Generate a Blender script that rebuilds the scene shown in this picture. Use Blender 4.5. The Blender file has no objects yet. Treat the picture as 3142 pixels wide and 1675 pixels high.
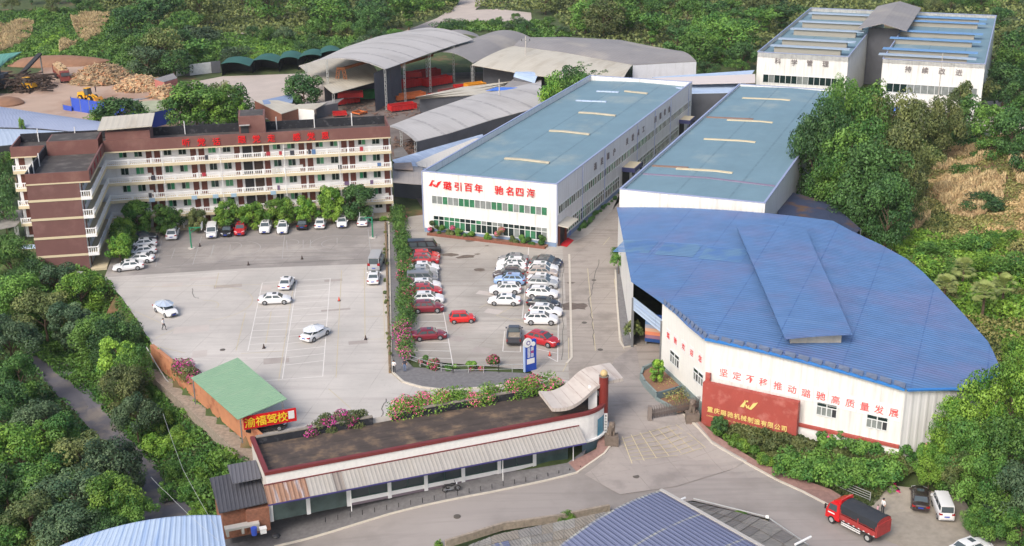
import bpy, bmesh, math, random
import numpy as np
from mathutils import Vector, Matrix
random.seed(7)
SC = bpy.context.scene
COL = SC.collection
PI = math.pi
# ------------------------------------------------------------------ camera
FPX, PITCH, ROLL = 3807.075, 0.347515859, -0.011547253
CX, CY, CAMH = 1571.0, 837.5, 64.0
_r = Vector((1, 0, 0)); _f = Vector((0, math.cos(PITCH), -math.sin(PITCH))); _u = _r.cross(_f)
CR = _r*math.cos(ROLL)+_u*math.sin(ROLL); CU = _u*math.cos(ROLL)-_r*math.sin(ROLL)
cam = bpy.data.objects.new('camera', bpy.data.cameras.new('camera')); COL.objects.link(cam)
M = Matrix((CR, CU, -_f)).transposed().to_4x4(); M.translation = (0, 0, CAMH)
cam.matrix_world = M
cam.data.sensor_width = 36; cam.data.lens = 36*FPX/3142; cam.data.clip_end = 6000; cam.data.clip_start = 1
SC.camera = cam
# ------------------------------------------------------------------ sky, sun, exposure
w = bpy.data.worlds.new('World'); SC.world = w; w.use_nodes = True
nt = w.node_tree; nt.nodes.clear()
sky = nt.nodes.new('ShaderNodeTexSky'); sky.sky_type = 'NISHITA'; sky.sun_disc = False
SUN_EL, SUN_AZ = math.radians(43), math.radians(212)      # azimuth clockwise from +Y
sky.sun_elevation = SUN_EL; sky.sun_rotation = SUN_AZ; sky.dust_density = 4.0; sky.ozone_density = 1.0
bg = nt.nodes.new('ShaderNodeBackground'); bg.inputs[1].default_value = 0.15
wo = nt.nodes.new('ShaderNodeOutputWorld')
nt.links.new(sky.outputs[0], bg.inputs[0]); nt.links.new(bg.outputs[0], wo.inputs[0])
sl = bpy.data.lights.new('sun', 'SUN'); sl.energy = 1.45; sl.angle = math.radians(24); sl.color = (1, .965, .92)
so = bpy.data.objects.new('sun', sl); COL.objects.link(so)
sd = Vector((math.sin(SUN_AZ)*math.cos(SUN_EL), math.cos(SUN_AZ)*math.cos(SUN_EL), math.sin(SUN_EL)))
so.rotation_euler = sd.to_track_quat('Z', 'Y').to_euler()
SC.view_settings.view_transform = 'Standard'; SC.view_settings.look = 'None'
SC.view_settings.gamma = 1; SC.view_settings.exposure = 0.45
SC.cycles.max_bounces = 5; SC.cycles.diffuse_bounces = 3; SC.cycles.transparent_max_bounces = 4
# ------------------------------------------------------------------ measuring helpers: photo position -> place in the world
K = 3142/2576.0
def ray(u, v): return CR*(u*K-CX)-CU*(v*K-CY)+_f*FPX
def at(u, v, z=0.0):
    d = ray(u, v); t = (z-CAMH)/d.z
    return Vector((d.x*t, d.y*t, z))
class Frame:
    def __init__(s, o, az):
        s.o = Vector((o[0], o[1])); s.az = az
        s.e = Vector((math.cos(az), -math.sin(az))); s.n = Vector((-s.e.y, s.e.x))
    def p(s, a, d, z): q = s.o+s.e*a+s.n*d; return Vector((q.x, q.y, z))
    def loc(s, P): q = Vector((P[0], P[1]))-s.o; return q.dot(s.e), q.dot(s.n)
    def on_d(s, u, v, dep=0.0):      # photo position on the vertical plane d = dep -> (a, z)
        r = ray(u, v); o = s.o+s.n*dep; t = o.dot(s.n)/(r.x*s.n.x+r.y*s.n.y)
        q = Vector((r.x*t, r.y*t)); return (q-o).dot(s.e), CAMH+r.z*t
    def on_a(s, u, v, a=0.0):
        r = ray(u, v); o = s.o+s.e*a; t = o.dot(s.e)/(r.x*s.e.x+r.y*s.e.y)
        q = Vector((r.x*t, r.y*t)); return (q-o).dot(s.n), CAMH+r.z*t
# ------------------------------------------------------------------ ground height
PLAT = [(-26.8,121.0),(-30.6,126.9),(-46.5,148.2),(-53.4,161.6),(-61.7,176),(-75,184),(-95,196),(-130,215),(-400,300),
        (-2500,900),(-2500,4000),(2500,4000),(2500,300),(120,104),(70,112),(47.5,117.5),(42,117.2),(21.6,128.3),(20.8,131.5),(12.5,128.6),(9.3,125.9)]
EDGE = [1,1,1,1,1,1,2,2,2,0,0,0,0,3,3,3,3,3,4,4,3]   # profile per edge
PROF = {0:(0,0,1), 1:(2.6,3.6,9), 2:(0,4,25), 3:(0.0,2.2,7), 4:(0.0,2.2,11)}
_PA = np.array(PLAT, float); _PB = np.roll(_PA, -1, 0)
def hgrid(X, Y):
    X = np.asarray(X, float); Y = np.asarray(Y, float)
    ins = np.zeros(X.shape, bool); wsum = np.zeros(X.shape); z = np.zeros(X.shape)
    for (ax, ay), (bx, by), e in zip(_PA, _PB, EDGE):
        c = ((ay > Y) != (by > Y)) & (X < (bx-ax)*(Y-ay)/(by-ay+1e-12)+ax); ins ^= c
        dx, dy = bx-ax, by-ay; t = np.clip(((X-ax)*dx+(Y-ay)*dy)/(dx*dx+dy*dy), 0, 1)
        d = np.hypot(X-ax-t*dx, Y-ay-t*dy); a, b, L = PROF[e]
        zz = -(a*np.clip(d/.4, 0, 1)+b*np.clip(d/L, 0, 1)); wt = 1/(d**4+.01); wsum += wt; z += wt*zz
    z = np.where(ins, 0, z/wsum)
    sm = lambda t: np.clip(t, 0, 1)**2*(3-2*np.clip(t, 0, 1))
    z += 6*sm((X-52-np.clip((Y-180)*.35, 0, 60))/45)*sm((Y-128)/40)*sm((275-Y)/40)
    z += 14*sm((Y-440)/300)+1.0*sm((Y-330)/60)*np.sin(X*.021+1)*np.sin(Y*.017)
    return z
def h(x, y): return float(hgrid(np.array([x]), np.array([y]))[0])
def gnd(u, v):
    z = 0.0
    for _ in range(14):
        p = at(u, v, z); z = .5*z+.5*h(p.x, p.y)
    p = at(u, v, z); p.z = h(p.x, p.y); return p
# ------------------------------------------------------------------ materials
MATS = {}
def srgb(r, g, b):
    f = lambda c: (c/255/12.92) if c <= 10 else ((c/255+.055)/1.055)**2.4
    return (f(r), f(g), f(b))
def mat(name, col, rough=.7, metal=0, var=0.0, vs=1.0, col2=None, mask=(.45, .6), ms=.3, ribs=None, bump=0, bs=8, tone=None, coat=0, uvline=None, streak=None, det=6, slab=None, track=None):
    """col base; var lightness noise; col2 stains by a second noise; ribs=(axis,pitch,depth) corrugation by UV metres;
       uvline=(axis,pitch,width,colour) lap seams; streak=(colour,amount) vertical run-off stains"""
    if name in MATS: return MATS[name]
    m = bpy.data.materials.new(name); m.use_nodes = True; n = m.node_tree.nodes; L = m.node_tree.links
    b = n['Principled BSDF']; b.inputs['Roughness'].default_value = rough; b.inputs['Metallic'].default_value = metal
    if coat: b.inputs['Coat Weight'].default_value = coat; b.inputs['Coat Roughness'].default_value = .08
    geo = n.new('ShaderNodeNewGeometry'); pos = geo.outputs['Position']
    rgb = n.new('ShaderNodeRGB'); rgb.outputs[0].default_value = (*col, 1); c = rgb.outputs[0]
    def noise(s, vec=pos, d=det, r=.6):
        t = n.new('ShaderNodeTexNoise'); t.inputs['Scale'].default_value = s; t.inputs['Detail'].default_value = d; t.inputs['Roughness'].default_value = r
        L.new(vec, t.inputs['Vector']); return t.outputs['Fac']
    def mixc(f, a, bb, typ='MIX'):
        x = n.new('ShaderNodeMix'); x.data_type = 'RGBA'; x.blend_type = typ
        for s, val in ((x.inputs[0], f), (x.inputs[6], a), (x.inputs[7], bb)):
            if hasattr(val, 'links'): L.new(val, s)
            elif isinstance(val, (int, float)): s.default_value = val
            else: s.default_value = (*val, 1)
        return x.outputs[2]
    def maprange(v, a, bb, c0=0., c1=1.):
        x = n.new('ShaderNodeMapRange'); L.new(v, x.inputs[0])
        for i, q in enumerate((a, bb, c0, c1)): x.inputs[i+1].default_value = q
        return x.outputs[0]
    def math_(op, a, bb=None):
        x = n.new('ShaderNodeMath'); x.operation = op
        for i, q in enumerate((a, bb)):
            if q is None: continue
            if hasattr(q, 'links'): L.new(q, x.inputs[i])
            else: x.inputs[i].default_value = q
        return x.outputs[0]
    if col2 is not None:
        c = mixc(maprange(noise(ms), mask[0], mask[1]), c, col2)
    if tone:                                            # leaf to leaf variation stored per leaf
        at_ = n.new('ShaderNodeAttribute'); at_.attribute_name = 'tone'
        oi = n.new('ShaderNodeObjectInfo')
        c = mixc(maprange(at_.outputs['Fac'], .15, .95), c, tone)
        ov = maprange(oi.outputs['Random'], 0, 1, .72, 1.25)
        c = mixc(1., c, ov, 'MULTIPLY')
    if var:
        f = maprange(noise(vs), .25, .75, 1-var, 1+var); c = mixc(1., c, f, 'MULTIPLY')
    if ribs or uvline or streak:
        uvn = n.new('ShaderNodeUVMap'); sep = n.new('ShaderNodeSeparateXYZ'); L.new(uvn.outputs[0], sep.inputs[0])
    if streak:
        mp = n.new('ShaderNodeMapping'); mp.inputs['Scale'].default_value = streak[2]; L.new(uvn.outputs[0], mp.inputs[0])
        f = maprange(noise(1.0, mp.outputs[0], 4, .55), .5, .72, 0, streak[1]); c = mixc(f, c, streak[0])
    if slab:                                            # joints between cast slabs
        sz, az_, lc = slab; mp = n.new('ShaderNodeMapping'); mp.inputs['Rotation'].default_value = (0, 0, az_); L.new(pos, mp.inputs[0]); sx = n.new('ShaderNodeSeparateXYZ'); L.new(mp.outputs[0], sx.inputs[0])
        ff = None
        for k_, pz in ((0, sz), (1, sz*1.25)):
            t = math_('FRACT', math_('DIVIDE', sx.outputs[k_], pz)); l_ = math_('LESS_THAN', t, .07/pz); ff = l_ if ff is None else math_('MAXIMUM', ff, l_)
        c = mixc(math_('MULTIPLY', ff, maprange(noise(.35), .4, .65, .1, .75)), c, lc)
        vor = n.new('ShaderNodeTexVoronoi'); vor.inputs['Scale'].default_value = .12; L.new(mp.outputs[0], vor.inputs[0])   # repaired patches
        c = mixc(maprange(vor.outputs['Color'], .0, 1., .0, .16), c, (.2,.19,.18)) if False else c
        c = mixc(maprange(noise(1.9), .60, .72, 0, .35), c, tuple(q*.6 for q in col))
    if track:                                           # long faint tyre marks
        az_, tc, amt = track; mp = n.new('ShaderNodeMapping'); mp.inputs['Rotation'].default_value = (0, 0, az_); mp.inputs['Scale'].default_value = (.05, 1.1, 1); mp.vector_type = 'TEXTURE' if False else 'POINT'; L.new(pos, mp.inputs[0])
        c = mixc(maprange(noise(1.0, mp.outputs[0], 5, .6), .5, .68, 0, amt), c, tc)
    hgt = None
    if ribs:
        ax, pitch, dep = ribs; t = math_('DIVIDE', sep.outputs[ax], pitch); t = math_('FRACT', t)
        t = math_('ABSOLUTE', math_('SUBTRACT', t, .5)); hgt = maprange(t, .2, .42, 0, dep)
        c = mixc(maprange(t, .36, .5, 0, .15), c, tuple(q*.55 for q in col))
    if uvline:
        ax, pitch, wd, lc = uvline; t = math_('FRACT', math_('DIVIDE', sep.outputs[ax], pitch))
        f = math_('LESS_THAN', t, wd/pitch)
        nz = maprange(noise(1.2), .35, .6, .1, .8); c = mixc(math_('MULTIPLY', f, nz), c, lc)
    L.new(c, b.inputs['Base Color'])
    if ribs or bump:
        bn = n.new('ShaderNodeBump'); bn.inputs['Distance'].default_value = 1.0 if ribs else bump
        if ribs: L.new(hgt, bn.inputs['Height']); bn.inputs['Strength'].default_value = .8
        else: L.new(noise(bs), bn.inputs['Height']); bn.inputs['Strength'].default_value = .6
        L.new(bn.outputs[0], b.inputs['Normal'])
    m.diffuse_color = (*col, 1); MATS[name] = m; return m
S = srgb
white = mat('white_paint', (.78,.775,.76), .6, var=.06, vs=.8)
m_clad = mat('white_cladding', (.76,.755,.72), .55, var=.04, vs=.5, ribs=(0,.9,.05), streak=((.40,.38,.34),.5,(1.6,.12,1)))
m_clad2 = mat('white_cladding_side_shaded', (.70,.69,.69), .55, var=.04, vs=.5, ribs=(0,.9,.05), streak=((.42,.40,.38),.4,(1.2,.1,1)))  # same cladding for side walls, their shade put into the greyer base colour
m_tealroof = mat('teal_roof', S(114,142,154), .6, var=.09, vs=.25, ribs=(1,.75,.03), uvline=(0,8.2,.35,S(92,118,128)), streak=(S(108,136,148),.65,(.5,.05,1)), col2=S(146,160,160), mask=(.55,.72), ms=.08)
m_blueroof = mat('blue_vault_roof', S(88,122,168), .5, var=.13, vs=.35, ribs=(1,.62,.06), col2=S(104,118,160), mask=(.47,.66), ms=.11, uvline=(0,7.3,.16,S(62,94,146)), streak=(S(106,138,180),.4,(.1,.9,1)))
m_bluetrim = mat('blue_trim', S(52,128,200), .5)
m_paletrim = mat('grey_blue_trim', S(150,160,190), .5)
m_lightblue = mat('light_blue_roof', S(176,194,216), .5, var=.05, vs=.6, ribs=(1,.5,.05), streak=(S(126,158,205),.8,(.05,1.3,1)), uvline=(0,6.5,.2,S(140,160,190)))
m_violet = mat('violet_blue_roof', S(106,112,138), .55, var=.06, vs=.6, ribs=(1,.5,.09), uvline=(0,5.5,.25,S(165,165,150)))
m_grayroof = mat('grey_metal_roof', S(182,178,174), .6, var=.08, vs=.12, ribs=(0,1.0,.03), uvline=(0,7.5,.9,S(140,136,134)), streak=(S(140,134,128),.6,(.15,.05,1)))
m_grayroof2 = mat('weathered_grey_roof', S(140,136,134), .7, var=.12, vs=.15, ribs=(0,1.0,.03), streak=(S(182,172,156),.7,(.06,.05,1)))
m_beigeroof = mat('beige_roof', S(186,180,166), .7, var=.08, vs=.2, ribs=(0,1.0,.03), streak=(S(150,138,118),.6,(.3,.08,1)))
m_darkroof = mat('leaf_strewn_dark_roof', S(58,68,94), .7, var=.15, vs=.7, ribs=(1,.7,.05), col2=S(104,80,64), mask=(.52,.64), ms=.2)
m_greenroof = mat('pale_green_roof', S(136,170,136), .6, var=.05, vs=.6, ribs=(1,.45,.06), streak=(S(160,180,150),.4,(.3,1,1)))
m_greencanvas = mat('green_canvas', S(44,92,84), .8, var=.15, vs=.4)
m_fibro = mat('fibre_cement_sheet', S(138,134,128), .9, var=.2, vs=.9, ribs=(1,.3,.04), bump=.02)
m_fibro2 = mat('fibre_cement_sheet_dark', S(116,112,108), .9, var=.2, vs=.9, ribs=(1,.3,.04))
m_bitumen = mat('dark_roof_deck', S(80,70,64), .9, var=.3, vs=.5, col2=S(118,98,78), mask=(.48,.68), ms=.5, streak=(S(40,36,34),.6,(.2,1.6,1)))
m_darkdeck = mat('dark_roof_felt', S(74,70,68), .9, var=.2, vs=.5, col2=S(95,90,86), mask=(.5,.65), ms=.5)
m_blackwall = mat('black_stained_wall', S(38,40,46), .9, var=.35, vs=1.2, col2=S(72,72,76), mask=(.56,.66), ms=1.4)
m_brown = mat('brown_tile_wall', S(112,78,74), .65, var=.07, vs=.7, ribs=None, col2=S(124,90,86), mask=(.5,.7), ms=.35)
m_brownpara = mat('brown_parapet', S(114,76,70), .65, var=.08, vs=.7, col2=S(130,94,86), mask=(.5,.7), ms=.3)
m_beige = mat('beige_band', S(206,192,160), .7, var=.05, vs=.8)
m_red = mat('red_letter', S(222,24,30), .45)
m_gold = mat('gold_letter', S(228,204,124), .5)
m_greyletter = mat('grey_letter', S(120,112,112), .6)
m_redpanel = mat('red_stone_panel', S(160,72,62), .7, var=.1, vs=.8, col2=S(178,104,94), mask=(.52,.66), ms=.7)
m_maroon = mat('maroon_coping', S(116,48,48), .55, var=.1, vs=1.5)
m_teal = mat('slate_teal_paint', S(88,108,116), .6, var=.08, vs=1.2)
m_greyplinth = mat('grey_green_render', S(128,142,140), .8, var=.08, vs=.8)
m_brickw = mat('white_painted_brick', S(226,224,220), .8, var=.08, vs=3, bump=.03, bs=14)
m_concrete = mat('concrete_yard', S(178,173,166), .88, var=.10, vs=.09, col2=S(196,190,182), mask=(.42,.62), ms=.06, bump=.01, bs=3, det=9, slab=(5.2,.18,S(140,132,126)), track=(.9,S(160,150,146),.35))
m_court = mat('grey_court_concrete', S(144,138,133), .9, var=.12, vs=.16, col2=S(170,163,156), mask=(.48,.66), ms=.12, det=9, slab=(5.2,.18,S(108,104,100)), track=(.2,S(120,116,112),.5))
m_yard2 = mat('car_park_concrete', S(158,152,143), .88, var=.13, vs=.1, col2=S(180,173,164), mask=(.4,.62), ms=.08, det=9, slab=(5.,.385,S(122,116,108)), track=(.385,S(138,130,122),.55))
m_driveway = mat('driveway_concrete', S(160,151,142), .88, var=.1, vs=.12, col2=S(136,128,120), mask=(.5,.68), ms=.2, det=9, slab=(5.,.385,S(116,110,102)), track=(-1.2,S(124,116,108),.6))
m_road = mat('road_concrete', S(152,145,140), .9, var=.09, vs=.15, col2=S(132,126,121), mask=(.48,.66), ms=.1, det=9, track=(-.36,S(124,118,114),.35))
m_apron = mat('apron_concrete', S(156,148,142), .9, var=.08, vs=.2, col2=S(138,131,126), mask=(.5,.66), ms=.25, det=9, slab=(4.5,-.36,S(118,112,106)), track=(1.0,S(128,122,118),.5))
m_asphalt = mat('lane_asphalt', S(96,94,100), .9, var=.12, vs=.4, col2=S(124,116,110), mask=(.5,.66), ms=.3)
m_flag = mat('grey_paving', S(116,114,114), .9, var=.25, vs=2.2, bump=.02, bs=6)
m_redpave = mat('red_paving', S(142,112,104), .9, var=.22, vs=2.6)
m_kerb = mat('kerb_stone', S(196,188,174), .85, var=.1, vs=1.5)
m_linew = mat('white_road_paint', S(216,212,206), .8, var=.1, vs=1.2)
m_liney = mat('yellow_road_paint', S(188,176,146), .8, var=.1, vs=1.2)
m_orange = mat('orange_render_wall', S(186,128,92), .85, var=.14, vs=.7, col2=S(150,92,66), mask=(.52,.66), ms=.5)
m_stone = mat('rubble_stone_base', S(150,138,124), .95, var=.35, vs=2.5, bump=.06, bs=4)
m_brick = mat('brown_brick', S(128,82,66), .9, var=.25, vs=3.5)
m_soil = mat('soil_and_weeds', S(70,84,44), .95, var=.35, vs=.6, col2=S(120,92,66), mask=(.56,.66), ms=.09, bump=.1, bs=2)
m_dirt = mat('bare_dirt', S(168,144,126), .95, var=.12, vs=.2, col2=S(146,110,88), mask=(.45,.65), ms=.07)
m_reddirt = mat('red_earth', S(138,104,82), .95, var=.2, vs=.5)
m_path = mat('pale_track', S(182,170,160), .95, var=.1, vs=.2)
m_glass = mat('dark_glass', (.045,.06,.066), .12)
m_glassgreen = mat('green_curtained_glass', S(58,116,84), .2, var=.4, vs=1.2)
m_glassgrey = mat('grey_curtained_glass', S(128,134,132), .25, var=.3, vs=1.0)
m_glassteal = mat('teal_blind_glass', S(92,160,185), .2)
m_dglass = mat('dark_green_glass', S(28,46,44), .15, var=.3, vs=1)
m_black = mat('black_plastic', (.02,.02,.022), .5)
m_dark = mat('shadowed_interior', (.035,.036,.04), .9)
m_darkwall = mat('dark_grey_metal_wall', S(86,88,94), .8, var=.2, vs=.3)
m_steel = mat('grey_steel', S(130,132,134), .5, metal=.4)
m_galv = mat('galvanised_rail', S(186,188,186), .45, metal=.3)
m_green = mat('green_steel', S(40,130,96), .5)
m_doorbrown = mat('brown_door', S(106,60,50), .6, var=.1, vs=2)
m_rustred = mat('red_truck_body', S(186,34,34), .55, var=.15, vs=.6)
m_rustorange = mat('orange_truck_body', S(208,112,60), .6, var=.15, vs=.6)
m_crane = mat('orange_crane_steel', S(176,108,64), .6, var=.15, vs=1)
m_wood = mat('pale_debarked_wood', S(192,166,130), .9, var=.3, vs=1.5, tone=S(150,120,88))
m_bluefence = mat('blue_hoarding', S(56,86,190), .55, var=.1, vs=.5)
m_yellow = mat('loader_yellow', S(222,164,32), .5)
m_tyre = mat('tyre_rubber', (.022,.022,.024), .85)
m_rim = mat('alloy_rim', S(160,162,166), .35, metal=.6)
m_light = mat('headlight_glass', (.75,.78,.8), .1)
m_tail = mat('tail_light', S(150,16,20), .2)
m_plate = mat('blue_number_plate', S(40,70,170), .4)
m_bark = mat('bark', S(96,80,64), .9, var=.3, vs=3)
m_skin = mat('skin', S(196,146,118), .6)
def leafmat(name, a, b): return mat(name, a, .65, tone=b, var=.18, vs=.35)
LM = dict(dark=leafmat('leaf_dark', S(34,72,34), S(80,118,54)), mid=leafmat('leaf_mid', S(48,94,34), S(106,144,56)),
          bright=leafmat('leaf_bright', S(62,110,30), S(130,164,56)), olive=leafmat('leaf_olive', S(66,86,42), S(122,130,72)),
          blue=leafmat('leaf_bluegreen', S(44,72,46), S(90,112,74)), dry=leafmat('leaf_dry', S(128,110,74), S(190,164,116)),
          corn=leafmat('leaf_corn', S(160,130,96), S(214,194,148)), pink=leafmat('bougainvillea_pink', S(206,60,120), S(226,120,150)),
          magenta=leafmat('bougainvillea_magenta', S(190,30,130), S(222,80,170)), grass=leafmat('leaf_grass', S(86,106,48), S(164,158,94)))
# ------------------------------------------------------------------ object helpers
def tag(o, label=None, cat=None, group=None, kind=None):
    if label: o['label'] = label
    if cat: o['category'] = cat
    if group: o['group'] = group
    if kind: o['kind'] = kind
    return o
def thing(name, label, cat, loc=(0,0,0), group=None, rz=0):
    o = bpy.data.objects.new(name, None); COL.objects.link(o); o.empty_display_size = .5
    o.location = loc; o.rotation_euler = (0, 0, rz); return tag(o, label, cat, group)
def root_of(p):
    while p.parent: p = p.parent
    return p
class MB:
    def __init__(s): s.v = []; s.f = []; s.uv = []; s.mi = []
    def face(s, pts, uv=None, mi=0):
        i = len(s.v); s.v += [tuple(p) for p in pts]; s.f.append(tuple(range(i, i+len(pts)))); s.mi.append(mi)
        if uv is None:
            p0 = Vector(pts[0]); ex = Vector(pts[1])-p0
            if ex.length < 1e-6: ex = Vector(pts[2])-p0
            nn = (Vector(pts[1])-p0).cross(Vector(pts[-1])-p0)
            ex.normalize(); ey = nn.cross(ex); ey = ey.normalized() if ey.length > 1e-9 else Vector((0,0,1))
            uv = [((Vector(p)-p0).dot(ex), (Vector(p)-p0).dot(ey)) for p in pts]
        s.uv += list(uv); return s
    def hexa(s, P, mi=0):          # P: 4 bottom ccw, 4 top
        b, t = P[:4], P[4:]
        s.face([b[3],b[2],b[1],b[0]], mi=mi); s.face(t, mi=mi)
        for i in range(4):
            j = (i+1) % 4; s.face([b[i],b[j],t[j],t[i]], mi=mi)
        return s
    def box(s, x0, x1, y0, y1, z0, z1, mi=0):
        return s.hexa([(x0,y0,z0),(x1,y0,z0),(x1,y1,z0),(x0,y1,z0),(x0,y0,z1),(x1,y0,z1),(x1,y1,z1),(x0,y1,z1)], mi)
    def fbox(s, F, a0, a1, d0, d1, z0, z1, mi=0):
        return s.hexa([F.p(a0,d0,z0),F.p(a1,d0,z0),F.p(a1,d1,z0),F.p(a0,d1,z0),F.p(a0,d0,z1),F.p(a1,d0,z1),F.p(a1,d1,z1),F.p(a0,d1,z1)], mi)
    def bar(s, p, q, w=.1, hh=None, mi=0):
        p = Vector(p); q = Vector(q); d = (q-p).normalized(); hh = hh or w
        up = Vector((0,0,1)) if abs(d.z) < .9 else Vector((1,0,0))
        x = d.cross(up).normalized()*w/2; y = x.cross(d).normalized()*hh/2
        return s.hexa([p-x-y,p+x-y,p+x+y,p-x+y,q-x-y,q+x-y,q+x+y,q-x+y], mi)
    def tube(s, p, q, r0, r1=None, n=8, cap=True, mi=0):
        p = Vector(p); q = Vector(q); r1 = r0 if r1 is None else r1; d = (q-p).normalized()
        up = Vector((0,0,1)) if abs(d.z) < .9 else Vector((1,0,0)); x = d.cross(up).normalized(); y = x.cross(d)
        A = [p+(x*math.cos(2*PI*i/n)+y*math.sin(2*PI*i/n))*r0 for i in range(n)]
        B = [q+(x*math.cos(2*PI*i/n)+y*math.sin(2*PI*i/n))*r1 for i in range(n)]
        for i in range(n): j = (i+1) % n; s.face([A[j],A[i],B[i],B[j]], mi=mi)
        if cap: s.face(A, mi=mi); s.face(B[::-1], mi=mi)
        return s
    def prism(s, pts, z0, z1, mi=0):
        n = len(pts)
        s.face([(p[0],p[1],z1) for p in pts], mi=mi)
        for i in range(n):
            p, q = pts[i], pts[(i+1) % n]; s.face([(p[0],p[1],z0),(q[0],q[1],z0),(q[0],q[1],z1),(p[0],p[1],z1)], mi=mi)
        return s
    def loft(s, rows, uvscale=True, mi=0, thick=0):
        """rows: list of polylines with the same number of points. UV x along the row, y across rows (metres)"""
        R = [[Vector(p) for p in r] for r in rows]; n = len(R[0])
        us = []
        for r in R:
            a = [0]
            for i in range(1, n): a.append(a[-1]+(r[i]-r[i-1]).length)
            us.append(a)
        vs = [0]
        for j in range(1, len(R)): vs.append(vs[-1]+(R[j][n//2]-R[j-1][n//2]).length)
        for j in range(len(R)-1):
            for i in range(n-1):
                s.face([R[j][i],R[j][i+1],R[j+1][i+1],R[j+1][i]], [(us[j][i],vs[j]),(us[j][i+1],vs[j]),(us[j+1][i+1],vs[j+1]),(us[j+1][i],vs[j+1])], mi)
        if thick:
            dz = Vector((0,0,thick))
            for j in range(len(R)-1):
                for i in range(n-1): s.face([R[j+1][i]-dz,R[j+1][i+1]-dz,R[j][i+1]-dz,R[j][i]-dz], mi=mi)
            for r in (R[0], R[-1]):
                for i in range(n-1): s.face([r[i]-dz,r[i+1]-dz,r[i+1],r[i]], mi=mi)
            for i in (0, n-1):
                for j in range(len(R)-1): s.face([R[j][i]-dz,R[j+1][i]-dz,R[j+1][i],R[j][i]], mi=mi)
        return s
    def sphere(s, c, r, nu=10, nv=6, mi=0, sz=1):
        c = Vector(c); P = lambda i, j: c+Vector((r*math.sin(PI*j/nv)*math.cos(2*PI*i/nu), r*math.sin(PI*j/nv)*math.sin(2*PI*i/nu), r*sz*math.cos(PI*j/nv)))
        for j in range(nv):
            for i in range(nu):
                q = [P(i,j),P(i,j+1),P(i+1,j+1),P(i+1,j)]
                if j == 0: q = q[:1]+q[1:3]
                if j == nv-1: q = [q[0],q[1],q[3]]
                s.face(q, mi=mi)
        return s
    def build(s, name, m, parent=None, smooth=False, weld=False):
        me = bpy.data.meshes.new(name); off = Vector((0,0,0))
        if parent is not None:
            q = parent
            while q: off += Vector(q.location); q = q.parent
        V = [(a-off.x, b-off.y, c-off.z) for a, b, c in s.v]
        me.from_pydata(V, [], s.f)
        ul = me.uv_layers.new(name='UVMap'); ul.data.foreach_set('uv', np.array(s.uv, np.float32).ravel())
        for mm in (m if isinstance(m, (list, tuple)) else [m]): me.materials.append(mm)
        if any(s.mi): me.polygons.foreach_set('material_index', s.mi)
        if smooth or weld:
            bm = bmesh.new(); bm.from_mesh(me); bmesh.ops.remove_doubles(bm, verts=bm.verts, dist=.002)
            if smooth:
                for f in bm.faces: f.smooth = True
                for e in bm.edges:
                    if len(e.link_faces) == 2 and e.calc_face_angle(0) > .7: e.smooth = False
            bm.to_mesh(me); bm.free()
        o = bpy.data.objects.new(name, me); COL.objects.link(o)
        if parent is not None: o.parent = parent
        return o
def copy_tree(o, parent=None):
    c = o.copy(); COL.objects.link(c); c.parent = parent
    for ch in o.children: copy_tree(ch, c)
    return c
def struct(name, mb, m, parent=None, **k):
    o = mb.build(name, m, parent, **k)
    if parent is None: o['kind'] = 'structure'
    return o
_glyph = {}
def glyph(ch, depth=.05):
    if (ch, depth) not in _glyph:
        c = bpy.data.curves.new('g', 'FONT'); c.body = ch; c.size = 1; c.extrude = depth; c.resolution_u = 2; c.offset = .008
        o = bpy.data.objects.new('g', c); COL.objects.link(o); bpy.context.view_layer.update()
        me = bpy.data.meshes.new_from_object(o.evaluated_get(bpy.context.evaluated_depsgraph_get()))
        bpy.data.objects.remove(o); bpy.data.curves.remove(c)
        n = len(me.vertices); co = np.zeros(n*3); me.vertices.foreach_get('co', co); co = co.reshape(-1, 3)
        if n: mid = (co.min(0)+co.max(0))/2; co -= mid; me.vertices.foreach_set('co', co.ravel())
        _glyph[(ch, depth)] = me
    return _glyph[(ch, depth)]
def put_glyph(ch, pos, xdir, size, m, parent, up=(0,0,1), depth=.05, name='character', squash=1.0):
    x = Vector(xdir).normalized(); u = Vector(up).normalized(); n = x.cross(u)
    me = glyph(ch, depth); key = (ch, depth, m.name)
    if key not in _glyph:
        _glyph[key] = me.copy(); _glyph[key].materials.clear(); _glyph[key].materials.append(m)
    o = bpy.data.objects.new(name, _glyph[key]); COL.objects.link(o)
    if parent is not None: o.parent = parent
    off = Vector((0,0,0)); q = parent
    while q: off += Vector(q.location); q = q.parent
    R = Matrix((x*size*squash, u*size, n*size)).transposed().to_4x4(); R.translation = Vector(pos)-off
    o.matrix_local = R; return o
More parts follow.
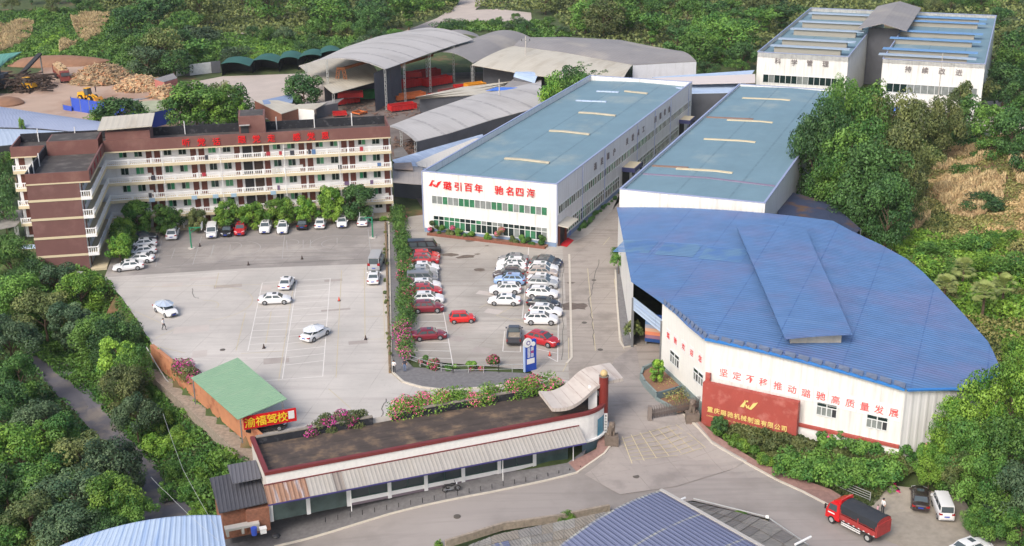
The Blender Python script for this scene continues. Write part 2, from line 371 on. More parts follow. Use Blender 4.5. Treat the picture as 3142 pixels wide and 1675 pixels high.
def drape(name, polyD, m, off=0.0, world=False, step=2.5, parent=None, flat=None, zg=0.0):
    """paved area outlined in photo positions, laid on the ground surface"""
    pts = [Vector((p[0], p[1], 0)) for p in polyD] if world else [(at(*p, flat) if flat is not None else gnd(*p)) for p in polyD]
    bm = bmesh.new(); vs = [bm.verts.new((p.x, p.y, 0)) for p in pts]; bm.faces.new(vs)
    bmesh.ops.triangulate(bm, faces=bm.faces[:])
    if flat is None:
        xs = [p.x for p in pts]; ys = [p.y for p in pts]
        for ax, lo, hi in ((0, min(xs), max(xs)), (1, min(ys), max(ys))):
            t = math.floor(lo/step)*step
            while t < hi:
                co = (t,0,0) if ax == 0 else (0,t,0); no = (1,0,0) if ax == 0 else (0,1,0)
                bmesh.ops.bisect_plane(bm, geom=bm.verts[:]+bm.edges[:]+bm.faces[:], plane_co=co, plane_no=no, dist=1e-4); t += step
        H = hgrid([v.co.x for v in bm.verts], [v.co.y for v in bm.verts])
        for v, z in zip(bm.verts, H): v.co.z = z+off
    else:
        for v in bm.verts: v.co.z = flat+off
    bmesh.ops.recalc_face_normals(bm, faces=bm.faces[:])
    for f in bm.faces:
        if f.normal.z < 0: f.normal_flip()
    me = bpy.data.meshes.new(name); uvl = bm.loops.layers.uv.new('UVMap')
    for f in bm.faces:
        for l in f.loops: l[uvl].uv = (l.vert.co.x, l.vert.co.y)
    bm.to_mesh(me); bm.free(); me.materials.append(m)
    o = bpy.data.objects.new(name, me); COL.objects.link(o)
    if parent is not None: o.parent = parent
    else: o['kind'] = 'structure'
    return o
def strip(mb, pts, wd, off=.0, hh=0, use_h=True):
    """a painted line or kerb following ground points"""
    P = [Vector(p) for p in pts]; Q = []
    for i in range(len(P)-1):
        n = max(1, int((P[i+1]-P[i]).length/2.5)) if use_h else 1
        for k in range(n): Q.append(P[i].lerp(P[i+1], k/n))
    Q.append(P[-1])
    if use_h:
        H = hgrid([q.x for q in Q], [q.y for q in Q])
        for q, z in zip(Q, H): q.z = z
    side = []
    for i in range(len(Q)):
        d = (Q[min(i+1, len(Q)-1)]-Q[max(i-1, 0)]); d.z = 0; d.normalize(); side.append(Vector((-d.y, d.x, 0))*wd/2)
    for i in range(len(Q)-1):
        a, b, sa, sb = Q[i], Q[i+1], side[i], side[i+1]; z = Vector((0,0,off+hh)); z0 = Vector((0,0,-.15))
        mb.face([a-sa+z, b-sb+z, b+sb+z, a+sa+z])
        if hh: mb.face([a-sa+z0, b-sb+z0, b-sb+z, a-sa+z]); mb.face([b+sb+z0, a+sa+z0, a+sa+z, b+sb+z])
    return mb
# ------------------------------------------------------------------ foliage
def cards_mesh(name, P, N, size, tone, seed=0, aspect=.62, upright=False):
    """one small leaf-shaped face per point P with normal N"""
    rs = np.random.RandomState(seed); n = len(P)
    N = N/np.linalg.norm(N, axis=1, keepdims=True)
    T = np.cross(N, rs.normal(size=(n, 3)))
    if upright: N[:, 2] *= .2; N /= np.linalg.norm(N, axis=1, keepdims=True); T = np.array([0, 0, 1.])+rs.normal(size=(n, 3))*.25; T -= N*np.sum(T*N, axis=1, keepdims=True)
    T /= np.linalg.norm(T, axis=1, keepdims=True)+1e-9; B = np.cross(N, T)
    s = (size*(.6+.8*rs.rand(n)))[:, None] if np.isscalar(size) else (size*(.6+.8*rs.rand(n)))[:, None]
    V = np.stack([P-T*s*.5, P-B*s*.5*aspect+N*s*.06, P+T*s*.5, P+B*s*.5*aspect+N*s*.06], 1).reshape(-1, 3)
    me = bpy.data.meshes.new(name); me.vertices.add(4*n); me.vertices.foreach_set('co', V.ravel())
    me.loops.add(4*n); me.loops.foreach_set('vertex_index', np.arange(4*n, dtype=np.int32))
    me.polygons.add(n); me.polygons.foreach_set('loop_start', np.arange(0, 4*n, 4, dtype=np.int32))
    me.polygons.foreach_set('loop_total', np.full(n, 4, np.int32))
    me.update(calc_edges=True)
    a = me.attributes.new('tone', 'FLOAT', 'FACE'); a.data.foreach_set('value', np.asarray(tone, np.float32))
    return me
def crown_pts(clumps, n, seed, fill=.35):
    rs = np.random.RandomState(seed); C = np.array([c for c, r in clumps], float); R = np.array([r for c, r in clumps], float)
    k = rs.choice(len(C), n, p=R**2/np.sum(R**2)); d = rs.normal(size=(n, 3)); d[:, 2] += .25; d /= np.linalg.norm(d, axis=1, keepdims=True)
    rr = np.where(rs.rand(n) < fill, rs.rand(n)**.5, .88+.2*rs.rand(n))
    P = C[k]+d*(R[k]*rr)[:, None]*np.array([1, 1, .85])
    N = d+rs.normal(size=(n, 3))*.55+np.array([0, 0, .35])
    ct = rs.rand(len(C)); tone = np.clip(ct[k]*.72+rs.rand(n)*.36, 0, 1)
    return P, N, tone
def make_clumps(kind, seed):
    rs = random.Random(seed); cl = []
    if kind == 'round':      # unit: height 1, radius .5
        for i in range(46):
            a = rs.random()*2*PI; z = rs.uniform(.16, .88); R = .38*math.sin(PI*min(1, max(.16, (z-.04)/.94)))**.55
            q = R*rs.uniform(.5, 1.12); cl.append(((q*math.cos(a), q*math.sin(a), z), rs.uniform(.07, .16)))
    elif kind == 'spread':
        for i in range(34):
            a = rs.random()*2*PI; q = rs.random()**.6*.5; z = .42+.42*(1-(q/.55)**2)*rs.uniform(.5, 1)+rs.uniform(-.06, .06)
            cl.append(((q*math.cos(a), q*math.sin(a), z), rs.uniform(.08, .16)))
    elif kind == 'tall':
        for i in range(26):
            a = rs.random()*2*PI; z = rs.uniform(.12, .93); R = .27*(1-abs(z-.5)*1.2)
            cl.append(((R*math.cos(a), R*math.sin(a), z), rs.uniform(.07, .14)))
    elif kind == 'bush':
        for i in range(18):
            a = rs.random()*2*PI; q = rs.random()**.5*.46; z = rs.uniform(.15, .75)*(1-(q/.7)**2)
            cl.append(((q*math.cos(a), q*math.sin(a), z), rs.uniform(.12, .24)))
    elif kind == 'feather':    # bamboo-like plumes bending outwards
        for i in range(16):
            a = rs.random()*2*PI; t = rs.uniform(.25, .55)
            for j in range(5):
                f = j/4; q = t*f**1.6*.9; z = .15+.8*f-.28*f**3*t*2; cl.append(((q*math.cos(a), q*math.sin(a), z), .05+.05*(1-abs(f-.6))))
    return cl
CROWNS = {}
def crown_mesh(kind, var, n, leaf, col):
    key = (kind, var, n, leaf, col)
    if key not in CROWNS:
        cl = make_clumps(kind, var*31+len(kind)); P, N, t = crown_pts(cl, n, var)
        P[:, 2] = np.maximum(P[:, 2], .02); me = cards_mesh('crown', P, N, leaf, t, var); me.materials.append(LM[col]); CROWNS[key] = me
    return CROWNS[key]
TRUNKS = {}
def trunk_mesh(kind, var):
    key = (kind, var)
    if key not in TRUNKS:
        rs = random.Random(var*7+3); mb = MB(); top = .55 if kind != 'tall' else .7
        b = Vector((0,0,-.06)); r = .028
        for k in range(4):
            t = Vector((rs.uniform(-.02,.02), rs.uniform(-.02,.02), top*(k+1)/4)); mb.tube(b, t, r, r*.82, 7, cap=False); b = t; r *= .82
        for i in range(7):
            a = i*2.4+rs.random(); z = top*rs.uniform(.45, .95); p = Vector((0,0,z)); q = p+Vector((math.cos(a)*.26, math.sin(a)*.26, rs.uniform(.12,.28)))
            mb.tube(p, q, .014, .005, 5, cap=False)
        o = mb.build('trunk', m_bark); TRUNKS[key] = o.data; bpy.data.objects.remove(o)
    return TRUNKS[key]
def plant_tree(base, H, W, kind, col, label, cat='tree', group=None, name=None, var=None, n=2600, leaf=None, trunk=True):
    var = random.randint(0, 2) if var is None else var
    t = thing(name or 'broadleaf_tree', label, cat, base, group, random.random()*6.28)
    leaf = leaf or (.052 if n > 2000 else .075)
    me = crown_mesh(kind, var, n, leaf, col)
    c = bpy.data.objects.new('crown' if trunk else 'foliage', me); COL.objects.link(c); c.parent = t; c.scale = (W, W, H)
    if trunk:
        k = bpy.data.objects.new('trunk', trunk_mesh(kind, var)); COL.objects.link(k); k.parent = t; k.scale = (W*.8, W*.8, H)
    return t
def proj(p):
    q = Vector(p)-Vector((0,0,CAMH)); d = q.dot(_f); return (CX+FPX*q.dot(CR)/d)/K, (CY-FPX*q.dot(CU)/d)/K
def scale_at(p):   # photo px (D units) per metre at p
    return FPX/K/((Vector(p)-Vector((0,0,CAMH))).dot(_f))
def tree_px(u, vt, vb, wpx, kind, col, label, group=None, **kw):
    b = gnd(u, vb); s = scale_at(b); dep = math.atan2(CAMH-b.z, b.y)
    W = wpx/s; H = 2.0
    for _ in range(12): H += (proj(b+Vector((0,0,H)))[1]-vt)/s
    H = max(.6, H*.98)
    return plant_tree(b, H, W*1.0, kind, col, label, group=group, **kw)
def ground_cover(name, polys, n, hgt, size, col, seed=1, world=False, up=.4, clump=1.2, aspect=.62, upright=False):
    """countless low plants over an area: one object"""
    rs = np.random.RandomState(seed); PP = []
    for poly in polys:
        pts = np.array([[p[0], p[1]] if world else list(gnd(*p))[:2] for p in poly]); lo = pts.min(0); hi = pts.max(0)
        area = .5*abs(np.dot(pts[:,0], np.roll(pts[:,1],1))-np.dot(pts[:,1], np.roll(pts[:,0],1))); want = n if len(polys) == 1 else int(n*area/1.0)
        PP.append((pts, lo, hi, area))
    tot = sum(q[3] for q in PP); out = []
    for pts, lo, hi, area in PP:
        k = int(n*area/tot); m = int(k*2.2*np.prod(hi-lo)/max(area, 1)/2)+50
        X = lo[0]+rs.rand(m)*(hi[0]-lo[0]); Y = lo[1]+rs.rand(m)*(hi[1]-lo[1]); ins = np.zeros(m, bool)
        for i in range(len(pts)):
            a, b = pts[i], pts[(i+1) % len(pts)]
            c = ((a[1] > Y) != (b[1] > Y)) & (X < (b[0]-a[0])*(Y-a[1])/(b[1]-a[1]+1e-12)+a[0]); ins ^= c
        out.append(np.stack([X[ins], Y[ins]], 1))
    Q = np.concatenate(out); X, Y = Q[:, 0], Q[:, 1]
    f = np.zeros(len(X)); r2 = np.random.RandomState(seed+9)
    for k in range(7):
        a = r2.rand()*6.28; w_ = (.35+r2.rand()*1.6)/clump; f += np.sin(X*w_*math.cos(a)+Y*w_*math.sin(a)+r2.rand()*6)
    f = np.clip(f/7*1.6+.5, 0, 1)
    Z = hgrid(X, Y)+hgt*f*(.35+.65*rs.rand(len(X)))+.03
    gx = rs.normal(size=(len(X), 3))*.8+np.array([0, 0, up])
    g = np.clip(.5*rs.rand(len(X))+.5*f+.1*rs.normal(size=len(X)), 0, 1)
    me = cards_mesh(name, np.stack([X, Y, Z], 1), gx, size, g, seed, aspect, upright); me.materials.append(LM[col])
    o = bpy.data.objects.new(name, me); COL.objects.link(o); return o
# ================================================================== THE SETTING
# ground sheet
def axis(lo, hi, stp, far):
    a = list(np.arange(lo, hi+.1, stp)); q = []
    t = stp
    x = hi
    while x < far: t *= 1.5; x += t; q.append(x)
    p = []; x = lo; t = stp
    while x > -far: t *= 1.5; x -= t; p.append(x)
    return np.array(p[::-1]+a+q)
gx = axis(-150, 150, 2.0, 3500); gy = axis(80, 560, 2.0, 4500)
X, Y = np.meshgrid(gx, gy); Z = hgrid(X, Y)-.2-.4*((X > 4) & (X < 62) & (Y > 96) & (Y < 136))
nx, ny = len(gx), len(gy)
me = bpy.data.meshes.new('ground'); me.vertices.add(nx*ny); me.vertices.foreach_set('co', np.stack([X, Y, Z], -1).ravel())
I = (np.arange(ny-1)[:, None]*nx+np.arange(nx-1)[None]).ravel(); quads = np.stack([I, I+1, I+1+nx, I+nx], 1).astype(np.int32)
me.loops.add(quads.size); me.loops.foreach_set('vertex_index', quads.ravel()); me.polygons.add(len(quads))
me.polygons.foreach_set('loop_start', np.arange(0, quads.size, 4, dtype=np.int32)); me.polygons.foreach_set('loop_total', np.full(len(quads), 4, np.int32))
me.update(calc_edges=True); me.materials.append(m_soil)
o = bpy.data.objects.new('ground', me); COL.objects.link(o); o['kind'] = 'structure'
# paved surfaces (outlines in photo positions, each 4-20 mm above the one below)
lot = drape('yard', [(262,703),(270,692),(960,560),(975,560),(985,940),(1010,962),(1125,983),(1370,958),(1420,905),(1490,880),(1540,905),(1432,962),(1400,985),(1000,1060),(640,1102),(615,1070),(500,975),(394,884),(342,800),(304,745)], m_concrete, .004, flat=0.0)
court = drape('court', [(262,700),(300,600),(420,560),(978,556),(973,662),(620,675),(270,697)], m_court, .012)
carpark = drape('car_park', [(1030,545),(1560,470),(1562,560),(1560,690),(1600,870),(1540,905),(1432,958),(1350,945),(1330,930),(1020,905),(1010,700),(1005,560)], m_yard2, .016)
alley = drape('factory_lane', [(1415,625),(1480,590),(1540,530),(1720,290),(1745,235),(1800,235),(1700,330),(1562,480),(1562,560),(1565,640),(1580,760),(1600,870),(1545,905),(1530,950),(1432,960),(1425,800),(1420,700)], m_driveway, .024, step=1.25)
gate_apron = drape('gate_apron', step=1.25, off=.075, m=m_apron, polyD=[(1430,962),(1532,950),(1545,905),(1600,870),(1612,945),(1665,1010),(1740,1050),(1790,1108),(1880,1160),(1700,1225),(1560,1245),(1470,1195),(1530,1150),(1547,1108),(1530,1085),(1505,1040),(1420,985)])
road = drape('road', [(690,1376),(984,1293),(1240,1238),(1451,1190),(1547,1108),(1600,1120),(1740,1060),(1790,1115),(1900,1178),(2020,1238),(2110,1285),(2330,1376),(2600,1450),(2600,1480),(2023,1400),(1928,1304),(1743,1259),(1533,1283),(1265,1331),(1080,1385),(900,1440),(690,1440)], m_road, .008, step=1.25)
bayf = drape('bay_floor', [(1600,868),(1608,840),(1640,830),(1690,880),(1672,925),(1640,925),(1612,946)], m_driveway, .03)
walk = drape('shop_pavement', [(560,1385),(560,1330),(680,1310),(1427,1165),(1475,1130),(1451,1188),(1240,1236),(984,1291),(690,1376)], m_flag, .05)
corner = drape('red_paving', [(1430,1165),(1500,1130),(1508,1088),(1530,1085),(1545,1105),(1520,1140),(1451,1188)], m_redpave, .055)
verge = drape('red_brick_walk', [(1716,1062),(1760,1060),(1800,1095),(1900,1158),(2000,1200),(2090,1232),(2190,1290),(2130,1290),(2020,1238),(1900,1178),(1790,1115)], m_redpave, .055)
gravel = drape('gravel_bay', [(2190,1262),(2240,1222),(2300,1228),(2420,1250),(2480,1330),(2640,1420),(2330,1400),(2080,1300),(2108,1283)], mat('gravel', S(150,142,130), .95, var=.2, vs=1.2), .03)
lane = drape('village_lane', [(60,870),(120,878),(170,915),(240,1000),(310,1080),(395,1170),(450,1235),(505,1300),(560,1330),(560,1400),(400,1400),(350,1300),(330,1200),(210,1060),(140,990),(80,925)], m_asphalt, .03)
path = drape('garden_path', [(976,560),(992,560),(1020,905),(1040,925),(1330,940),(1372,957),(1230,974),(1125,982),(1060,974),(1015,961),(988,937),(984,900)], m_flag, .06)
timber_yard = drape('timber_yard', [(0,235),(30,235),(110,170),(200,160),(300,165),(440,235),(470,240),(600,330),(200,320),(130,290),(0,290)], mat('timber_yard_ground', S(176,152,134), .95, var=.12, vs=.12, col2=S(150,118,98), mask=(.5,.66), ms=.05), .01)
bare = drape('bare_yard', [(440,215),(560,192),(900,180),(960,200),(860,250),(700,300),(600,300),(470,245)], m_path, .02)
shed_floor = drape('scrap_yard_floor', [(700,300),(860,240),(960,190),(1350,175),(1900,210),(1480,350),(1060,520),(985,400),(980,320)], mat('oily_concrete', S(112,102,96), .95, var=.3, vs=.3), .014)
track = drape('dirt_track', [(1200,-30),(1225,0),(1195,25),(1110,60),(1060,85),(955,110),(1000,85),(1100,45),(1150,12),(1165,-30)], m_path, .02)
clearing = drape('bare_clearing', [(1195,25),(1250,22),(1336,32),(1338,55),(1250,58),(1110,60)], m_path, .022)
clear2 = drape('bare_strip', [(495,88),(600,80),(650,92),(560,100),(505,97)], m_path, .02)
clear3 = drape('far_bare_plot', [(885,140),(960,122),(1010,130),(905,165)], m_path, .02)
back_lot = drape('back_yard', [(2180,270),(2576,250),(2620,330),(2300,350),(2150,330)], m_path, .02)
earth = drape('bare_earth_slope', [(2290,430),(2576,380),(2640,520),(2480,560),(2300,480)], m_reddirt, .02)
earth2 = None if True else drape('bare_earth_bank', [(330,870),(392,885),(430,940),(600,1110),(560,1180),(500,1260),(430,1240),(400,1100),(420,1000)], m_reddirt, .02)
# kerbs
kb = MB()
for pl in ([(690,1376),(984,1293),(1240,1238),(1451,1190),(1520,1142),(1547,1108),(1532,1086)],):
    strip(kb, [gnd(*p) for p in pl], .22, .05, .08)
for pl in ([(1716,1040),(1745,1066),(1790,1115),(1900,1178),(2020,1238),(2110,1285)], [(1600,870),(1570,875),(1560,860),(1552,760),(1548,680)]):
    strip(kb, [gnd(*p) for p in pl], .25, .03, .1)
strip(kb, [gnd(*p) for p in [(978,560),(984,900),(988,938),(1015,962),(1060,975),(1125,983),(1230,975),(1370,958)]], .25, .03, .14)
strip(kb, [gnd(*p) for p in [(1432,640),(1435,760),(1438,900),(1425,915)]], .3, .02, .06)
struct('kerb', kb, m_kerb)
# painted lines (children of the yard)
def lines(name, m, segs, wd, off, zflat=0.0, dash=None):
    mb = MB()
    for a, b in segs:
        p, q = at(*a, zflat), at(*b, zflat)
        if dash:
            L_ = (q-p).length; k = 0
            while k < L_: strip(mb, [p.lerp(q, k/L_), p.lerp(q, min(1, (k+dash)/L_))], wd, off, use_h=False); k += dash*1.9
        else: strip(mb, [p, q], wd, off, use_h=False)
    o = mb.build(name, m); o['kind'] = 'structure'; return o
Zd = lambda x, y: ((300+x*.3788)/K, (780+y*.3788)/K)
Z1 = lambda x, y: ((1150+x*.4006)/K, (700+y*.4006)/K)
Z3 = lambda x, y: ((650+x*.3787)/K, (340+y*.3787)/K)
Z2 = lambda x, y: ((x*.42245)/K, (320+y*.42245)/K)
seg = [(Zd(1333,232),Zd(1883,195)), (Zd(1883,195),Zd(1822,990)), (Zd(1612,215),Zd(1495,1010)), (Zd(1333,232),Zd(1215,785)), (Zd(1300,1028),Zd(1822,990)), (Zd(390,190),Zd(1130,140))]
for i in range(13):
    t = i/13; L0 = Zd(1608-118*t, 262+(960-262)*t**1.12); R0 = Zd(1878-56*t, 245+(920-245)*t**1.12); seg.append((L0, R0))
for i in range(1, 12):
    t = i/12; seg.append((Zd(1315-110*t, 275+(900-275)*t**1.1), Zd(1600-112*t, 258+(890-258)*t**1.1)))
lines('painted_bay_line', m_linew, seg, .11, .014)
lines('painted_yellow_line', m_liney, [(Zd(1975,130),Zd(1930,1000)), (Zd(2160,110),Zd(2165,690)), (Zd(2310,260),Zd(2325,690)), (Zd(2165,508),Zd(2312,500)), (Zd(2165,690),Zd(2325,685)), (Zd(230,430),Zd(520,560)), (Zd(465,680),Zd(620,610)), (Zd(450,740),Zd(710,800)), (Zd(1195,475),Zd(1120,780)), (Zd(1160,805),Zd(1490,785)), (Zd(1590,225),Zd(1465,1025)), (Zd(1405,465),Zd(1360,720)), (Zd(1870,1090),Zd(2050,1250)), (Zd(980,150),Zd(950,275)), (Zd(300,265),Zd(1330,245)), (Zd(2140,195),Zd(2300,195))], .10, .010)
# court arcs
ca = MB()
def arc(mb, cpx, rad, a0, a1, wd=.1, off=.02, sx=1, az=0.0, z=0.0):
    c = at(*cpx, z); n = 28; P = [c+Vector((rad*sx*math.cos(math.radians(a0+(a1-a0)*i/n)), rad*math.sin(math.radians(a0+(a1-a0)*i/n)), 0)) for i in range(n+1)]
    strip(mb, P, wd, off, use_h=False)
arc(ca, Zd(850,400), 7.0, -70, 95); arc(ca, Zd(850,420), 2.2, -20, 100); struct('court_arc', ca, m_liney)
cb = MB()
arc(cb, Z3(1010,1075), 4.2, 60, 300, off=.028); arc(cb, Z3(1010,1075), 2.4, 90, 270, off=.028); arc(cb, Z3(615,1070), 1.8, -90, 90, off=.028); arc(cb, Z3(180,1120), 4.2, -90, 90, off=.028); arc(cb, Z3(130,1100), 2.2, -90, 90, off=.028)
for a, b in [((605,1050),(612,1130)),((612,1130),(795,1118)),((795,1118),(800,1045)),((740,1045),(740,1120)),((590,1010),(570,1195)),((1265,960),(1290,1175)),((0,1230),(1200,1165)),((150,1085),(145,1135)),((20,1090),(0,1160)),((1015,1030),(1015,1075))]:
    strip(cb, [at(*Z3(*a)), at(*Z3(*b))], .1, .028, use_h=False)
for a, b in [((1175,990),(1130,1180)),((1270,1050),(1245,1120)),((1465,960),(1400,1165)),((1550,1020),(1530,1110)),((1130,1190),(1657,1130)),((1100,1110),(1450,1080))]:
    strip(cb, [at(*Z2(*a)), at(*Z2(*b))], .1, .028, use_h=False)
struct('court_line', cb, mat('worn_court_paint', S(166,163,160), .85))
cc = [((520,610),(600,1060)), ((1175,200),(1130,690)), ((1415,230),(1400,1025)), ((1175,200),(1180,110))]
for y in (665,718,768,820,880,937,993,1050): cc.append(((338,y),(520+ (y-610)*.178,y+ (-4 if y<900 else 6))))
cc += [((995,790),(980,945)), ((1120,800),(1115,950)), ((985,945),(1115,950)), ((1145,555),(1410,560)), ((1190,915),(1400,960)), ((1325,985),(1400,1025))]
lines('painted_stall_line', m_linew, [(Z1(*a), Z1(*b)) for a, b in cc], .11, .030)
lines('painted_diagonal_line', m_liney, [(Z1(*a), Z1(*b)) for a, b in [((930,670),(1060,600)),((930,670),(1410,800)),((800,610),(860,585)),((1060,690),(1180,720)),((1485,840),(1485,1010)),((1485,1010),(1440,1100)),((1750,130),(1800,70)),((1630,310),(1690,940)),((1835,390),(1885,860)),((1885,860),(1910,930))]], .1, .034)
# expansion joints and long cracks
cr = MB()
def crack(mb, pts, wd=.06, off=.036):
    P = [at(*p) for p in pts]; Q = []
    for a, b in zip(P, P[1:]):
        for k in range(6): Q.append(a.lerp(b, k/6)+Vector((random.uniform(-.18,.18), random.uniform(-.1,.1), 0)))
    strip(mb, Q+[P[-1]], wd, off, use_h=False)
crack(cr, [Z1(1720,240), Z1(1680,420), Z1(1640,540), Z1(1665,700), Z1(1680,900)], .09)
crack(cr, [Zd(2330,1170), Zd(2300,1300), Zd(2270,1370)], .09); crack(cr, [Zd(760,280), Zd(790,350), Zd(820,360)], .07)
crack(cr, [Z1(1440,240), Z1(1440,700), Z1(1430,1010)], .07); crack(cr, [Zd(600,20),Zd(900,20)], .05)
crack(cr, [Zd(1080,95),Zd(1300,80),Zd(1700,62),Zd(2150,40)], .1)
struct('pavement_crack', cr, mat('crack', S(92,88,84), .95))
st = MB()
for (x, y, r) in [(695,220,1.1),(570,205,1.0),(800,320,.8),(728,97,.7),(1520,600,1.7),(1500,420,.5),(785,200,.4),(860,135,.3),(910,470,.01)]:
    c = at(*Z1(x, y)); n = 14; st.face([(c.x+r*random.uniform(.6,1.2)*1.4*math.cos(2*PI*i/n), c.y+r*random.uniform(.5,1)*math.sin(2*PI*i/n), .04) for i in range(n)])
struct('oil_stain', st, mat('damp_stain', S(104,92,82), .6, var=.3, vs=2))
rs_p = random.Random(21); pm_ = [mat('patch_pale', S(188,179,171), .9, var=.08, vs=.4), mat('patch_dark', S(164,155,148), .9, var=.12, vs=.5)]
for k_ in range(2):
    pb_ = MB()
    for i in range(11):
        u, v = [(rs_p.uniform(420,920), rs_p.uniform(690,980)), (rs_p.uniform(1110,1400), rs_p.uniform(640,900))][i % 2]; c = at(u, v); L_, W_, az_ = rs_p.uniform(1,5), rs_p.uniform(.7,2.6), (.18 if i % 2 == 0 else -.385); ex, ey = Vector((math.cos(az_),math.sin(az_),0)), Vector((-math.sin(az_),math.cos(az_),0)); z_ = .0065 if i % 2 == 0 else .0195
        pb_.face([tuple(c+ex*a_*L_/2+ey*b_*W_/2+Vector((0,0,z_+k_*.0016+i*.00011))) for a_, b_ in ((-1,-1),(1,-1),(1,1),(-1,1))])
    struct('repair_patch', pb_, pm_[k_])
for u, v in ((1494,705),(1470,812),(1510,880),(700,990),(560,880),(1600,1200),(1150,1300)):
    c = gnd(u, v); o = MB().tube((c.x,c.y,c.z-.02), (c.x,c.y,c.z+.1 if v > 1100 else c.z+.045), .36, n=16).build('manhole_cover', mat('cast_iron', S(92,86,80), .8, var=.2, vs=4)); o['kind'] = 'structure'
# yellow hatched box before the gate
yb = MB(); A0, A1, A2, A3 = (1600,1100), (1770,1100), (1700,1195), (1590,1160)
def lerp2(a, b, t): return (a[0]+(b[0]-a[0])*t, a[1]+(b[1]-a[1])*t)
for i in range(7):
    t = i/6; strip(yb, [gnd(*lerp2((1558,1108),(1588,1160),t)), gnd(*lerp2((1690,1072),(1768,1128),t))], .1, .1)
    strip(yb, [gnd(*lerp2((1565,1100),(1700,1070),t)), gnd(*lerp2((1590,1168),(1775,1128),t))], .1, .105)
struct('yellow_box_marking', yb, m_liney)
print('setting done')
# ================================================================== WORKSHOPS
WS_AZ = 0.385213121
Wf = Frame(at(1708/K, 758/K), WS_AZ)
def hall(name, label, F, a0, a1, d0, d1, H, roofz, m_front, m_side, front_par=True, ridge=.35, par_right=True):
    t = thing(name, label, 'factory hall', F.p((a0+a1)/2, d0, 0))
    mb = MB(); T = .25
    mb.face([F.p(a0,d0,0),F.p(a1,d0,0),F.p(a1,d0,H),F.p(a0,d0,H)], [(0,0),(a1-a0,0),(a1-a0,H),(0,H)])
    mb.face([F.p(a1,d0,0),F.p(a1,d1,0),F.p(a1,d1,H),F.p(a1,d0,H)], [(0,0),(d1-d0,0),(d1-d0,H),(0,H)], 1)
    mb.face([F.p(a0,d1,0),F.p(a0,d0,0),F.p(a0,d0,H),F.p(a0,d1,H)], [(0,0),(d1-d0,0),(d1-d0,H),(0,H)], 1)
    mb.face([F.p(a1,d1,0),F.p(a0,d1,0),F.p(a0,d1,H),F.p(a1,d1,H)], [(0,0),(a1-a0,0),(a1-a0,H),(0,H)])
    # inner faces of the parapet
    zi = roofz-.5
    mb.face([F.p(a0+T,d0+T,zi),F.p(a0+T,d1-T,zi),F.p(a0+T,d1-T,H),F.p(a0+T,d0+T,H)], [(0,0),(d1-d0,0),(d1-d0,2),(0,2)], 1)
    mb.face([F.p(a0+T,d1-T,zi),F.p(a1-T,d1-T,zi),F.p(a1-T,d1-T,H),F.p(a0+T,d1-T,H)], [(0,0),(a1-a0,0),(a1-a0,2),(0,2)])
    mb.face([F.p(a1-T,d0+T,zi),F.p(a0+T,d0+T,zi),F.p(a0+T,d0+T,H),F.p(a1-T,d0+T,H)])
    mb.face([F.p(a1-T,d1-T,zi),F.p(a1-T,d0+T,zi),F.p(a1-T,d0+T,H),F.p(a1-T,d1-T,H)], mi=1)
    mb.build('wall', [m_front, m_side], t)
    am = (a0+a1)/2; rows = [[F.p(a, d, roofz+(ridge*(1-abs(a-am)/((a1-a0)/2)))) for a in np.linspace(a0+T, a1-T, 7)] for d in np.linspace(d0+T, d1-T, 12)]
    MB().loft(rows).build('roof', m_tealroof, t)
    c = MB(); c.fbox(F,a0-.06,a1+.06,d0-.06,d0+T+.03,H,H+.12); c.fbox(F,a1-T-.03,a1+.06,d0+T+.03,d1-T-.03,H,H+.12); c.fbox(F,a0-.06,a0+T+.03,d0+T+.03,d1-T-.03,H,H+.12); c.fbox(F,a0-.06,a1+.06,d1-T-.03,d1+.06,H,H+.12)
    c.build('coping', m_paletrim, t); return t
def roofz_at(F, a, a0, a1, rz, ridge=.35): return rz+ridge*(1-abs(a-(a0+a1)/2)/((a1-a0)/2))
def skylight(t, F, px0, px1, a0, a1, rz, wd=.65, m=None):
    P, Q = at(*px0, rz), at(*px1, rz); (aa, dd), (ab, db) = F.loc(P), F.loc(Q); d = dd
    aa = max(aa, a0+.6); ab = min(ab, a1-.6); mb = MB(); n = 6
    for i in range(n):
        u0, u1 = aa+(ab-aa)*i/n, aa+(ab-aa)*(i+1)/n; z0, z1 = [roofz_at(F, u, a0, a1, rz) for u in (u0, u1)]
        mb.hexa([F.p(u0,d,z0-.1),F.p(u1,d,z1-.1),F.p(u1,d+wd,z1-.1),F.p(u0,d+wd,z0-.1),F.p(u0,d,z0+.14),F.p(u1,d,z1+.14),F.p(u1,d+wd,z1+.14),F.p(u0,d+wd,z0+.14)])
    mb.build('skylight', m or mat('yellowed_skylight', S(192,182,158), .5, var=.15, vs=.8), t)
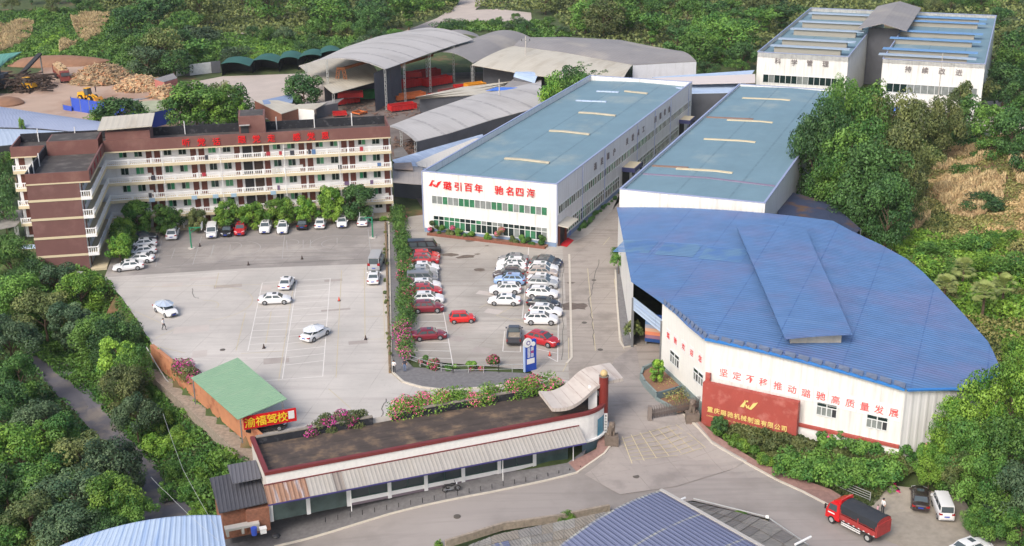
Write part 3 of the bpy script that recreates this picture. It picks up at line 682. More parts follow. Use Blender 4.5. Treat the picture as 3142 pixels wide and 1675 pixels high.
def window_strip(t, F, axis_, pos, s0, s1, z0, z1, pitch, rows, mats, out=.06, limit=None, pane_parts=True):
    """axis 'a': runs along a at d=pos facing -d ; axis 'd': runs along d at a=pos facing +a"""
    def Q(s, o, z): return F.p(s, pos-o, z) if axis_ == 'a' else F.p(pos+o, s, z)
    def bx(mb, u0, u1, o0, o1, w0, w1): mb.hexa([Q(u0,o1,w0),Q(u1,o1,w0),Q(u1,o0,w0),Q(u0,o0,w0),Q(u0,o1,w1),Q(u1,o1,w1),Q(u1,o0,w1),Q(u0,o0,w1)])
    n = int(round((s1-s0)/pitch)); fr = MB(); zs = [z0]+rows+[z1]
    for z in zs: bx(fr, s0-.05, s1+.05, 0, out+.03, z-.045, z+.045)
    for i in range(n+1):
        s = s0+(s1-s0)*i/n; bx(fr, s-.045, s+.045, 0, out+.03, z0+.045, z1-.045)
    f = fr.build('window_frame', mat('white_window_frame', (.72,.74,.73), .5), t)
    rest = MB(); cnt = 0; meshes = {}
    for j in range(len(zs)-1):
        for i in range(n):
            mi = random.choice(range(len(mats)))
            mb = MB() if (limit is None or cnt < limit) else rest
            u0 = s0+(s1-s0)*i/n+.045; u1 = s0+(s1-s0)*(i+1)/n-.045
            mb.face([Q(u0,.02+random.random()*.01,zs[j]+.045),Q(u1,.02,zs[j]+.045),Q(u1,.02,zs[j+1]-.045),Q(u0,.02,zs[j+1]-.045)], mi=mi if mb is rest else 0)
            if mb is not rest: mb.build('pane', mats[mi], f); cnt += 1
    if rest.v: o = rest.build('pane', mats, f); o['kind'] = 'stuff'
    return cnt
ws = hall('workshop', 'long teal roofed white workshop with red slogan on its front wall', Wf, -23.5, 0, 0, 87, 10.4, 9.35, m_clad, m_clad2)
gl = [m_glassgreen, m_glassgrey, m_dglass]
window_strip(ws, Wf, 'a', 0, -21.9, -1.6, 5.1, 6.5, .95, [], [m_glassgreen, m_glassgrey, m_glassgrey, m_glassgreen])
window_strip(ws, Wf, 'a', 0, -21.7, -1.6, .9, 3.05, .95, [2.35], [m_glassgreen, m_dglass, m_glassgrey, m_dglass])
window_strip(ws, Wf, 'd', 0, .8, 86, 5.25, 6.65, 1.0, [], [m_dglass, m_dglass, m_glassgrey, m_glassgreen], limit=85)
window_strip(ws, Wf, 'd', 0, 4.6, 33.5, 1.0, 3.1, 1.0, [2.4], [m_dglass, m_dglass, m_glassgreen], limit=58)
window_strip(ws, Wf, 'd', 0, 41.5, 76, 1.0, 3.1, 1.0, [2.4], [m_dglass, m_dglass, m_glassgreen], limit=60)
pl = MB(); pl.fbox(Wf, -23.45, -.02, -.05, 0, 0, .72); pl.fbox(Wf, 0, .05, 4.4, 86.9, 0, .7); pl.build('plinth', mat('blue_grey_plinth', S(120,140,168), .8, var=.1), ws)
for a_c in (.06, -23.56): MB().bar(Wf.p(a_c,-.06,.75), Wf.p(a_c,-.06,10.4), .16).build('corner_trim', m_paletrim, ws)
for d_c in (12.5, 24.6, 44.8, 57, 69, 84): MB().bar(Wf.p(.1,d_c,.7), Wf.p(.1,d_c,10.3), .13).build('downpipe', m_paletrim, ws)
# entrance at the front right corner
en = MB(); en.fbox(Wf, .06, .3, .5, .9, 0, 3.5); en.fbox(Wf, .06, .3, 3.6, 4.1, 0, 3.5); en.fbox(Wf, .06, .3, .9, 3.6, 3.0, 3.5); de = en.build('entrance_frame', m_doorbrown, ws)
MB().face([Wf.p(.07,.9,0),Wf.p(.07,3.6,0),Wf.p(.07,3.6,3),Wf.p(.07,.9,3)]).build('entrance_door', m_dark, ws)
MB().hexa([Wf.p(0,0,3.6),Wf.p(2.0,0,3.35),Wf.p(2.0,5,3.35),Wf.p(0,5,3.6),Wf.p(0,0,3.75),Wf.p(2.0,0,3.5),Wf.p(2.0,5,3.5),Wf.p(0,5,3.75)]).build('entrance_canopy', m_beigeroof, ws)
for (u, v), (u2, v2) in [((1268,403),(1392,405)), ((1381,333),(1492,334)), ((1455,287),(1556,288)), ((1570,234),(1632,235))]:
    skylight(ws, Wf, (u, v), (u2, v2), -23.5, 0, 9.5)
for (u, v), (u2, v2) in [((1448,255),(1530,257)), ((1500,232),(1560,233)), ((1740-40,222),(1740-10,222))]:
    skylight(ws, Wf, (u, v), (u2, v2), -23.5, 0, 9.5, .5, m_lightblue)
for txt, xs, z, size in (('璐引百年', [541,642,742,840], 0, 1.55), ('驰名四海', [1035,1137,1233,1340], 0, 1.55)):
    for c, xx in zip(txt, xs):
        yy = 340+(xx-541)*.0875; a, z = Wf.on_d((1200+xx*.3205)/K, (460+yy*.3205)/K); put_glyph(c, Wf.p(a, -.12, z), Wf.e.to_3d(), size, m_red, ws, depth=.04)
for c, xx, yy in zip('满足用户关爱员工回报社会', [1825,1845.5,1864,1883,1923,1940,1957,1972.7,2009.8,2025,2038.6,2052], [510,494,479,465.5,433,421,407,396,366,355,343.5,335]):
    d, z = Wf.on_a(xx/K, yy/K); put_glyph(c, Wf.p(.12, d, z), Wf.n.to_3d(), 1.35, m_greyletter, ws, depth=.04)
# red winged emblem on the front
def emblem(F, a, d, z, s, m, parent, name='emblem'):
    mb = MB(); f = lambda P: mb.hexa([F.p(a+p[0]*s, d, z+p[1]*s) for p in P]+[F.p(a+p[0]*s, d-.08, z+p[1]*s) for p in P])
    f([(-.9,-.4),(-.45,-.4),(-.2,.45),(-.35,.45)]); f([(-.45,.3),(-.05,.3),(-.02,.45),(-.42,.45)]); f([(-.35,-.05),(-.2,-.05),(.05,-.4),(-.15,-.42)])
    f([(0,-.1),(.12,-.05),(.1,-.5),(-.05,-.35)]); f([(.02,-.45),(.35,-.5),(.6,-.2),(.25,-.2)]); f([(.25,-.2),(.6,-.2),(.85,.15),(.35,.0)]); f([(.35,0),(.85,.15),(1.05,.5),(.5,.25)])
    return mb.build(name, m, parent)
emblem(Wf, -21.3, -.03, 8.55, 1.2, m_red, ws)
# porticos on the lane side
for d0, d1 in ((35.2, 40.2), (76.5, 81)):
    p = MB(); p.fbox(Wf, .06, 2.4, d0, d1, 4.0, 4.25, 0); p.fbox(Wf, .06, 2.5, d0-.1, d0+.1, 3.5, 4.3, 1); p.fbox(Wf, 2.3, 2.5, d0+.1, d1, 3.5, 4.3, 1); p.fbox(Wf, 2.1, 2.4, d0, d0+.3, 0, 3.5, 2); p.fbox(Wf, 2.1, 2.4, d1-.3, d1, 0, 3.5, 2); p.fbox(Wf, .06, .1, d0+.3, d1-.3, 0, 3.5, 3)
    p.build('portico', [m_beige, mat('navy_fascia', S(60,64,104), .5), m_dark, m_dark], ws)
w2 = hall('warehouse', 'teal roofed white warehouse between the workshop lane and the tall trees', Wf, 10.1, 32.7, .8, 88, 10.4, 10.0, m_clad, m_clad2)
for i, ((x0, y0), (x1, y1)) in enumerate([((1310,230),(1700,270)), ((960,385),(1385,432)), ((1180,418),(1550,462)), ((985,578),(1405,628)), ((500,795),(820,855)), ((750,830),(1205,895))]):
    f = lambda x, y: ((1800+x*.3642)/K, (220+y*.3642)/K)
    skylight(w2, Wf, f(x0,y0), f(x1,y1), 10.1, 32.7, 10.0, .75, m_beige if i not in (1, 4) else mat('rusty_sheet', S(140,112,98), .8, var=.15))
skylight(w2, Wf, ((1800+410*.3642)/K, (220+862*.3642)/K), ((1800+1555*.3642)/K, (220+1015*.3642)/K), 10.1, 32.7, 10.0, .55, mat('mauve_sheet', S(128,118,140), .7, var=.1))
# far hall: two roofs with a covered aisle
Ff = Wf
fh = thing('far_hall', 'far twin roofed white factory hall with grey ridge canopy over its aisle', 'factory hall', Ff.p(34, 114, 0))
def far_wing(a0, a1, d0, d1, H, rz, n):
    mb = MB()
    for P, L_ in (([(a0,d0),(a1,d0)], a1-a0), ([(a1,d0),(a1,d1)], d1-d0), ([(a1,d1),(a0,d1)], a1-a0), ([(a0,d1),(a0,d0)], d1-d0)):
        mb.face([Ff.p(*P[0],0),Ff.p(*P[1],0),Ff.p(*P[1],H),Ff.p(*P[0],H)], [(0,0),(L_,0),(L_,H),(0,H)])
        mb.face([Ff.p(*P[1],rz-.3),Ff.p(*P[0],rz-.3),Ff.p(*P[0],H),Ff.p(*P[1],H)])
    mb.build('wall', m_clad, fh)
    MB().loft([[Ff.p(a,d,rz) for a in np.linspace(a0+.1,a1-.1,4)] for d in np.linspace(d0+.1,d1-.1,8)]).build('roof', m_tealroof, fh)
    c = MB(); c.fbox(Ff,a0-.1,a1+.1,d0-.1,d0+.15,H,H+.15); c.fbox(Ff,a0-.1,a0+.15,d0+.15,d1-.1,H,H+.15); c.fbox(Ff,a1-.15,a1+.1,d0+.15,d1-.1,H,H+.15); c.fbox(Ff,a0-.1,a1+.1,d1-.1,d1+.15,H,H+.15); c.build('coping', m_paletrim, fh)
far_wing(8.8, 29.6, 114, 191, 13, 12.1, 0); far_wing(37.2, 59, 114, 191, 13, 12.3, 1)
for (a0, a1), lst in (((10.5,29), [120,130.5,147,160,176]), ((36,57), [116,124,140,152,170,178])):
    for i, d in enumerate(lst):
        hi = 12.2+1.4
        mb = MB(); mb.hexa([Ff.p(a0+1,d,12.0),Ff.p(a1-2,d,12.0),Ff.p(a1-2,d+2,12.0),Ff.p(a0+1,d+2,12.0),Ff.p(a0+1,d,hi-.1),Ff.p(a1-2,d,hi-.1),Ff.p(a1-2,d+2,hi-.1),Ff.p(a0+1,d+2,hi-.1)]); v = mb.build('roof_vent', mat('vent_side', S(150,146,136), .8), fh)
        MB().hexa([Ff.p(a0,d-.5,hi-.05),Ff.p(a1,d-.5,hi-.05),Ff.p(a1,d+1.9,hi-.05),Ff.p(a0,d+1.9,hi-.05),Ff.p(a0,d-.5,hi+.1),Ff.p(a1,d-.5,hi+.1),Ff.p(a1,d+1.9,hi+.1),Ff.p(a0,d+1.9,hi+.1)]).build('vent_cover', mat('pale_vent_cover', S(158,174,190), .6, var=.1) if (a0 < 20 or i in (0,)) else mat('sky_blue_sheet', S(104,146,190), .5, var=.1), v)
MB().loft([[Ff.p(27.5,d,14.6),Ff.p(33.4,d,16.2),Ff.p(39.3,d,14.6)] for d in (146,160,175,189)], thick=.15).build('aisle_canopy', m_grayroof2, fh)
a_ = MB(); a_.fbox(Ff, 29.7, 37.1, 150, 150.4, 0, 14.4); a_.build('aisle_wall', m_darkwall, fh)
window_strip(fh, Ff, 'a', 114, 10.4, 28.8, 6.0, 7.9, 1.3, [], [m_dglass, m_glassgrey]); window_strip(fh, Ff, 'a', 114, 38.5, 58, 5.6, 7.6, 1.5, [], [m_dglass, m_glassgrey])
for txt, px in (('科学管理', [(395,540),(541,552),(677,558),(818,566)]), ('持续改进', [(1550,612),(1700,622),(1850,630),(2000,641)])):
    for c, (xx, yy) in zip(txt, px):
        a, z = Ff.on_d((2250+xx*.3463)/K, yy*.3463/K, 114); put_glyph(c, Ff.p(a, 113.9, z), Ff.e.to_3d(), 1.5, m_greyletter, fh, depth=.04)
# ================================================================== BLUE VAULTED HALL
def hz(c):   # vault height over cross coordinate a (10..68)
    t = (c-38)/30.0; return 6.6+3.1*math.cos(max(-1.25, min(1.25, t*1.25))*1.2)-3.1*math.cos(1.5)
bh = thing('vaulted_hall', 'huge blue vaulted roof hall with white walls beside the factory gate', 'factory hall', Wf.p(40, -20, 0))
def vz(a, d):   # eave about 7 at both ends, crown about 9.3
    t = min(1, max(-1, (a-35)/33)); return 6.7+2.6*(1-t*t)
FL = [(22.9,-34.6),(28.4,-40.8),(36.0,-50.0),(47,-51.6),(58.0,-53.1),(63,-49.6),(66.8,-42.8)]
def front_d(a):
    if a <= FL[0][0]: return None
    for (a0, d0), (a1, d1) in zip(FL, FL[1:]):
        if a0 <= a <= a1: return d0+(d1-d0)*(a-a0)/(a1-a0)
    return -40
left = [(10.4,-.6),(22.9,-34.6)]
right = [(42.6,-1.5),(48.7,-6.5),(55,-13),(61.3,-26),(65.4,-35),(67.0,-42.5)]
def left_a(d): t = (d-left[0][1])/(left[1][1]-left[0][1]); return left[0][0]+(left[1][0]-left[0][0])*t
def a_min(d):
    if d >= -34.6: return left_a(d)
    for (a0, d0), (a1, d1) in zip(FL, FL[1:]):
        if d1 <= d <= d0: return a0+(a1-a0)*(d-d0)/(d1-d0)
    return 58
def a_max(d):
    for (a0, d0), (a1, d1) in zip(right, right[1:]):
        if d1 <= d <= d0: return a0+(a1-a0)*(d-d0)/(d1-d0)
    if d > -1.5: return 42.6
    for (a0, d0), (a1, d1) in zip(FL[::-1], FL[::-1][1:]):
        if min(d0, d1) <= d <= max(d0, d1): return a0+(a1-a0)*(d-d0)/(d1-d0)
    return 58
rows = []
for d in [-.6,-4,-8,-12,-16,-20,-24,-28,-32,-34.6,-37.5,-40.8,-44,-47,-50,-51.5,-53.0]:
    lo, hi = a_min(d)-.3, a_max(d)+.3; rows.append([Wf.p(lo+(hi-lo)*i/22, d-(.5 if d < -45 else 0), vz(lo+(hi-lo)*i/22, d)+.05) for i in range(23)])
rows = rows[::-1]
rb = MB(); rb.loft(rows)
# corrugation runs across the vault
rb.uv = []
for f in rb.f:
    for i in f: q = Wf.loc(rb.v[i]); rb.uv.append((q[0], q[1]))
rb.build('roof', m_blueroof, bh)
tr = MB()
for (a0, d0), (a1, d1) in zip(FL[2:4], FL[3:5]): pass
WLS = [((22.9,-34.6),(28.4,-40.8)), ((28.4,-40.8),(36.0,-50.0)), ((36.0,-50.0),(58.0,-53.1)), ((58.0,-53.1),(63,-49.6)), ((63,-49.6),(67,-42.5))]
def wallseg(p, q, name, m, z0=-.6, drop=.12, n=8, off=0.0):
    mb = MB(); L_ = math.hypot(q[0]-p[0], q[1]-p[1]); s = 0
    for i in range(n):
        A = (p[0]+(q[0]-p[0])*i/n, p[1]+(q[1]-p[1])*i/n); B = (p[0]+(q[0]-p[0])*(i+1)/n, p[1]+(q[1]-p[1])*(i+1)/n)
        za, zb = vz(*A)-drop, vz(*B)-drop; u0, u1 = L_*i/n, L_*(i+1)/n
        mb.face([Wf.p(*A,z0),Wf.p(*B,z0),Wf.p(*B,zb),Wf.p(*A,za)], [(u0,0),(u1,0),(u1,zb),(u0,za)])
    return mb.build(name, m, bh)
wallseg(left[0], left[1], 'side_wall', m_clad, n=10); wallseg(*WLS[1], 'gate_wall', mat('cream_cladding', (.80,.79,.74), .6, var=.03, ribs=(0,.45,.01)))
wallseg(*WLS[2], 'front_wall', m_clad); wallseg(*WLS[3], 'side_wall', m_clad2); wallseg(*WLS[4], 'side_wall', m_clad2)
bw = MB(); P0 = WLS[2]; pts = [(10.4,-.6)]+right
for p, q in zip(pts, pts[1:]): bw.face([Wf.p(*p,-.5),Wf.p(*q,-.5),Wf.p(*q,vz(*q)-.1),Wf.p(*p,vz(*p)-.1)])
bw.build('rear_wall', m_clad2, bh)
# drive-through bay at the left front corner
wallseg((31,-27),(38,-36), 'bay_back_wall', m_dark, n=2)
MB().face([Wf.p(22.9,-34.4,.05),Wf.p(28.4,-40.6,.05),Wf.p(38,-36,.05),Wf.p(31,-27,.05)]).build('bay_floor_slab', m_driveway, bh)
f = MB(); p, q = WLS[0]
MB().hexa([Wf.p(p[0],p[1],5.2),Wf.p(q[0],q[1],5.2),Wf.p(q[0]+.1,q[1]+.1,5.2),Wf.p(p[0]+.1,p[1]+.1,5.2),Wf.p(p[0],p[1],6.9),Wf.p(q[0],q[1],6.9),Wf.p(q[0]+.1,q[1]+.1,6.9),Wf.p(p[0]+.1,p[1]+.1,6.9)]).build('bay_lintel', m_lightblue, bh)
for x in (p, q): MB().bar(Wf.p(x[0],x[1],0), Wf.p(x[0],x[1],6.8), .3).build('bay_post', m_steel, bh)
# eave trim and the open sheet ends
et = MB()
for (p, q) in WLS[2:]:
    for i in range(8):
        A = (p[0]+(q[0]-p[0])*i/8, p[1]+(q[1]-p[1])*i/8); B = (p[0]+(q[0]-p[0])*(i+1)/8, p[1]+(q[1]-p[1])*(i+1)/8)
        n_ = Vector((q[1]-p[1], -(q[0]-p[0]))).normalized()*.35
        et.bar(Wf.p(A[0]+n_.x, A[1]+n_.y, vz(*A)-.02), Wf.p(B[0]+n_.x, B[1]+n_.y, vz(*B)-.02), .3, .22)
et.build('eave_gutter', m_bluetrim, bh)
for (p, q), n_ in ((WLS[1], 11), (WLS[2], 15)):
    for i in range(n_):
        t0 = (i+.15)/n_; A = (p[0]+(q[0]-p[0])*t0, p[1]+(q[1]-p[1])*t0); t1 = (i+.95)/n_; B = (p[0]+(q[0]-p[0])*t1, p[1]+(q[1]-p[1])*t1)
        z = vz(*A)+.04; d_ = -.1
        MB().hexa([Wf.p(A[0],A[1]+.1,z),Wf.p(B[0],B[1]-.5,z),Wf.p(B[0],B[1]+.5,z),Wf.p(A[0],A[1]+.6,z),Wf.p(A[0],A[1]+.1,z+.04),Wf.p(B[0],B[1]-.5,z+.03),Wf.p(B[0],B[1]+.5,z+.22),Wf.p(A[0],A[1]+.6,z+.3)]).build('roof_sheet_end', mat('dull_sheet_edge', S(96,108,130), .7, var=.2, vs=2), bh)
# raised monitor strip
mon = [[(30.6,-10),(40.2,-8.8)], [(35.3,-23.2),(43.9,-21.1)], [(40,-36.3),(47.7,-33.3)], [(44.7,-49.5),(51.4,-45.6)]]
_m = mon; mon = [[(a_[0][0]+(b_[0][0]-a_[0][0])*f_, a_[0][1]+(b_[0][1]-a_[0][1])*f_), (a_[1][0]+(b_[1][0]-a_[1][0])*f_, a_[1][1]+(b_[1][1]-a_[1][1])*f_)] for a_, b_ in zip(_m, _m[1:]) for f_ in (0,.25,.5,.75)]+[_m[-1]]
mr = [[Wf.p(l[0]+(r[0]-l[0])*i/6, l[1]+(r[1]-l[1])*i/6, 10.3+.1*math.sin(PI*i/6)) for i in range(7)] for l, r in mon]
mm = MB(); mm.loft(mr[::-1], thick=.12); mm.uv = []
for f_ in mm.f:
    for i in f_: q = Wf.loc(mm.v[i]); mm.uv.append((q[0], q[1]))
mm.build('monitor_roof', m_blueroof, bh)
ms_ = MB()
inset = [[(l[0]+1.0, l[1]+.4), (r[0]-1.0, r[1]+.3)] for l, r in mon]; inset[-1] = [(45.0,-47.8),(50.2,-44.9)]
for k in (0, 1):
    for (A, B) in zip([i[k] for i in inset], [i[k] for i in inset][1:]): ms_.face([Wf.p(*A,8.2),Wf.p(*B,8.2),Wf.p(*B,10.2),Wf.p(*A,10.2)])
for pr in (inset[0], inset[-1]): ms_.face([Wf.p(*pr[0],8.2),Wf.p(*pr[1],8.2),Wf.p(*pr[1],10.2),Wf.p(*pr[0],10.2)])
ms_.build('monitor_side', m_beigeroof, bh)
for row, a0, a1 in (((13.6,-19),16.5,21.5), ((14.5,-19),22.5,27.8), ((15,-20),28.6,34.3)):
    for k in range(9):
        d = -17.5-k*.62-(a0-16)*.06; MB().loft([[Wf.p(a0+(a1-a0)*i/4, d-j*.5, vz(a0+(a1-a0)*i/4, d)+.09) for i in range(5)] for j in (1, 0)]).build('translucent_sheet', mat('translucent_sheet', S(104,140,174), .4, var=.08, vs=.6, col2=S(84,122,174), mask=(.44,.56)), bh)
# windows with four lights, one sash open
def wall_window(t, P, ex, wd, hh, name='window'):
    ex = Vector(ex).normalized(); n_ = Vector((ex.y, -ex.x, 0)); P = Vector(P)
    def bx(mb, x0, x1, z0, z1, o0=.02, o1=.1, mi=0):
        mb.hexa([P+ex*x0+n_*o1+Vector((0,0,z0)), P+ex*x1+n_*o1+Vector((0,0,z0)), P+ex*x1+n_*o0+Vector((0,0,z0)), P+ex*x0+n_*o0+Vector((0,0,z0)), P+ex*x0+n_*o1+Vector((0,0,z1)), P+ex*x1+n_*o1+Vector((0,0,z1)), P+ex*x1+n_*o0+Vector((0,0,z1)), P+ex*x0+n_*o0+Vector((0,0,z1))], mi)
    fr = MB(); h2 = hh*.66
    for x in (-wd/2, wd/2): bx(fr, x-.05, x+.05, 0, hh)
    bx(fr, -wd/2+.05, wd/2-.05, -.06, .04); bx(fr, -wd/2+.05, wd/2-.05, hh-.05, hh+.06); bx(fr, -wd/2+.05, wd/2-.05, h2-.05, h2+.05)
    bx(fr, -.05, .05, .04, h2-.05); bx(fr, -.05, .05, h2+.05, hh-.05)
    for x in (-wd/4, wd/4): bx(fr, x-.04, x+.04, .04, h2-.05)
    f = fr.build(name, mat('white_window_frame', (.72,.74,.73), .5), t)
    op = random.randint(0, 3)
    for i in range(4):
        x0 = -wd/2+wd/4*i+.05; g = MB(); bx(g, x0, x0+wd/4-.1, .05, h2-.06, .03, .05); g.build('pane', m_dark if i == op else m_glassgrey, f)
    for i in range(2):
        x0 = -wd/2+wd/2*i+.06; g = MB(); bx(g, x0, x0+wd/2-.12, h2+.06, hh-.06, .03, .05); g.build('pane', m_dglass, f)
    return f
def seg_frame(p, q): P, Q = Wf.p(*p, 0), Wf.p(*q, 0); d = Q-P; return Frame(P, math.atan2(-d.y, d.x))
FA, FB = seg_frame(*WLS[1]), seg_frame(*WLS[2])
Zs = lambda x, y: ((1950+x*.33)/K, (950+y*.33)/K)
for F_, lst in ((FA, [(327,365,412,540), (545,530,636,680)]), (FB, [(1690,850,1878,1020), (2155,965,2350,1130)])):
    for x0, y0, x1, y1 in lst:
        if F_ is FB:
            a0, zt = F_.on_d(*Zs(x0, y0)); a1, _ = F_.on_d(*Zs(x1, y0+(x1-x0)*.26)); _, zb = F_.on_d(*Zs(x0, y0+122))
        else:
            a0, zt = F_.on_d(*Zs(x0, y0)); a1, _ = F_.on_d(*Zs(x1, y0+(x1-x0)*.75)); _, zb = F_.on_d(*Zs(x0, y0+115))
        wall_window(bh, F_.p((a0+a1)/2, 0, zb), F_.e.to_3d(), a1-a0, zt-zb)
for c, (xx, yy) in zip('璐驰欢迎您', [(307,240),(373,288),(448,345),(524,400),(603,455)]):
    a, z = FA.on_d(*Zs(xx, yy)); bk = MB(); bk.hexa([FA.p(a-.62,-.03,z-.75),FA.p(a+.62,-.03,z-.75),FA.p(a+.62,-.01,z-.75),FA.p(a-.62,-.01,z-.75),FA.p(a-.62,-.03,z+.75),FA.p(a+.62,-.03,z+.75),FA.p(a+.62,-.01,z+.75),FA.p(a-.62,-.01,z+.75)])
    b_ = bk.build('letter_board', white, bh); put_glyph(c, FA.p(a, -.05, z), FA.e.to_3d(), .85, m_redfade if False else m_red, b_, depth=.01)
m_redfade = mat('faded_red_letter', S(226,92,92), .5, var=.15, vs=1.5)
for c, (xx, yy) in zip('坚定不移推动璐驰高质量发展', [(822,585),(945,615),(1068,645),(1192,675),(1325,707),(1457,740),(1587,775),(1724,800),(1862,838),(1996,868),(2133,900),(2266,928),(2403,960)]):
    a, z = FB.on_d(*Zs(xx, yy)); bk = MB(); bk.hexa([FB.p(a-.75,-.05,z-.9),FB.p(a+.75,-.05,z-.9),FB.p(a+.75,-.03,z-.9),FB.p(a-.75,-.03,z-.9),FB.p(a-.75,-.05,z+.9),FB.p(a+.75,-.05,z+.9),FB.p(a+.75,-.03,z+.9),FB.p(a-.75,-.03,z+.9)])
    b_ = bk.build('letter_board', white, bh); put_glyph(c, FB.p(a, -.07, z), FB.e.to_3d(), 1.05, m_red if c == '驰' else m_redfade, b_, depth=.01)
# grey plinth of the gate wall, white brick retaining wall with red cap
pb = MB(); LA = (FA.loc(Wf.p(*WLS[1][1],0)))[0]
pb.hexa([FA.p(0,-.12,-1.4),FA.p(LA,-.12,-2.2),FA.p(LA,0,-2.2),FA.p(0,0,-1.4),FA.p(0,-.12,1.2),FA.p(LA,-.12,1.2),FA.p(LA,0,1.2),FA.p(0,0,1.2)]); pb.build('plinth', m_greyplinth, bh)
LBm = FB.loc(Wf.p(*WLS[2][1],0))[0]; rw = MB(); rw.fbox(FB, 0, LBm, -.25, -.02, -2.3, 1.15); rw.build('brick_base', m_brickw, bh)
MB().fbox(FB, 10.6, LBm, -.4, -.02, 1.15, 1.45).build('red_cap', m_redpanel, bh)
# big picture board inside the bay
bd = thing('billboard', 'sunset picture billboard with slogan standing inside the open bay', 'billboard', Wf.p(27, -37, 0)); 
Fb = Frame(at(1624, 866), WS_AZ-.05); bb = MB(); n = 8
cs = [S(44,90,170),S(70,130,200),S(120,160,206),S(176,180,196),S(222,180,150),S(232,140,104),S(150,110,130),S(30,70,130)]
for i in range(n): z1 = 4.3-i*.48; bb.hexa([Fb.p(-.1,-.1,z1-.48),Fb.p(5,-.1,z1-.48),Fb.p(5,.1,z1-.48),Fb.p(-.1,.1,z1-.48),Fb.p(-.1,-.1,z1),Fb.p(5,-.1,z1),Fb.p(5,.1,z1),Fb.p(-.1,.1,z1)], i)
bb.build('picture_panel', [mat('picture_band_%s' % 'abcdefgh'[i], cs[i], .5) for i in range(n)], bd)
for i, c in enumerate('为客户'): put_glyph(c, Fb.p(.9+i*.9, -.14, 3.3), Fb.e.to_3d(), .55, mat('maroon_letter', S(130,30,70), .5), bd, depth=.01)
for i, c in enumerate('是我们'): put_glyph(c, Fb.p(2.4+i*.8, -.14, 2.5), Fb.e.to_3d(), .5, mat('navy_letter', S(50,40,90), .5), bd, depth=.01)
MB().fbox(Fb, 0, .15, -.08, .08, 0, .5).fbox(Fb, 4.7, 4.85, -.08, .08, 0, .5).build('board_leg', m_steel, bd)
# red company sign wall
rs_ = thing('company_sign_wall', 'red stone sign wall with gold company name and winged emblem', 'sign wall', FB.p(5, -1.2, -1))
zR = -1.6; pL, pR = (1762,1052), (2000,1112)
ra0, _z = FB.on_d(1766,1010,-1.3); ra1, _z = FB.on_d(2004,1075,-1.3); _z, rzt = FB.on_d(1778,964,-1.3); RL, RR = FB.p(ra0,-1.3,0), FB.p(ra1,-1.3,0); Fr = Frame(RL, FB.az); LR = ra1-ra0; print('sign', ra0, ra1, rzt)
MB().fbox(Fr, 0, LR, 0, .7, -2.4, rzt).build('slab', m_redpanel, rs_)
Zr = lambda x, y: ((2120+x*.13975)/K, (1200+y*.13975)/K)
for i, c in enumerate('重庆璐驰机械制造有限公司'):
    a, z = Fr.on_d(*Zr(425+i*147.5, 398+i*38.5)); put_glyph(c, Fr.p(a, -.05, z), Fr.e.to_3d(), .72, m_gold, rs_, depth=.05)
txt = 'CHONGQING LUCHI MACHINERY MANUFACTURING CO.,LTD'
for i, c in enumerate(txt):
    if c == ' ': continue
    a, z = Fr.on_d(*Zr(360+i*37, 530+i*9.2)); put_glyph(c, Fr.p(a, -.03, z), Fr.e.to_3d(), .24, m_gold, rs_, depth=.03, name='small_letter')
a, z = Fr.on_d(*Zr(1260, 340)); emblem(Fr, a, -.02, z+.25, 1.05, m_gold, rs_)
MB().hexa([Fr.p(.0,.72,-1.9),Fr.p(.5,.72,-1.9),Fr.p(.5,1.2,-1.9),Fr.p(0,1.2,-1.9),Fr.p(0,.72,rzt+1),Fr.p(.5,.72,rzt+1),Fr.p(.5,1.2,rzt+.8),Fr.p(0,1.2,rzt+.8)]).build('end_pier', m_redpanel, rs_)
# low leaf strewn roof east of the warehouse
ls = thing('lean_to_shed', 'low dark blue shed roof strewn with brown leaves beside the warehouse', 'shed', at(2030,560,0))
rr = [at(1962,478,5),at(2010,488,5),at(2090,510,5),at(2165,575,4.4)], [at(1955,552,6.2),at(2010,575,6),at(2080,592,5.6),at(2130,612,5.0)]
MB().loft([rr[1], rr[0]], thick=.15).build('roof', m_darkroof, ls)
x = MB()
for p in rr[1]+rr[0]: x.bar((p.x, p.y, 0), (p.x, p.y, p.z-.1), .2)
x.build('post', m_steel, ls)
print('halls done')
# ================================================================== DORMITORY
D = Frame(at(1208.6/K, 660/K), -0.177806609)
dm = thing('dormitory', 'five storey L-shaped dormitory with white balconies, brown parapet and red slogan', 'apartment block', D.p(-30, 2, 0))
m_dwall = mat('dorm_white_wall', (.82,.82,.84), .7, var=.05, vs=.6, streak=((.5,.49,.47),.3,(.8,.15,1)))
AL, AW0, AW1, DW = -61.6, -56.2, -47.0, -17.8
def wallq(mb, a0, d0, a1, d1, z0, z1, mi=0):
    L_ = math.hypot(a1-a0, d1-d0); mb.face([D.p(a0,d0,z0),D.p(a1,d1,z0),D.p(a1,d1,z1),D.p(a0,d0,z1)], [(0,z0),(L_,z0),(L_,z1),(0,z1)], mi)
b = MB()   # shell: recessed facade, gable ends, rear
wallq(b, AW1-1.6, 1.6, 0, 1.6, 0, 13.95); wallq(b, AL+.2, 1.6, AW0, 1.6, -1.5, 13.95); wallq(b, 0, 1.6, 0, 8.2, 0, 15.4); wallq(b, 0, 8.2, AL, 8.2, 0, 15.3); wallq(b, AL, 8.2, AL, 1.6, -2, 15.3)
wallq(b, AW1-1.6, DW+.1, AW1-1.6, 1.6, 0, 13.95); wallq(b, AW0, 1.6, AW0, DW, -2, 13.95)
b.build('wall', m_dwall, dm)
MB().face([D.p(AW0,DW,-2),D.p(-48.6,DW,-2),D.p(-48.6,DW,13.95),D.p(AW0,DW,13.95)]).build('brown_end_wall', m_brown, dm)
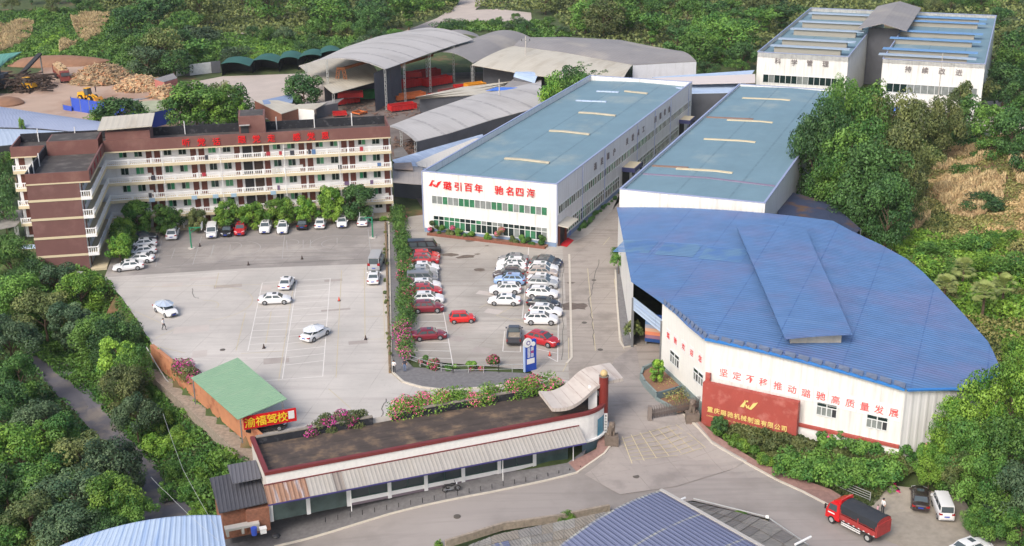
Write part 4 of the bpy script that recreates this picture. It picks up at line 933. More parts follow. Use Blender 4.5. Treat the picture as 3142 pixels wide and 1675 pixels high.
r = MB(); r.fbox(D, AW0+.2, 0-.2, .25, 8.0, 14.2, 14.45); r.fbox(D, AL+.2, AW0+.2, .25, 8.0, 14.2, 14.45); r.build('roof_deck', m_darkdeck, dm)
MB().fbox(D, AW0+.2, AW1-.2, DW+.2, .2, 13.9, 14.2).build('roof_deck', m_darkdeck, dm)
pp = MB(); Z1p = 15.85
pp.fbox(D, AW1, .0, -.0, .25, 13.95, Z1p); pp.fbox(D, -.25, 0, .25, 8.2, 13.95, Z1p-.1); pp.fbox(D, AL, AW0, 0, .25, 13.95, 15.6); pp.fbox(D, AL, AL+.25, .25, 8.2, 13.95, 15.55)
pp.fbox(D, AW0, AW1, DW, DW+.25, 13.95, 15.5); pp.fbox(D, AW1-.25, AW1, DW+.25, 0, 13.95, 15.55)
pp.build('parapet', m_brownpara, dm)
pk = MB(); pk.fbox(D, AL+.25, -.25, 7.95, 8.2, 14.3, 15.9); pk.fbox(D, AW0, AW0+.25, DW+.25, 0, 13.95, 15.6); pk.build('rear_parapet', m_blackwall, dm)
for a in (-58.5,-52.5,-34.5,-25.5+1,-19,-12.5,-6): MB().tube(D.p(a,7.85,14.4), D.p(a,7.85,16.7), .09).build('vent_pipe', white, dm)
for d in (-16.5,-13,-8): MB().tube(D.p(AW0+.4,d,14.2), D.p(AW0+.4,d,16.3), .09).build('vent_pipe', white, dm)
cn = MB(); cn.fbox(D, AW1, 0.05, -.08, 1.6, 13.75, 13.95); cn.fbox(D, AL-.05, AW0, -.08, 1.6, 13.75, 13.95); cn.fbox(D, AW0-.03, AW1+.08, DW-.08, DW, 13.75, 13.95); cn.fbox(D, AW1-1.6, AW1+.08, DW, 0, 13.75, 13.95); cn.build('cornice', m_beige, dm)
bd_ = MB()
for z in (2.2, 5.15, 8.15, 11.1): bd_.fbox(D, AW0-.03, -48.6, DW-.06, DW, z, z+.35)
bd_.build('beige_band', m_beige, dm)
# roof houses
rh = MB(); rh.fbox(D, -25.2, -20.8, 2.6, 7.9, 14.45, 18.2); o = rh.build('stair_house', m_brownpara, dm); MB().fbox(D, -24.9, -21.1, 2.9, 7.6, 18.2, 18.25).build('roof_patch', m_darkdeck, o)
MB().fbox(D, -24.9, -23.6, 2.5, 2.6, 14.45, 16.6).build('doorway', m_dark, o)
MB().fbox(D, -25.1, -23.4, 2.0, 2.59, 16.7, 16.8).build('door_hood', m_galv, o)
rh = MB(); rh.fbox(D, -46.6, -39.5, .3, 5.2, 14.45, 17.2); o = rh.build('roof_store', m_brownpara, dm)
MB().hexa([D.p(-47.6,-.3,17.6),D.p(-39,-.3,17.9),D.p(-39,6.5,18.6),D.p(-47.6,6.5,18.3),D.p(-47.6,-.3,17.75),D.p(-39,-.3,18.05),D.p(-39,6.5,18.75),D.p(-47.6,6.5,18.45)]).build('store_roof', m_beigeroof, o)
rh = MB(); rh.fbox(D, -55.6, -47.6, -1.5, 4.0, 14.2, 16.5); o = rh.build('roof_house', m_brownpara, dm); MB().fbox(D, -55.3, -47.9, -1.2, 3.7, 16.5, 16.55).build('roof_patch', m_darkdeck, o)
# floors, balconies, doors and windows
SL = [2.13, 5.12, 8.1, 11.07]
m_rail = mat('white_balustrade', (.8,.8,.79), .6, var=.05)
def balcony(name, P0, P1, z, posts=3.55, inward=1.6):
    """P0,P1 = (a,d) of the outer edge"""
    A, B = Vector((*P0, 0)), Vector((*P1, 0)); L_ = (B-A).length; e = (B-A)/L_; n_ = Vector((-e.y, e.x, 0))
    q = lambda s, o, zz: D.p(A.x+e.x*s+n_.x*o, A.y+e.y*s+n_.y*o, zz)
    def bx(mb, s0, s1, o0, o1, z0, z1): mb.hexa([q(s0,o0,z0),q(s1,o0,z0),q(s1,o1,z0),q(s0,o1,z0),q(s0,o0,z1),q(s1,o0,z1),q(s1,o1,z1),q(s0,o1,z1)])
    sb = MB(); bx(sb, 0, L_, 0, inward, z+.1, z+.4); s_ = sb.build(name, m_beige, dm)
    fb = MB(); bx(fb, -.03, L_+.03, -.06, .1, z, z+.5); fb.build('beige_fascia', m_beige, s_)
    rl = MB(); bx(rl, 0, L_, -.02, .12, z+1.28, z+1.42); bx(rl, 0, L_, 0, .1, z+.5, z+.62); rl.build('hand_rail', m_rail, s_)
    n = max(1, round(L_/posts))
    for i in range(n+1): pm = MB(); s0 = L_*i/n-.13; bx(pm, max(0, s0), min(L_, s0+.26), -.04, .16, z+.62, z+1.5); pm.build('balcony_post', m_rail, s_)
    bl = MB(); k = int(L_/.3)
    for i in range(k):
        s0 = L_*(i+.3)/k; bx(bl, s0, s0+.1, .0, .09, z+.62, z+1.28)
    o = bl.build('baluster', m_rail, s_); o['kind'] = 'stuff'; return s_
WINS = [-2.43,-4.84,-9.6,-12.05,-16.8,-19.2,-27.5,-29.9,-34.75,-37.16,-41.9,-44.35]
DOORS = [-.7,-6.56,-7.86,-13.7,-15.06,-20.9,-25.8,-31.65,-33,-38.86,-40.2]
fl = [0]+[z+.4 for z in SL]
curt = [m_dglass, m_dglass, m_dglass, mat('green_curtain', S(44,140,96), .4, var=.2, vs=2), mat('green_curtain_pale', S(92,160,120), .4, var=.2, vs=2), mat('dim_green_glass', S(40,86,70), .3, var=.3, vs=2)]
m_wf = mat('window_frame_pale', S(186,196,190), .5)
def dwin(a, d, z, wd=1.3, hh=1.35, side=0, m=None):
    F_ = D
    def bx(x0, x1, z0, z1, o0, o1):
        if side == 0: return [(x0+a,d-o1),(x1+a,d-o1),(x1+a,d-o0),(x0+a,d-o0)], z0, z1
        return [(d+o1,x0+a),(d+o1,x1+a),(d+o0,x1+a),(d+o0,x0+a)], z0, z1
    def add(mb, *r):
        P, z0, z1 = bx(*r); mb.hexa([F_.p(*p, z0) for p in P]+[F_.p(*p, z1) for p in P])
    fr = MB(); h_ = wd/2
    add(fr, -h_, h_, z, z+.06, 0, .06); add(fr, -h_, h_, z+hh-.06, z+hh, 0, .06); add(fr, -h_, -h_+.06, z+.06, z+hh-.06, 0, .06); add(fr, h_-.06, h_, z+.06, z+hh-.06, 0, .06); add(fr, -.03, .03, z+.06, z+hh-.06, 0, .06)
    f = fr.build('window', m_wf, dm)
    for x0, x1 in ((-h_+.07, -.04), (.04, h_-.07)):
        g = MB(); add(g, x0, x1, z+.07, z+hh-.07, .01, .03); g.build('pane', m or random.choice(curt), f)
def ddoor(a, d, z, wd=.95, hh=2.1, side=0, m=None):
    mb = MB(); P = [(a-wd/2,d-.04),(a+wd/2,d-.04),(a+wd/2,d),(a-wd/2,d)] if side == 0 else [(d+.04,a-wd/2),(d+.04,a+wd/2),(d,a+wd/2),(d,a-wd/2)]
    mb.hexa([D.p(*p, z) for p in P]+[D.p(*p, z+hh) for p in P]); mb.build('door', m or m_doorbrown, dm)
for k, z in enumerate(fl):
    zz = z if k else .15
    if k: balcony('balcony', (AW1, 0), (0, 0), SL[k-1]); balcony('balcony', (AL, 0), (AW0, 0), SL[k-1], 2.7); balcony('balcony', (AW1, DW), (AW1, 0), SL[k-1], 3.5)
    if k:
        s_ = MB(); s_.fbox(D, -48.6, AW1-.02, DW-.05, DW+.1, SL[k-1]+1.28, SL[k-1]+1.42); s_.fbox(D, -48.6, AW1-.02, DW-.06, DW+.1, SL[k-1], SL[k-1]+.5)
        for i in range(5): s_.fbox(D, -48.5+i*.32, -48.4+i*.32, DW, DW+.08, SL[k-1]+.5, SL[k-1]+1.28)
        s_.build('end_balustrade', m_rail, dm)
    for a in WINS: dwin(a, 1.58, zz+1.0 if k else 1.0, hh=1.25 if k else .9)
    for a in DOORS: ddoor(a, 1.58, zz, hh=2.15 if k else 1.9)
    for a, w_ in ((-22.4,1.5),(-24.15,1.5)):
        ddoor(a, 1.57, zz, w_, 2.2 if k else 1.9, m=m_dark if a < -23 else mat('louvred_stair', S(74,60,54), .8, ribs=(1,.25,.05)))
    for a in (-58.0,): dwin(a, 1.58, zz+1.0 if k else 1.0, 1.5, 1.25 if k else .9)
    ddoor(-60.4, 1.58, zz)
    for d in (-14.5, -11.0, -7.0, -3.5): dwin(d, AW1-1.58, zz+1.0 if k else 1.0, 1.4, 1.2 if k else .9, side=1)
    for d in (-16.2, -9.0, -5.2, -1.2): ddoor(d, AW1-1.58, zz, side=1, hh=2.1 if k else 1.9)
for k in range(0, 12): a = -1.2-k*4.3; 
for a in [-.05]+[-3.55*i-.1 for i in range(1, 13)]:
    MB().fbox(D, a-.12, a+.12, .0, .24, 0, 2.1).build('column', white, dm) if a > -46.5 else None
for a, k in ((-33.4,0),(-26.9,0),(-20.3,0),(-40.3,0),(-29.9,0)): MB().fbox(D, a-.45, a+.45, -.1, -.065, SL[1]-.1, SL[1]+.55).build('blue_plaque', mat('pale_blue_plaque', S(150,176,196), .5), dm)
st_ = MB(); st_.fbox(D, AW1, 0, -1.0, 1.55, -.1, .14); st_.fbox(D, AW1-1.5, AW1+.9, DW-.5, 0-1.05, -.3, .13); st_.build('plinth_step', m_beige, dm)
# washing and air conditioners on the balconies
for i in range(26):
    a = random.uniform(-45.5,-1.2); z = SL[random.randint(0,3)]+.75; w_ = random.uniform(.35,.8); MB().fbox(D, a, a+w_, -.09, -.045, z+random.uniform(-.1,.1), z+.72).build('hung_washing', mat('washing_'+'abcde'[i%5], [S(60,62,70),S(170,60,70),S(90,120,160),S(200,196,188),S(110,90,120)][i%5], .9), dm)
for i in range(14):
    a = random.choice(WINS)+1.05; z = SL[random.randint(0,3)]+.45; MB().fbox(D, a, a+.75, 1.2, 1.55, z+.6, z+1.1).build('air_conditioner', white, dm)
for a in (-8.9,-18.1,-28.6,-38.0): MB().fbox(D, a, a+.1, -.12, -.07, .1, 13.7).build('downpipe', white, dm)
# red slogan on the parapet, faint one on the wing
for c, a in zip('听党话跟党走感党恩', [None]*9): pass
for c, (x, y) in zip('听党话', [(1352,277),(1462,273),(1572,270)]):
    a, z = D.on_d(*Z2(x, y), -.06); put_glyph(c, D.p(a, -.1, z), D.e.to_3d(), 1.35, m_red, dm, depth=.05)
for c, (x, y) in zip('跟党走感党恩', [(243,232),(360,226),(481,220),(686,210),(803,204),(918,199)]):
    a, z = D.on_d(*Z3(x, y), -.06); put_glyph(c, D.p(a, -.1, z), D.e.to_3d(), 1.35, m_red, dm, depth=.05)
for i, c in enumerate('爱国爱家'):
    put_glyph(c, D.p(AW1+.06, DW+2.5+i*3.6, 14.85), D.n.to_3d(), 1.1, mat('faint_red_letter', S(150,40,46), .6), dm, depth=.03)
# ================================================================== SHOP ROW
R0_, R1_ = at(828/K, 1600/K, -2.2), at(1644/K, 1437/K, -2.2)
G = Frame(R0_, math.atan2(-(R1_-R0_).y, (R1_-R0_).x)); ZR = -2.2
sh = thing('shop_row', 'low white brick shop row with maroon coping, long awning and rounded end', 'shop building', G.p(16, 0, ZR))
cxr, rad = 34.6, 4.6                         # rounded right end
arcp = [(cxr+rad*math.sin(t), rad-rad*math.cos(t)) for t in np.linspace(0, PI/2+.25, 12)]
out = [(0,0),(8,0),(16,0),(24,0),(cxr,0)]+arcp[1:]+[(38.5,8.0),(36,8.6),(0,8.3)]
def ring(mb, P, z0, z1, closed=False, mi=0, off=0):
    s = 0; R_ = range(len(P) if closed else len(P)-1)
    for i in R_:
        p, q = P[i], P[(i+1) % len(P)]; L_ = math.hypot(q[0]-p[0], q[1]-p[1])
        mb.face([G.p(*p,z0),G.p(*q,z0),G.p(*q,z1),G.p(*p,z1)], [(s,z0),(s+L_,z0),(s+L_,z1),(s,z1)], mi); s += L_
curve = [(cxr,0)]+arcp[1:]
mb = MB(); ring(mb, [(0,0),(cxr,0)], -.15, 3.1, mi=0); ring(mb, curve, 2.1, 3.1, mi=0); ring(mb, curve, -.2, .0, mi=0); ring(mb, [(0,8.3),(0,0)], ZR, 3.1, mi=1); ring(mb, [arcp[-1],(38.5,8.0),(36,8.6),(0,8.3)], ZR, 3.0, mi=1)
mb.build('wall', [m_brickw, mat('shop_side_render', S(200,194,186), .8, var=.1)], sh)
mb = MB(); ring(mb, curve, ZR, -.2); mb.build('slate_base', m_teal, sh)
mb = MB(); ring(mb, [(36.6,.35)]+[c for c in arcp[4:10]], 0.0, 2.1); mb.build('curved_window', mat('teal_blind', S(80,150,176), .25, ribs=(0,.5,.05)), sh)
mb = MB(); ring(mb, [(cxr,0)]+arcp[1:5], 0.0, 2.1); ring(mb, arcp[9:], 0, 2.1); mb.build('curved_wall', m_brickw, sh)
mb = MB(); P = [(x*1.0, y) for x, y in curve]
for p, q in zip(P, P[1:]):
    def o_(p, k): v = Vector((p[0]-cxr, p[1]-rad)); v = v.normalized()*(rad+k); return (cxr+v.x, rad+v.y)
    mb.hexa([G.p(*o_(p,.3),-.15),G.p(*o_(q,.3),-.15),G.p(*o_(q,.01),-.15),G.p(*o_(p,.01),-.15),G.p(*o_(p,.3),.02),G.p(*o_(q,.3),.02),G.p(*o_(q,.01),.02),G.p(*o_(p,.01),.02)])
mb.build('white_ledge', white, sh)
# maroon coping following the front and the curve
mb = MB(); mb.fbox(G, -.1, cxr, -.12, .3, 3.1, 3.45); mb.fbox(G, -.1, .35, .3, 8.3, 3.1, 3.45)
for p, q in zip(curve, curve[1:]): mb.hexa([G.p(*o_(p,.12),3.1),G.p(*o_(q,.12),3.1),G.p(*o_(q,-.3),3.1),G.p(*o_(p,-.3),3.1),G.p(*o_(p,.12),3.45),G.p(*o_(q,.12),3.45),G.p(*o_(q,-.3),3.45),G.p(*o_(p,-.3),3.45)])
mb.build('coping', m_maroon, sh)
mb = MB(); mb.face([G.p(.2,.2,2.45),G.p(cxr,.2,2.45)]+[G.p(*o_(p,-.25),2.45) for p in arcp[1:]]+[G.p(38.3,7.9,2.45),G.p(36,8.4,2.45),G.p(.2,8.1,2.45)]); mb.build('roof_deck', m_bitumen, sh)
mb = MB(); mb.fbox(G, .35, 13.2, 8.0, 8.3, 2.3, 3.3); mb.fbox(G, 15.4, 36, 8.0, 8.35, 2.3, 3.3); mb.build('rear_parapet', m_blackwall, sh)
mb = MB(); mb.fbox(G, .5, 13.2, 7.95, 8.4, 3.3, 3.42); mb.fbox(G, 15.4, 36, 7.95, 8.4, 3.3, 3.42); mb.build('parapet_cap', mat('weathered_cement', S(140,132,122), .9, var=.2, vs=1.5), sh)
# shop front openings
for a0, a1 in ((.45,3.8),(4.2,8.0),(29.1,32.9)): MB().fbox(G, a0, a1, -.02, .03, ZR+.03, -.2).build('shop_front_glass', mat('shop_glass', S(70,86,84), .2, var=.3, vs=.8), sh)
mb = MB(); mb.fbox(G, 8.4, 29.1, -.05, 0, ZR, -1.4); mb.build('sill_wall', white, sh)
mb = MB(); mb.fbox(G, 8.4, 29.1, -.08, -.05, ZR, ZR+.28); mb.build('grey_skirting', mat('mauve_grey', S(116,104,112), .8), sh)
for a0, a1 in ((8.5,12.35),(12.8,16.35),(16.75,20.5),(20.9,24.6),(25.0,28.7)):
    f = MB(); f.fbox(G, a0, a1, -.1, 0, -1.42, -1.34); f.fbox(G, a0, a0+.08, -.1, 0, -1.34, -.15); f.fbox(G, a1-.08, a1, -.1, 0, -1.34, -.15); f.fbox(G, (a0+a1)/2-.03, (a0+a1)/2+.03, -.08, 0, -1.34, -.15); f = f.build('window', m_bluefence and mat('green_window_frame', S(50,80,74), .5), sh)
    for x0, x1 in ((a0+.09, (a0+a1)/2-.04), ((a0+a1)/2+.04, a1-.09)): MB().fbox(G, x0, x1, -.04, -.01, -1.33, -.16).build('pane', m_glass, f)
for a in (.2, 4.0, 8.2, 12.57, 16.55, 20.7, 24.8, 28.9): MB().fbox(G, a-.2, a+.2, -.14, -.001, ZR, -.1).build('pier', white, sh)
for a in (8.2, 24.8, 33.0): MB().tube(G.p(a,-1.2,ZR), G.p(a,-1.2,1.15), .05).build('awning_post', white, sh)
def awn(a0, a1, m, nm, z=0): MB().loft([[G.p(a0+(a1-a0)*i/6, -1.95, .9+z) for i in range(7)], [G.p(a0+(a1-a0)*i/6, -.02, 1.95+z) for i in range(7)]], thick=.05).build(nm, m, sh)
awn(-.3, 3.9, mat('rusty_awning', S(146,112,92), .8, streak=(S(176,186,200),.95,(1.6,.25,1)), ribs=(0,.45,.07)), 'rusty_awning_panel')
m_awn = mat('awning_sheet', S(162,158,152), .7, var=.08, vs=.6, ribs=(0,.42,.03), streak=(S(150,142,130),.5,(.8,.2,1)))
xs_ = [3.9,6.6,7.6,12.8,18,23.2,28.4,34.2]
for i, (a0, a1) in enumerate(zip(xs_, xs_[1:])): awn(a0+.01, a1, mat('awning_patch', S(134,126,120), .8, ribs=(0,.5,.08)) if i == 1 else m_awn, 'awning_panel', .0 if i % 2 else .012)
MB().fbox(G, -.3, 34.2, -2.0, -1.92, .72, .86).build('awning_edge', mat('purple_blue_edge', S(66,60,120), .5), sh)
MB().fbox(G, -.3, 34.2, -.06, -.01, 1.98, 2.1).build('flashing', m_maroon, sh)
# bollard studs along the kerb
for i in range(24):
    p = gnd(1000+i*17.6, 1283-i*4.0) if False else G.p(5.2+i*1.28, -2.35, ZR+.05)
    o = MB().tube(p, (p.x, p.y, p.z+.55), .04, n=6).build('bollard', m_black); tag(o, 'thin dark bollard in the row along the kerb before the long awning', 'bollard', 'thin bollards along the shop pavement')
# brick shack at the left end
bs_ = thing('brick_shack', 'brown brick shack with black sheet roofs at the left end of the shop row', 'shack', G.p(-2.5, 2, ZR-.2))
mb = MB(); mb.fbox(G, -4.6, -.05, .3, 5.6, ZR-1.2, -.1, 0); mb.fbox(G, -2.3, -.05, -.6, .3, ZR-.6, -.2, 0); mb.build('brick_wall', mat('rough_brick', S(140,94,74), .9, var=.35, vs=4, bump=.03, bs=12), bs_)
MB().hexa([G.p(-4.9,-.2,-.1),G.p(-.1,-.6,.3),G.p(-.1,5.6,1.0),G.p(-4.9,6.0,.6),G.p(-4.9,-.2,0),G.p(-.1,-.6,.4),G.p(-.1,5.6,1.1),G.p(-4.9,6.0,.7)]).build('roof', mat('black_sheet', S(70,70,76), .7, var=.15, ribs=(0,.4,.05)), bs_)
MB().hexa([G.p(-3.0,2.6,1.35),G.p(-.1,2.3,1.55),G.p(-.1,5.6,1.95),G.p(-3.0,5.9,1.8),G.p(-3.0,2.6,1.43),G.p(-.1,2.3,1.63),G.p(-.1,5.6,2.03),G.p(-3.0,5.9,1.88)]).build('upper_roof', mat('grey_sheet_b', S(92,92,98), .7, ribs=(0,.4,.05)), bs_)
tb = thing('wash_trough', 'white concrete wash trough standing before the brick shack', 'trough', G.p(-3.4, -.8, ZR)); mb = MB(); mb.fbox(G, -4.6, -1.2, -1.2, -.4, ZR+.5, ZR+.75)
for a in (-4.5,-3.0,-1.5): mb.fbox(G, a, a+.25, -1.2, -.4, ZR-.1, ZR+.5)
mb.build('basin', mat('pale_concrete', S(190,186,178), .8, var=.1), tb)
o = MB().tube(G.p(-1.9,-1.9,ZR), G.p(-1.9,-1.9,ZR+.8), .28, .32, 12).build('blue_barrel', m_bluefence); tag(o, 'blue plastic barrel next to the wash trough', 'barrel')
o = MB().fbox(G, -1.3, -.7, -2.1, -1.6, ZR, ZR+.5).fbox(G,-1.35,-.65,-2.15,-1.55,ZR+.5,ZR+.58).build('white_box', white); tag(o, 'small white box beside the blue barrel', 'box')
# ================================================================== GATE
gt = thing('gate_monument', 'maroon gate pillar with stone ball carrying a wavy stone canopy over the shop roof', 'gate', gnd(1517, 1088))
pc = gnd(1517, 1085); zb = pc.z
MB().tube((pc.x,pc.y,zb), (pc.x,pc.y,6.5), .52, n=20).build('pillar', mat('maroon_tile', S(118,42,36), .5, var=.1, vs=1.5), gt, smooth=True)
MB().sphere((pc.x,pc.y,6.85), .42, 14, 8).build('stone_ball', mat('golden_stone', S(196,172,124), .6, var=.15, vs=3), gt, smooth=True)
MB().tube((pc.x,pc.y,6.5),(pc.x,pc.y,6.56), .56, n=20).build('pillar_cap', mat('grey_stone', S(120,112,104), .8), gt)
# canopy: S-wave slab from above the shop roof to beyond the pillar
cp = [(0,4.15),(1.5,4.0),(3,4.05),(4.5,4.5),(6,5.15),(7.5,5.6),(9,5.75),(10.5,5.62),(11.8,5.3)]
A0 = at(1430, 1000, 4.3); Ccen = Vector((pc.x, pc.y, 0)); 
g0, g1 = at(1357, 1002, 4.3), at(1397, 1028, 4.3)      # left end, far and near corner
e0, e1 = at(1480, 900+0, 5.6), at(1568, 943, 5.2)
ctrN = [at(*p) for p in [(1389,1027,4.5),(1416,1026,4.35),(1440,1020,4.4),(1464,1005,4.7),(1482,989,5.1),(1495,977,5.4),(1513,965,5.65),(1533,958,5.7),(1568,951,5.5)]]
ctrF = [at(*p) for p in [(1355,983,4.5),(1385,983,4.35),(1413,972,4.4),(1434,955,4.7),(1454,936,5.1),(1475,924,5.4),(1499,919,5.65),(1513,916,5.7),(1535,912,5.5)]]
def sp(P, n):
    out_ = []
    for i in range(n+1):
        t = i/n*(len(P)-1); k = min(int(t), len(P)-2); f_ = t-k; p0, p1, p2, p3 = P[max(k-1,0)], P[k], P[k+1], P[min(k+2, len(P)-1)]
        out_.append(.5*((2*p1)+(p2-p0)*f_+(2*p0-5*p1+4*p2-p3)*f_*f_+(3*p1-p0-3*p2+p3)*f_**3))
    return out_
cn_, cf_ = sp(ctrN, 22), sp(ctrF, 22)
rws = [[a_.lerp(b_, k/3) for a_, b_ in zip(cn_, cf_)] for k in range(4)]
MB().loft(rws, thick=.4).build('wave_canopy', mat('pale_stone_slab', S(198,188,178), .8, var=.07, vs=.8, uvline=(0,1.3,.08,S(150,130,118)), streak=(S(150,124,110),.5,(.9,.15,1))), gt)
q0, q1 = cn_[15].lerp(cf_[15], .3), cn_[15].lerp(cf_[15], .7)
MB().box(pc.x-1.7, pc.x-.75, pc.y-.3, pc.y+.3, 2.6, 5.3).build('canopy_support', white, gt)
bp_ = MB(); bp_.box(pc.x+.05, pc.x+.42, pc.y-.62, pc.y-.5, 1.1-1.2, 3.4-1.2); o = bp_.build('name_plate', white, gt)
for i, c in enumerate('重庆璐驰机械'): put_glyph(c, (pc.x+.235, pc.y-.64, 1.95-i*.36), (1,0,0), .26, m_black, o, depth=.005)
# stretching gate
sg = thing('sliding_gate', 'folding steel lattice gate pulled half open beside the red sign wall', 'gate', gnd(1632, 1050))
gA, gB = gnd(1634, 1056), gnd(1760, 1030); d_ = (gB-gA).normalized(); n_ = 30; Lg = (gB-gA).length
pm = MB().bar(gA+Vector((0,0,.02)), gA+Vector((0,0,1.75)), .55, .45); pm.build('motor_post', mat('dull_steel', S(140,130,124), .6, metal=.3), sg)
m_gate = mat('dark_gate_bar', S(104,94,90), .5, metal=.3)
for i in range(n_):
    p = gA+d_*(Lg*(i+.8)/n_); q = gA+d_*(Lg*(i+1.8)/n_) if i < n_-1 else p+d_*.2
    l = MB(); l.bar(p+Vector((0,0,.08)), p+Vector((0,0,1.5)), .06); l.tube(p+Vector((0,0,1.5)), p+d_*.12+Vector((0,0,1.78)), .04, .02, 5)
    for z0, z1 in ((.3,1.3),(1.3,.3),(.15,.8),(.8,.15),(.8,1.4)): l.bar(p+Vector((0,0,z0)), q+Vector((0,0,z1)), .035)
    l.build('lattice_frame', m_gate, sg)
# stone lions
def lion(pos, lab, az):
    t = thing('stone_lion', lab, 'statue', pos, 'stone lions at the gate')
    p = Vector(pos); MB().box(p.x-.75, p.x+.75, p.y-.6, p.y+.6, p.z-.2, p.z+1.0).build('pedestal', mat('lion_stone', S(112,100,90), .9, var=.3, vs=2.5), t)
    c, s = math.cos(az), math.sin(az); v = lambda x, y, z: (p.x+x*c-y*s, p.y+x*s+y*c, p.z+z)
    m = MB(); m.tube(v(-.35,0,1.0), v(-.15,0,1.9), .42, .34, 10); m.tube(v(-.1,0,1.7), v(.05,0,2.15), .4, .36, 10); m.sphere(v(.08,0,2.3), .38, 10, 7); m.sphere(v(.36,0,2.2), .2, 8, 6)
    for y in (-.2,.2): m.tube(v(.2,y,1.0), v(.12,y,1.8), .11, .13, 7); m.tube(v(-.3,y*1.7,1.1), v(.15,y*1.7,1.1), .2, .12, 8); m.sphere(v(.02,y*1.3,2.58), .1, 6, 4)
    m.build('lion_body', mat('lion_stone', (.2,.2,.2)), t, smooth=True)
lion(gnd(1538, 1115), 'weathered stone lion on a pedestal at the foot of the maroon pillar', -1.2)
lion(gnd(1741, 1057), 'weathered stone lion on a pedestal before the folding lattice gate', -1.9)
# planters by the gate wall
pt = thing('planter_bed', 'grey rendered double planter bed with young trees along the gate wall', 'planter', gnd(1660, 960))
pk_ = [(1608,952),(1618,935),(1640,925),(1662,920)]
def wallline(t, pts, z1, nm, m, wd=.25, z0=-1.6):
    mb = MB()
    for a_, b_ in zip(pts, pts[1:]):
        p, q = (Vector(a_) if len(a_) == 3 else gnd(*a_)), (Vector(b_) if len(b_) == 3 else gnd(*b_)); e = (q-p); e.z = 0; e.normalize(); s = Vector((-e.y, e.x, 0))*wd/2
        p0, q0 = p-e*.1, q+e*.1
        mb.hexa([Vector((*(p0-s).xy,z0)),Vector((*(q0-s).xy,z0)),Vector((*(q0+s).xy,z0)),Vector((*(p0+s).xy,z0)),Vector((*(p0-s).xy,z1)),Vector((*(q0-s).xy,z1)),Vector((*(q0+s).xy,z1)),Vector((*(p0+s).xy,z1))])
    return mb.build(nm, m, t)
wallline(pt, [(1668,925),(1640,930),(1618,940),(1612,957),(1622,975),(1652,1006)], .95, 'rim', m_greyplinth)
wallline(pt, [(1652,1006),(1700,992),(1725,985)], .95, 'dividing_wall', m_teal)
wallline(pt, [(1652,1008),(1700,1042)], .4, 'rim', m_greyplinth)
bed1 = [at(u, v, .7) for u, v in [(1665,918),(1640,922),(1622,932),(1616,945),(1626,962),(1652,994),(1722,975)]]; MB().face([tuple(p) for p in bed1]).build('upper_soil', m_reddirt, pt)
bed2 = [at(u, v, .1) for u, v in [(1655,1002),(1722,985),(1765,1020),(1705,1038)]]; MB().face([tuple(p) for p in bed2]).build('lower_soil', m_reddirt, pt)
# blue sign totem
tp = thing('sign_totem', 'tall blue notice totem with white roundel at the car park corner', 'sign', at(1335, 932)); Ft = Frame(at(1324, 936), -.55)
MB().fbox(Ft, -.1, 1.5, 0, .35, 0, 4.1).build('panel', mat('deep_blue_sign', S(26,70,168), .4), tp)
MB().fbox(Ft, -.25, -.11, .0, .3, 0, 3.5).build('side_strip', mat('light_blue_strip', S(170,190,226), .4), tp)
mb = MB(); mb.tube(Ft.p(.15,-.12,3.95), Ft.p(.15,-.02,3.95), .62, n=24); o = mb.build('roundel', white, tp); MB().tube(Ft.p(.25,-.14,3.9), Ft.p(.25,-.121,3.9), .3, n=20).build('roundel_ring', mat('purple_grey', S(120,110,160), .5), o); MB().tube(Ft.p(.25,-.16,3.9), Ft.p(.25,-.141,3.9), .17, n=16).build('roundel_centre', white, o)
MB().tube(Ft.p(1.0,-.1,3.6), Ft.p(1.0,-.02,3.6), .3, n=16).build('small_roundel', white, tp)
MB().fbox(Ft, .1, 1.2, -.04, -.01, 1.0, 1.7).build('white_notice', white, tp)
for i in range(8):
    for j in range(2): MB().fbox(Ft, .2+j*.5, .2+j*.5+.38, -.03, -.01, 1.9+i*.17, 2.0+i*.17).build('text_line', mat('red_text_line', S(190,70,110), .5) if i in (3,4) and j else white, tp)
# ================================================================== fences, walls
def rail_fence(name, lab, pts, hh, m, n_r=3, post=1.6, z=None, grp=None):
    P = [gnd(*p) for p in pts]; t = thing(name, lab, 'fence', P[0], grp)
    for a_, b_ in zip(P, P[1:]):
        L_ = (b_-a_).length; n = max(1, round(L_/post))
        for i in range(n+1): q = a_.lerp(b_, i/n); MB().bar(q, q+Vector((0,0,hh)), .07).build('fence_post', m, t)
        for k in range(n_r): zz = Vector((0,0,hh*(k+1)/n_r-.04)); MB().bar(a_+zz, b_+zz, .05).build('fence_rail', m, t)
    return t
rail_fence('rail_fence', 'grey steel rail fence between the bougainvillea and the round paved walk', [(1030,905),(1034,914),(1080,930),(1140,940),(1255,938),(1322,936)], 1.1, m_galv, 2, 1.7)
rail_fence('roadside_rail', 'pale steel roadside rail below the thicket by the red lorry', [(2080,1215),(2130,1238),(2188,1262)], 1.1, m_galv, 4, 2)
bw_ = thing('yard_kerb_wall', 'low mossy wall dividing the driving yard from the garden path', 'wall', at(980,750)); mb = MB(); 
wallline(bw_, [Vector(at(975,562)),Vector(at(983,938))] if False else [tuple(at(970,562)),tuple(at(981,938))], .35, 'wall_band', mat('mossy_wall', S(128,108,82), .95, var=.3, vs=2), .3, -.1)
for i in range(9): p = at(968+i*1.4, 575+i*45); MB().bar(p, p+Vector((0,0,1.0)), .12).build('wall_post', m_stone, bw_)
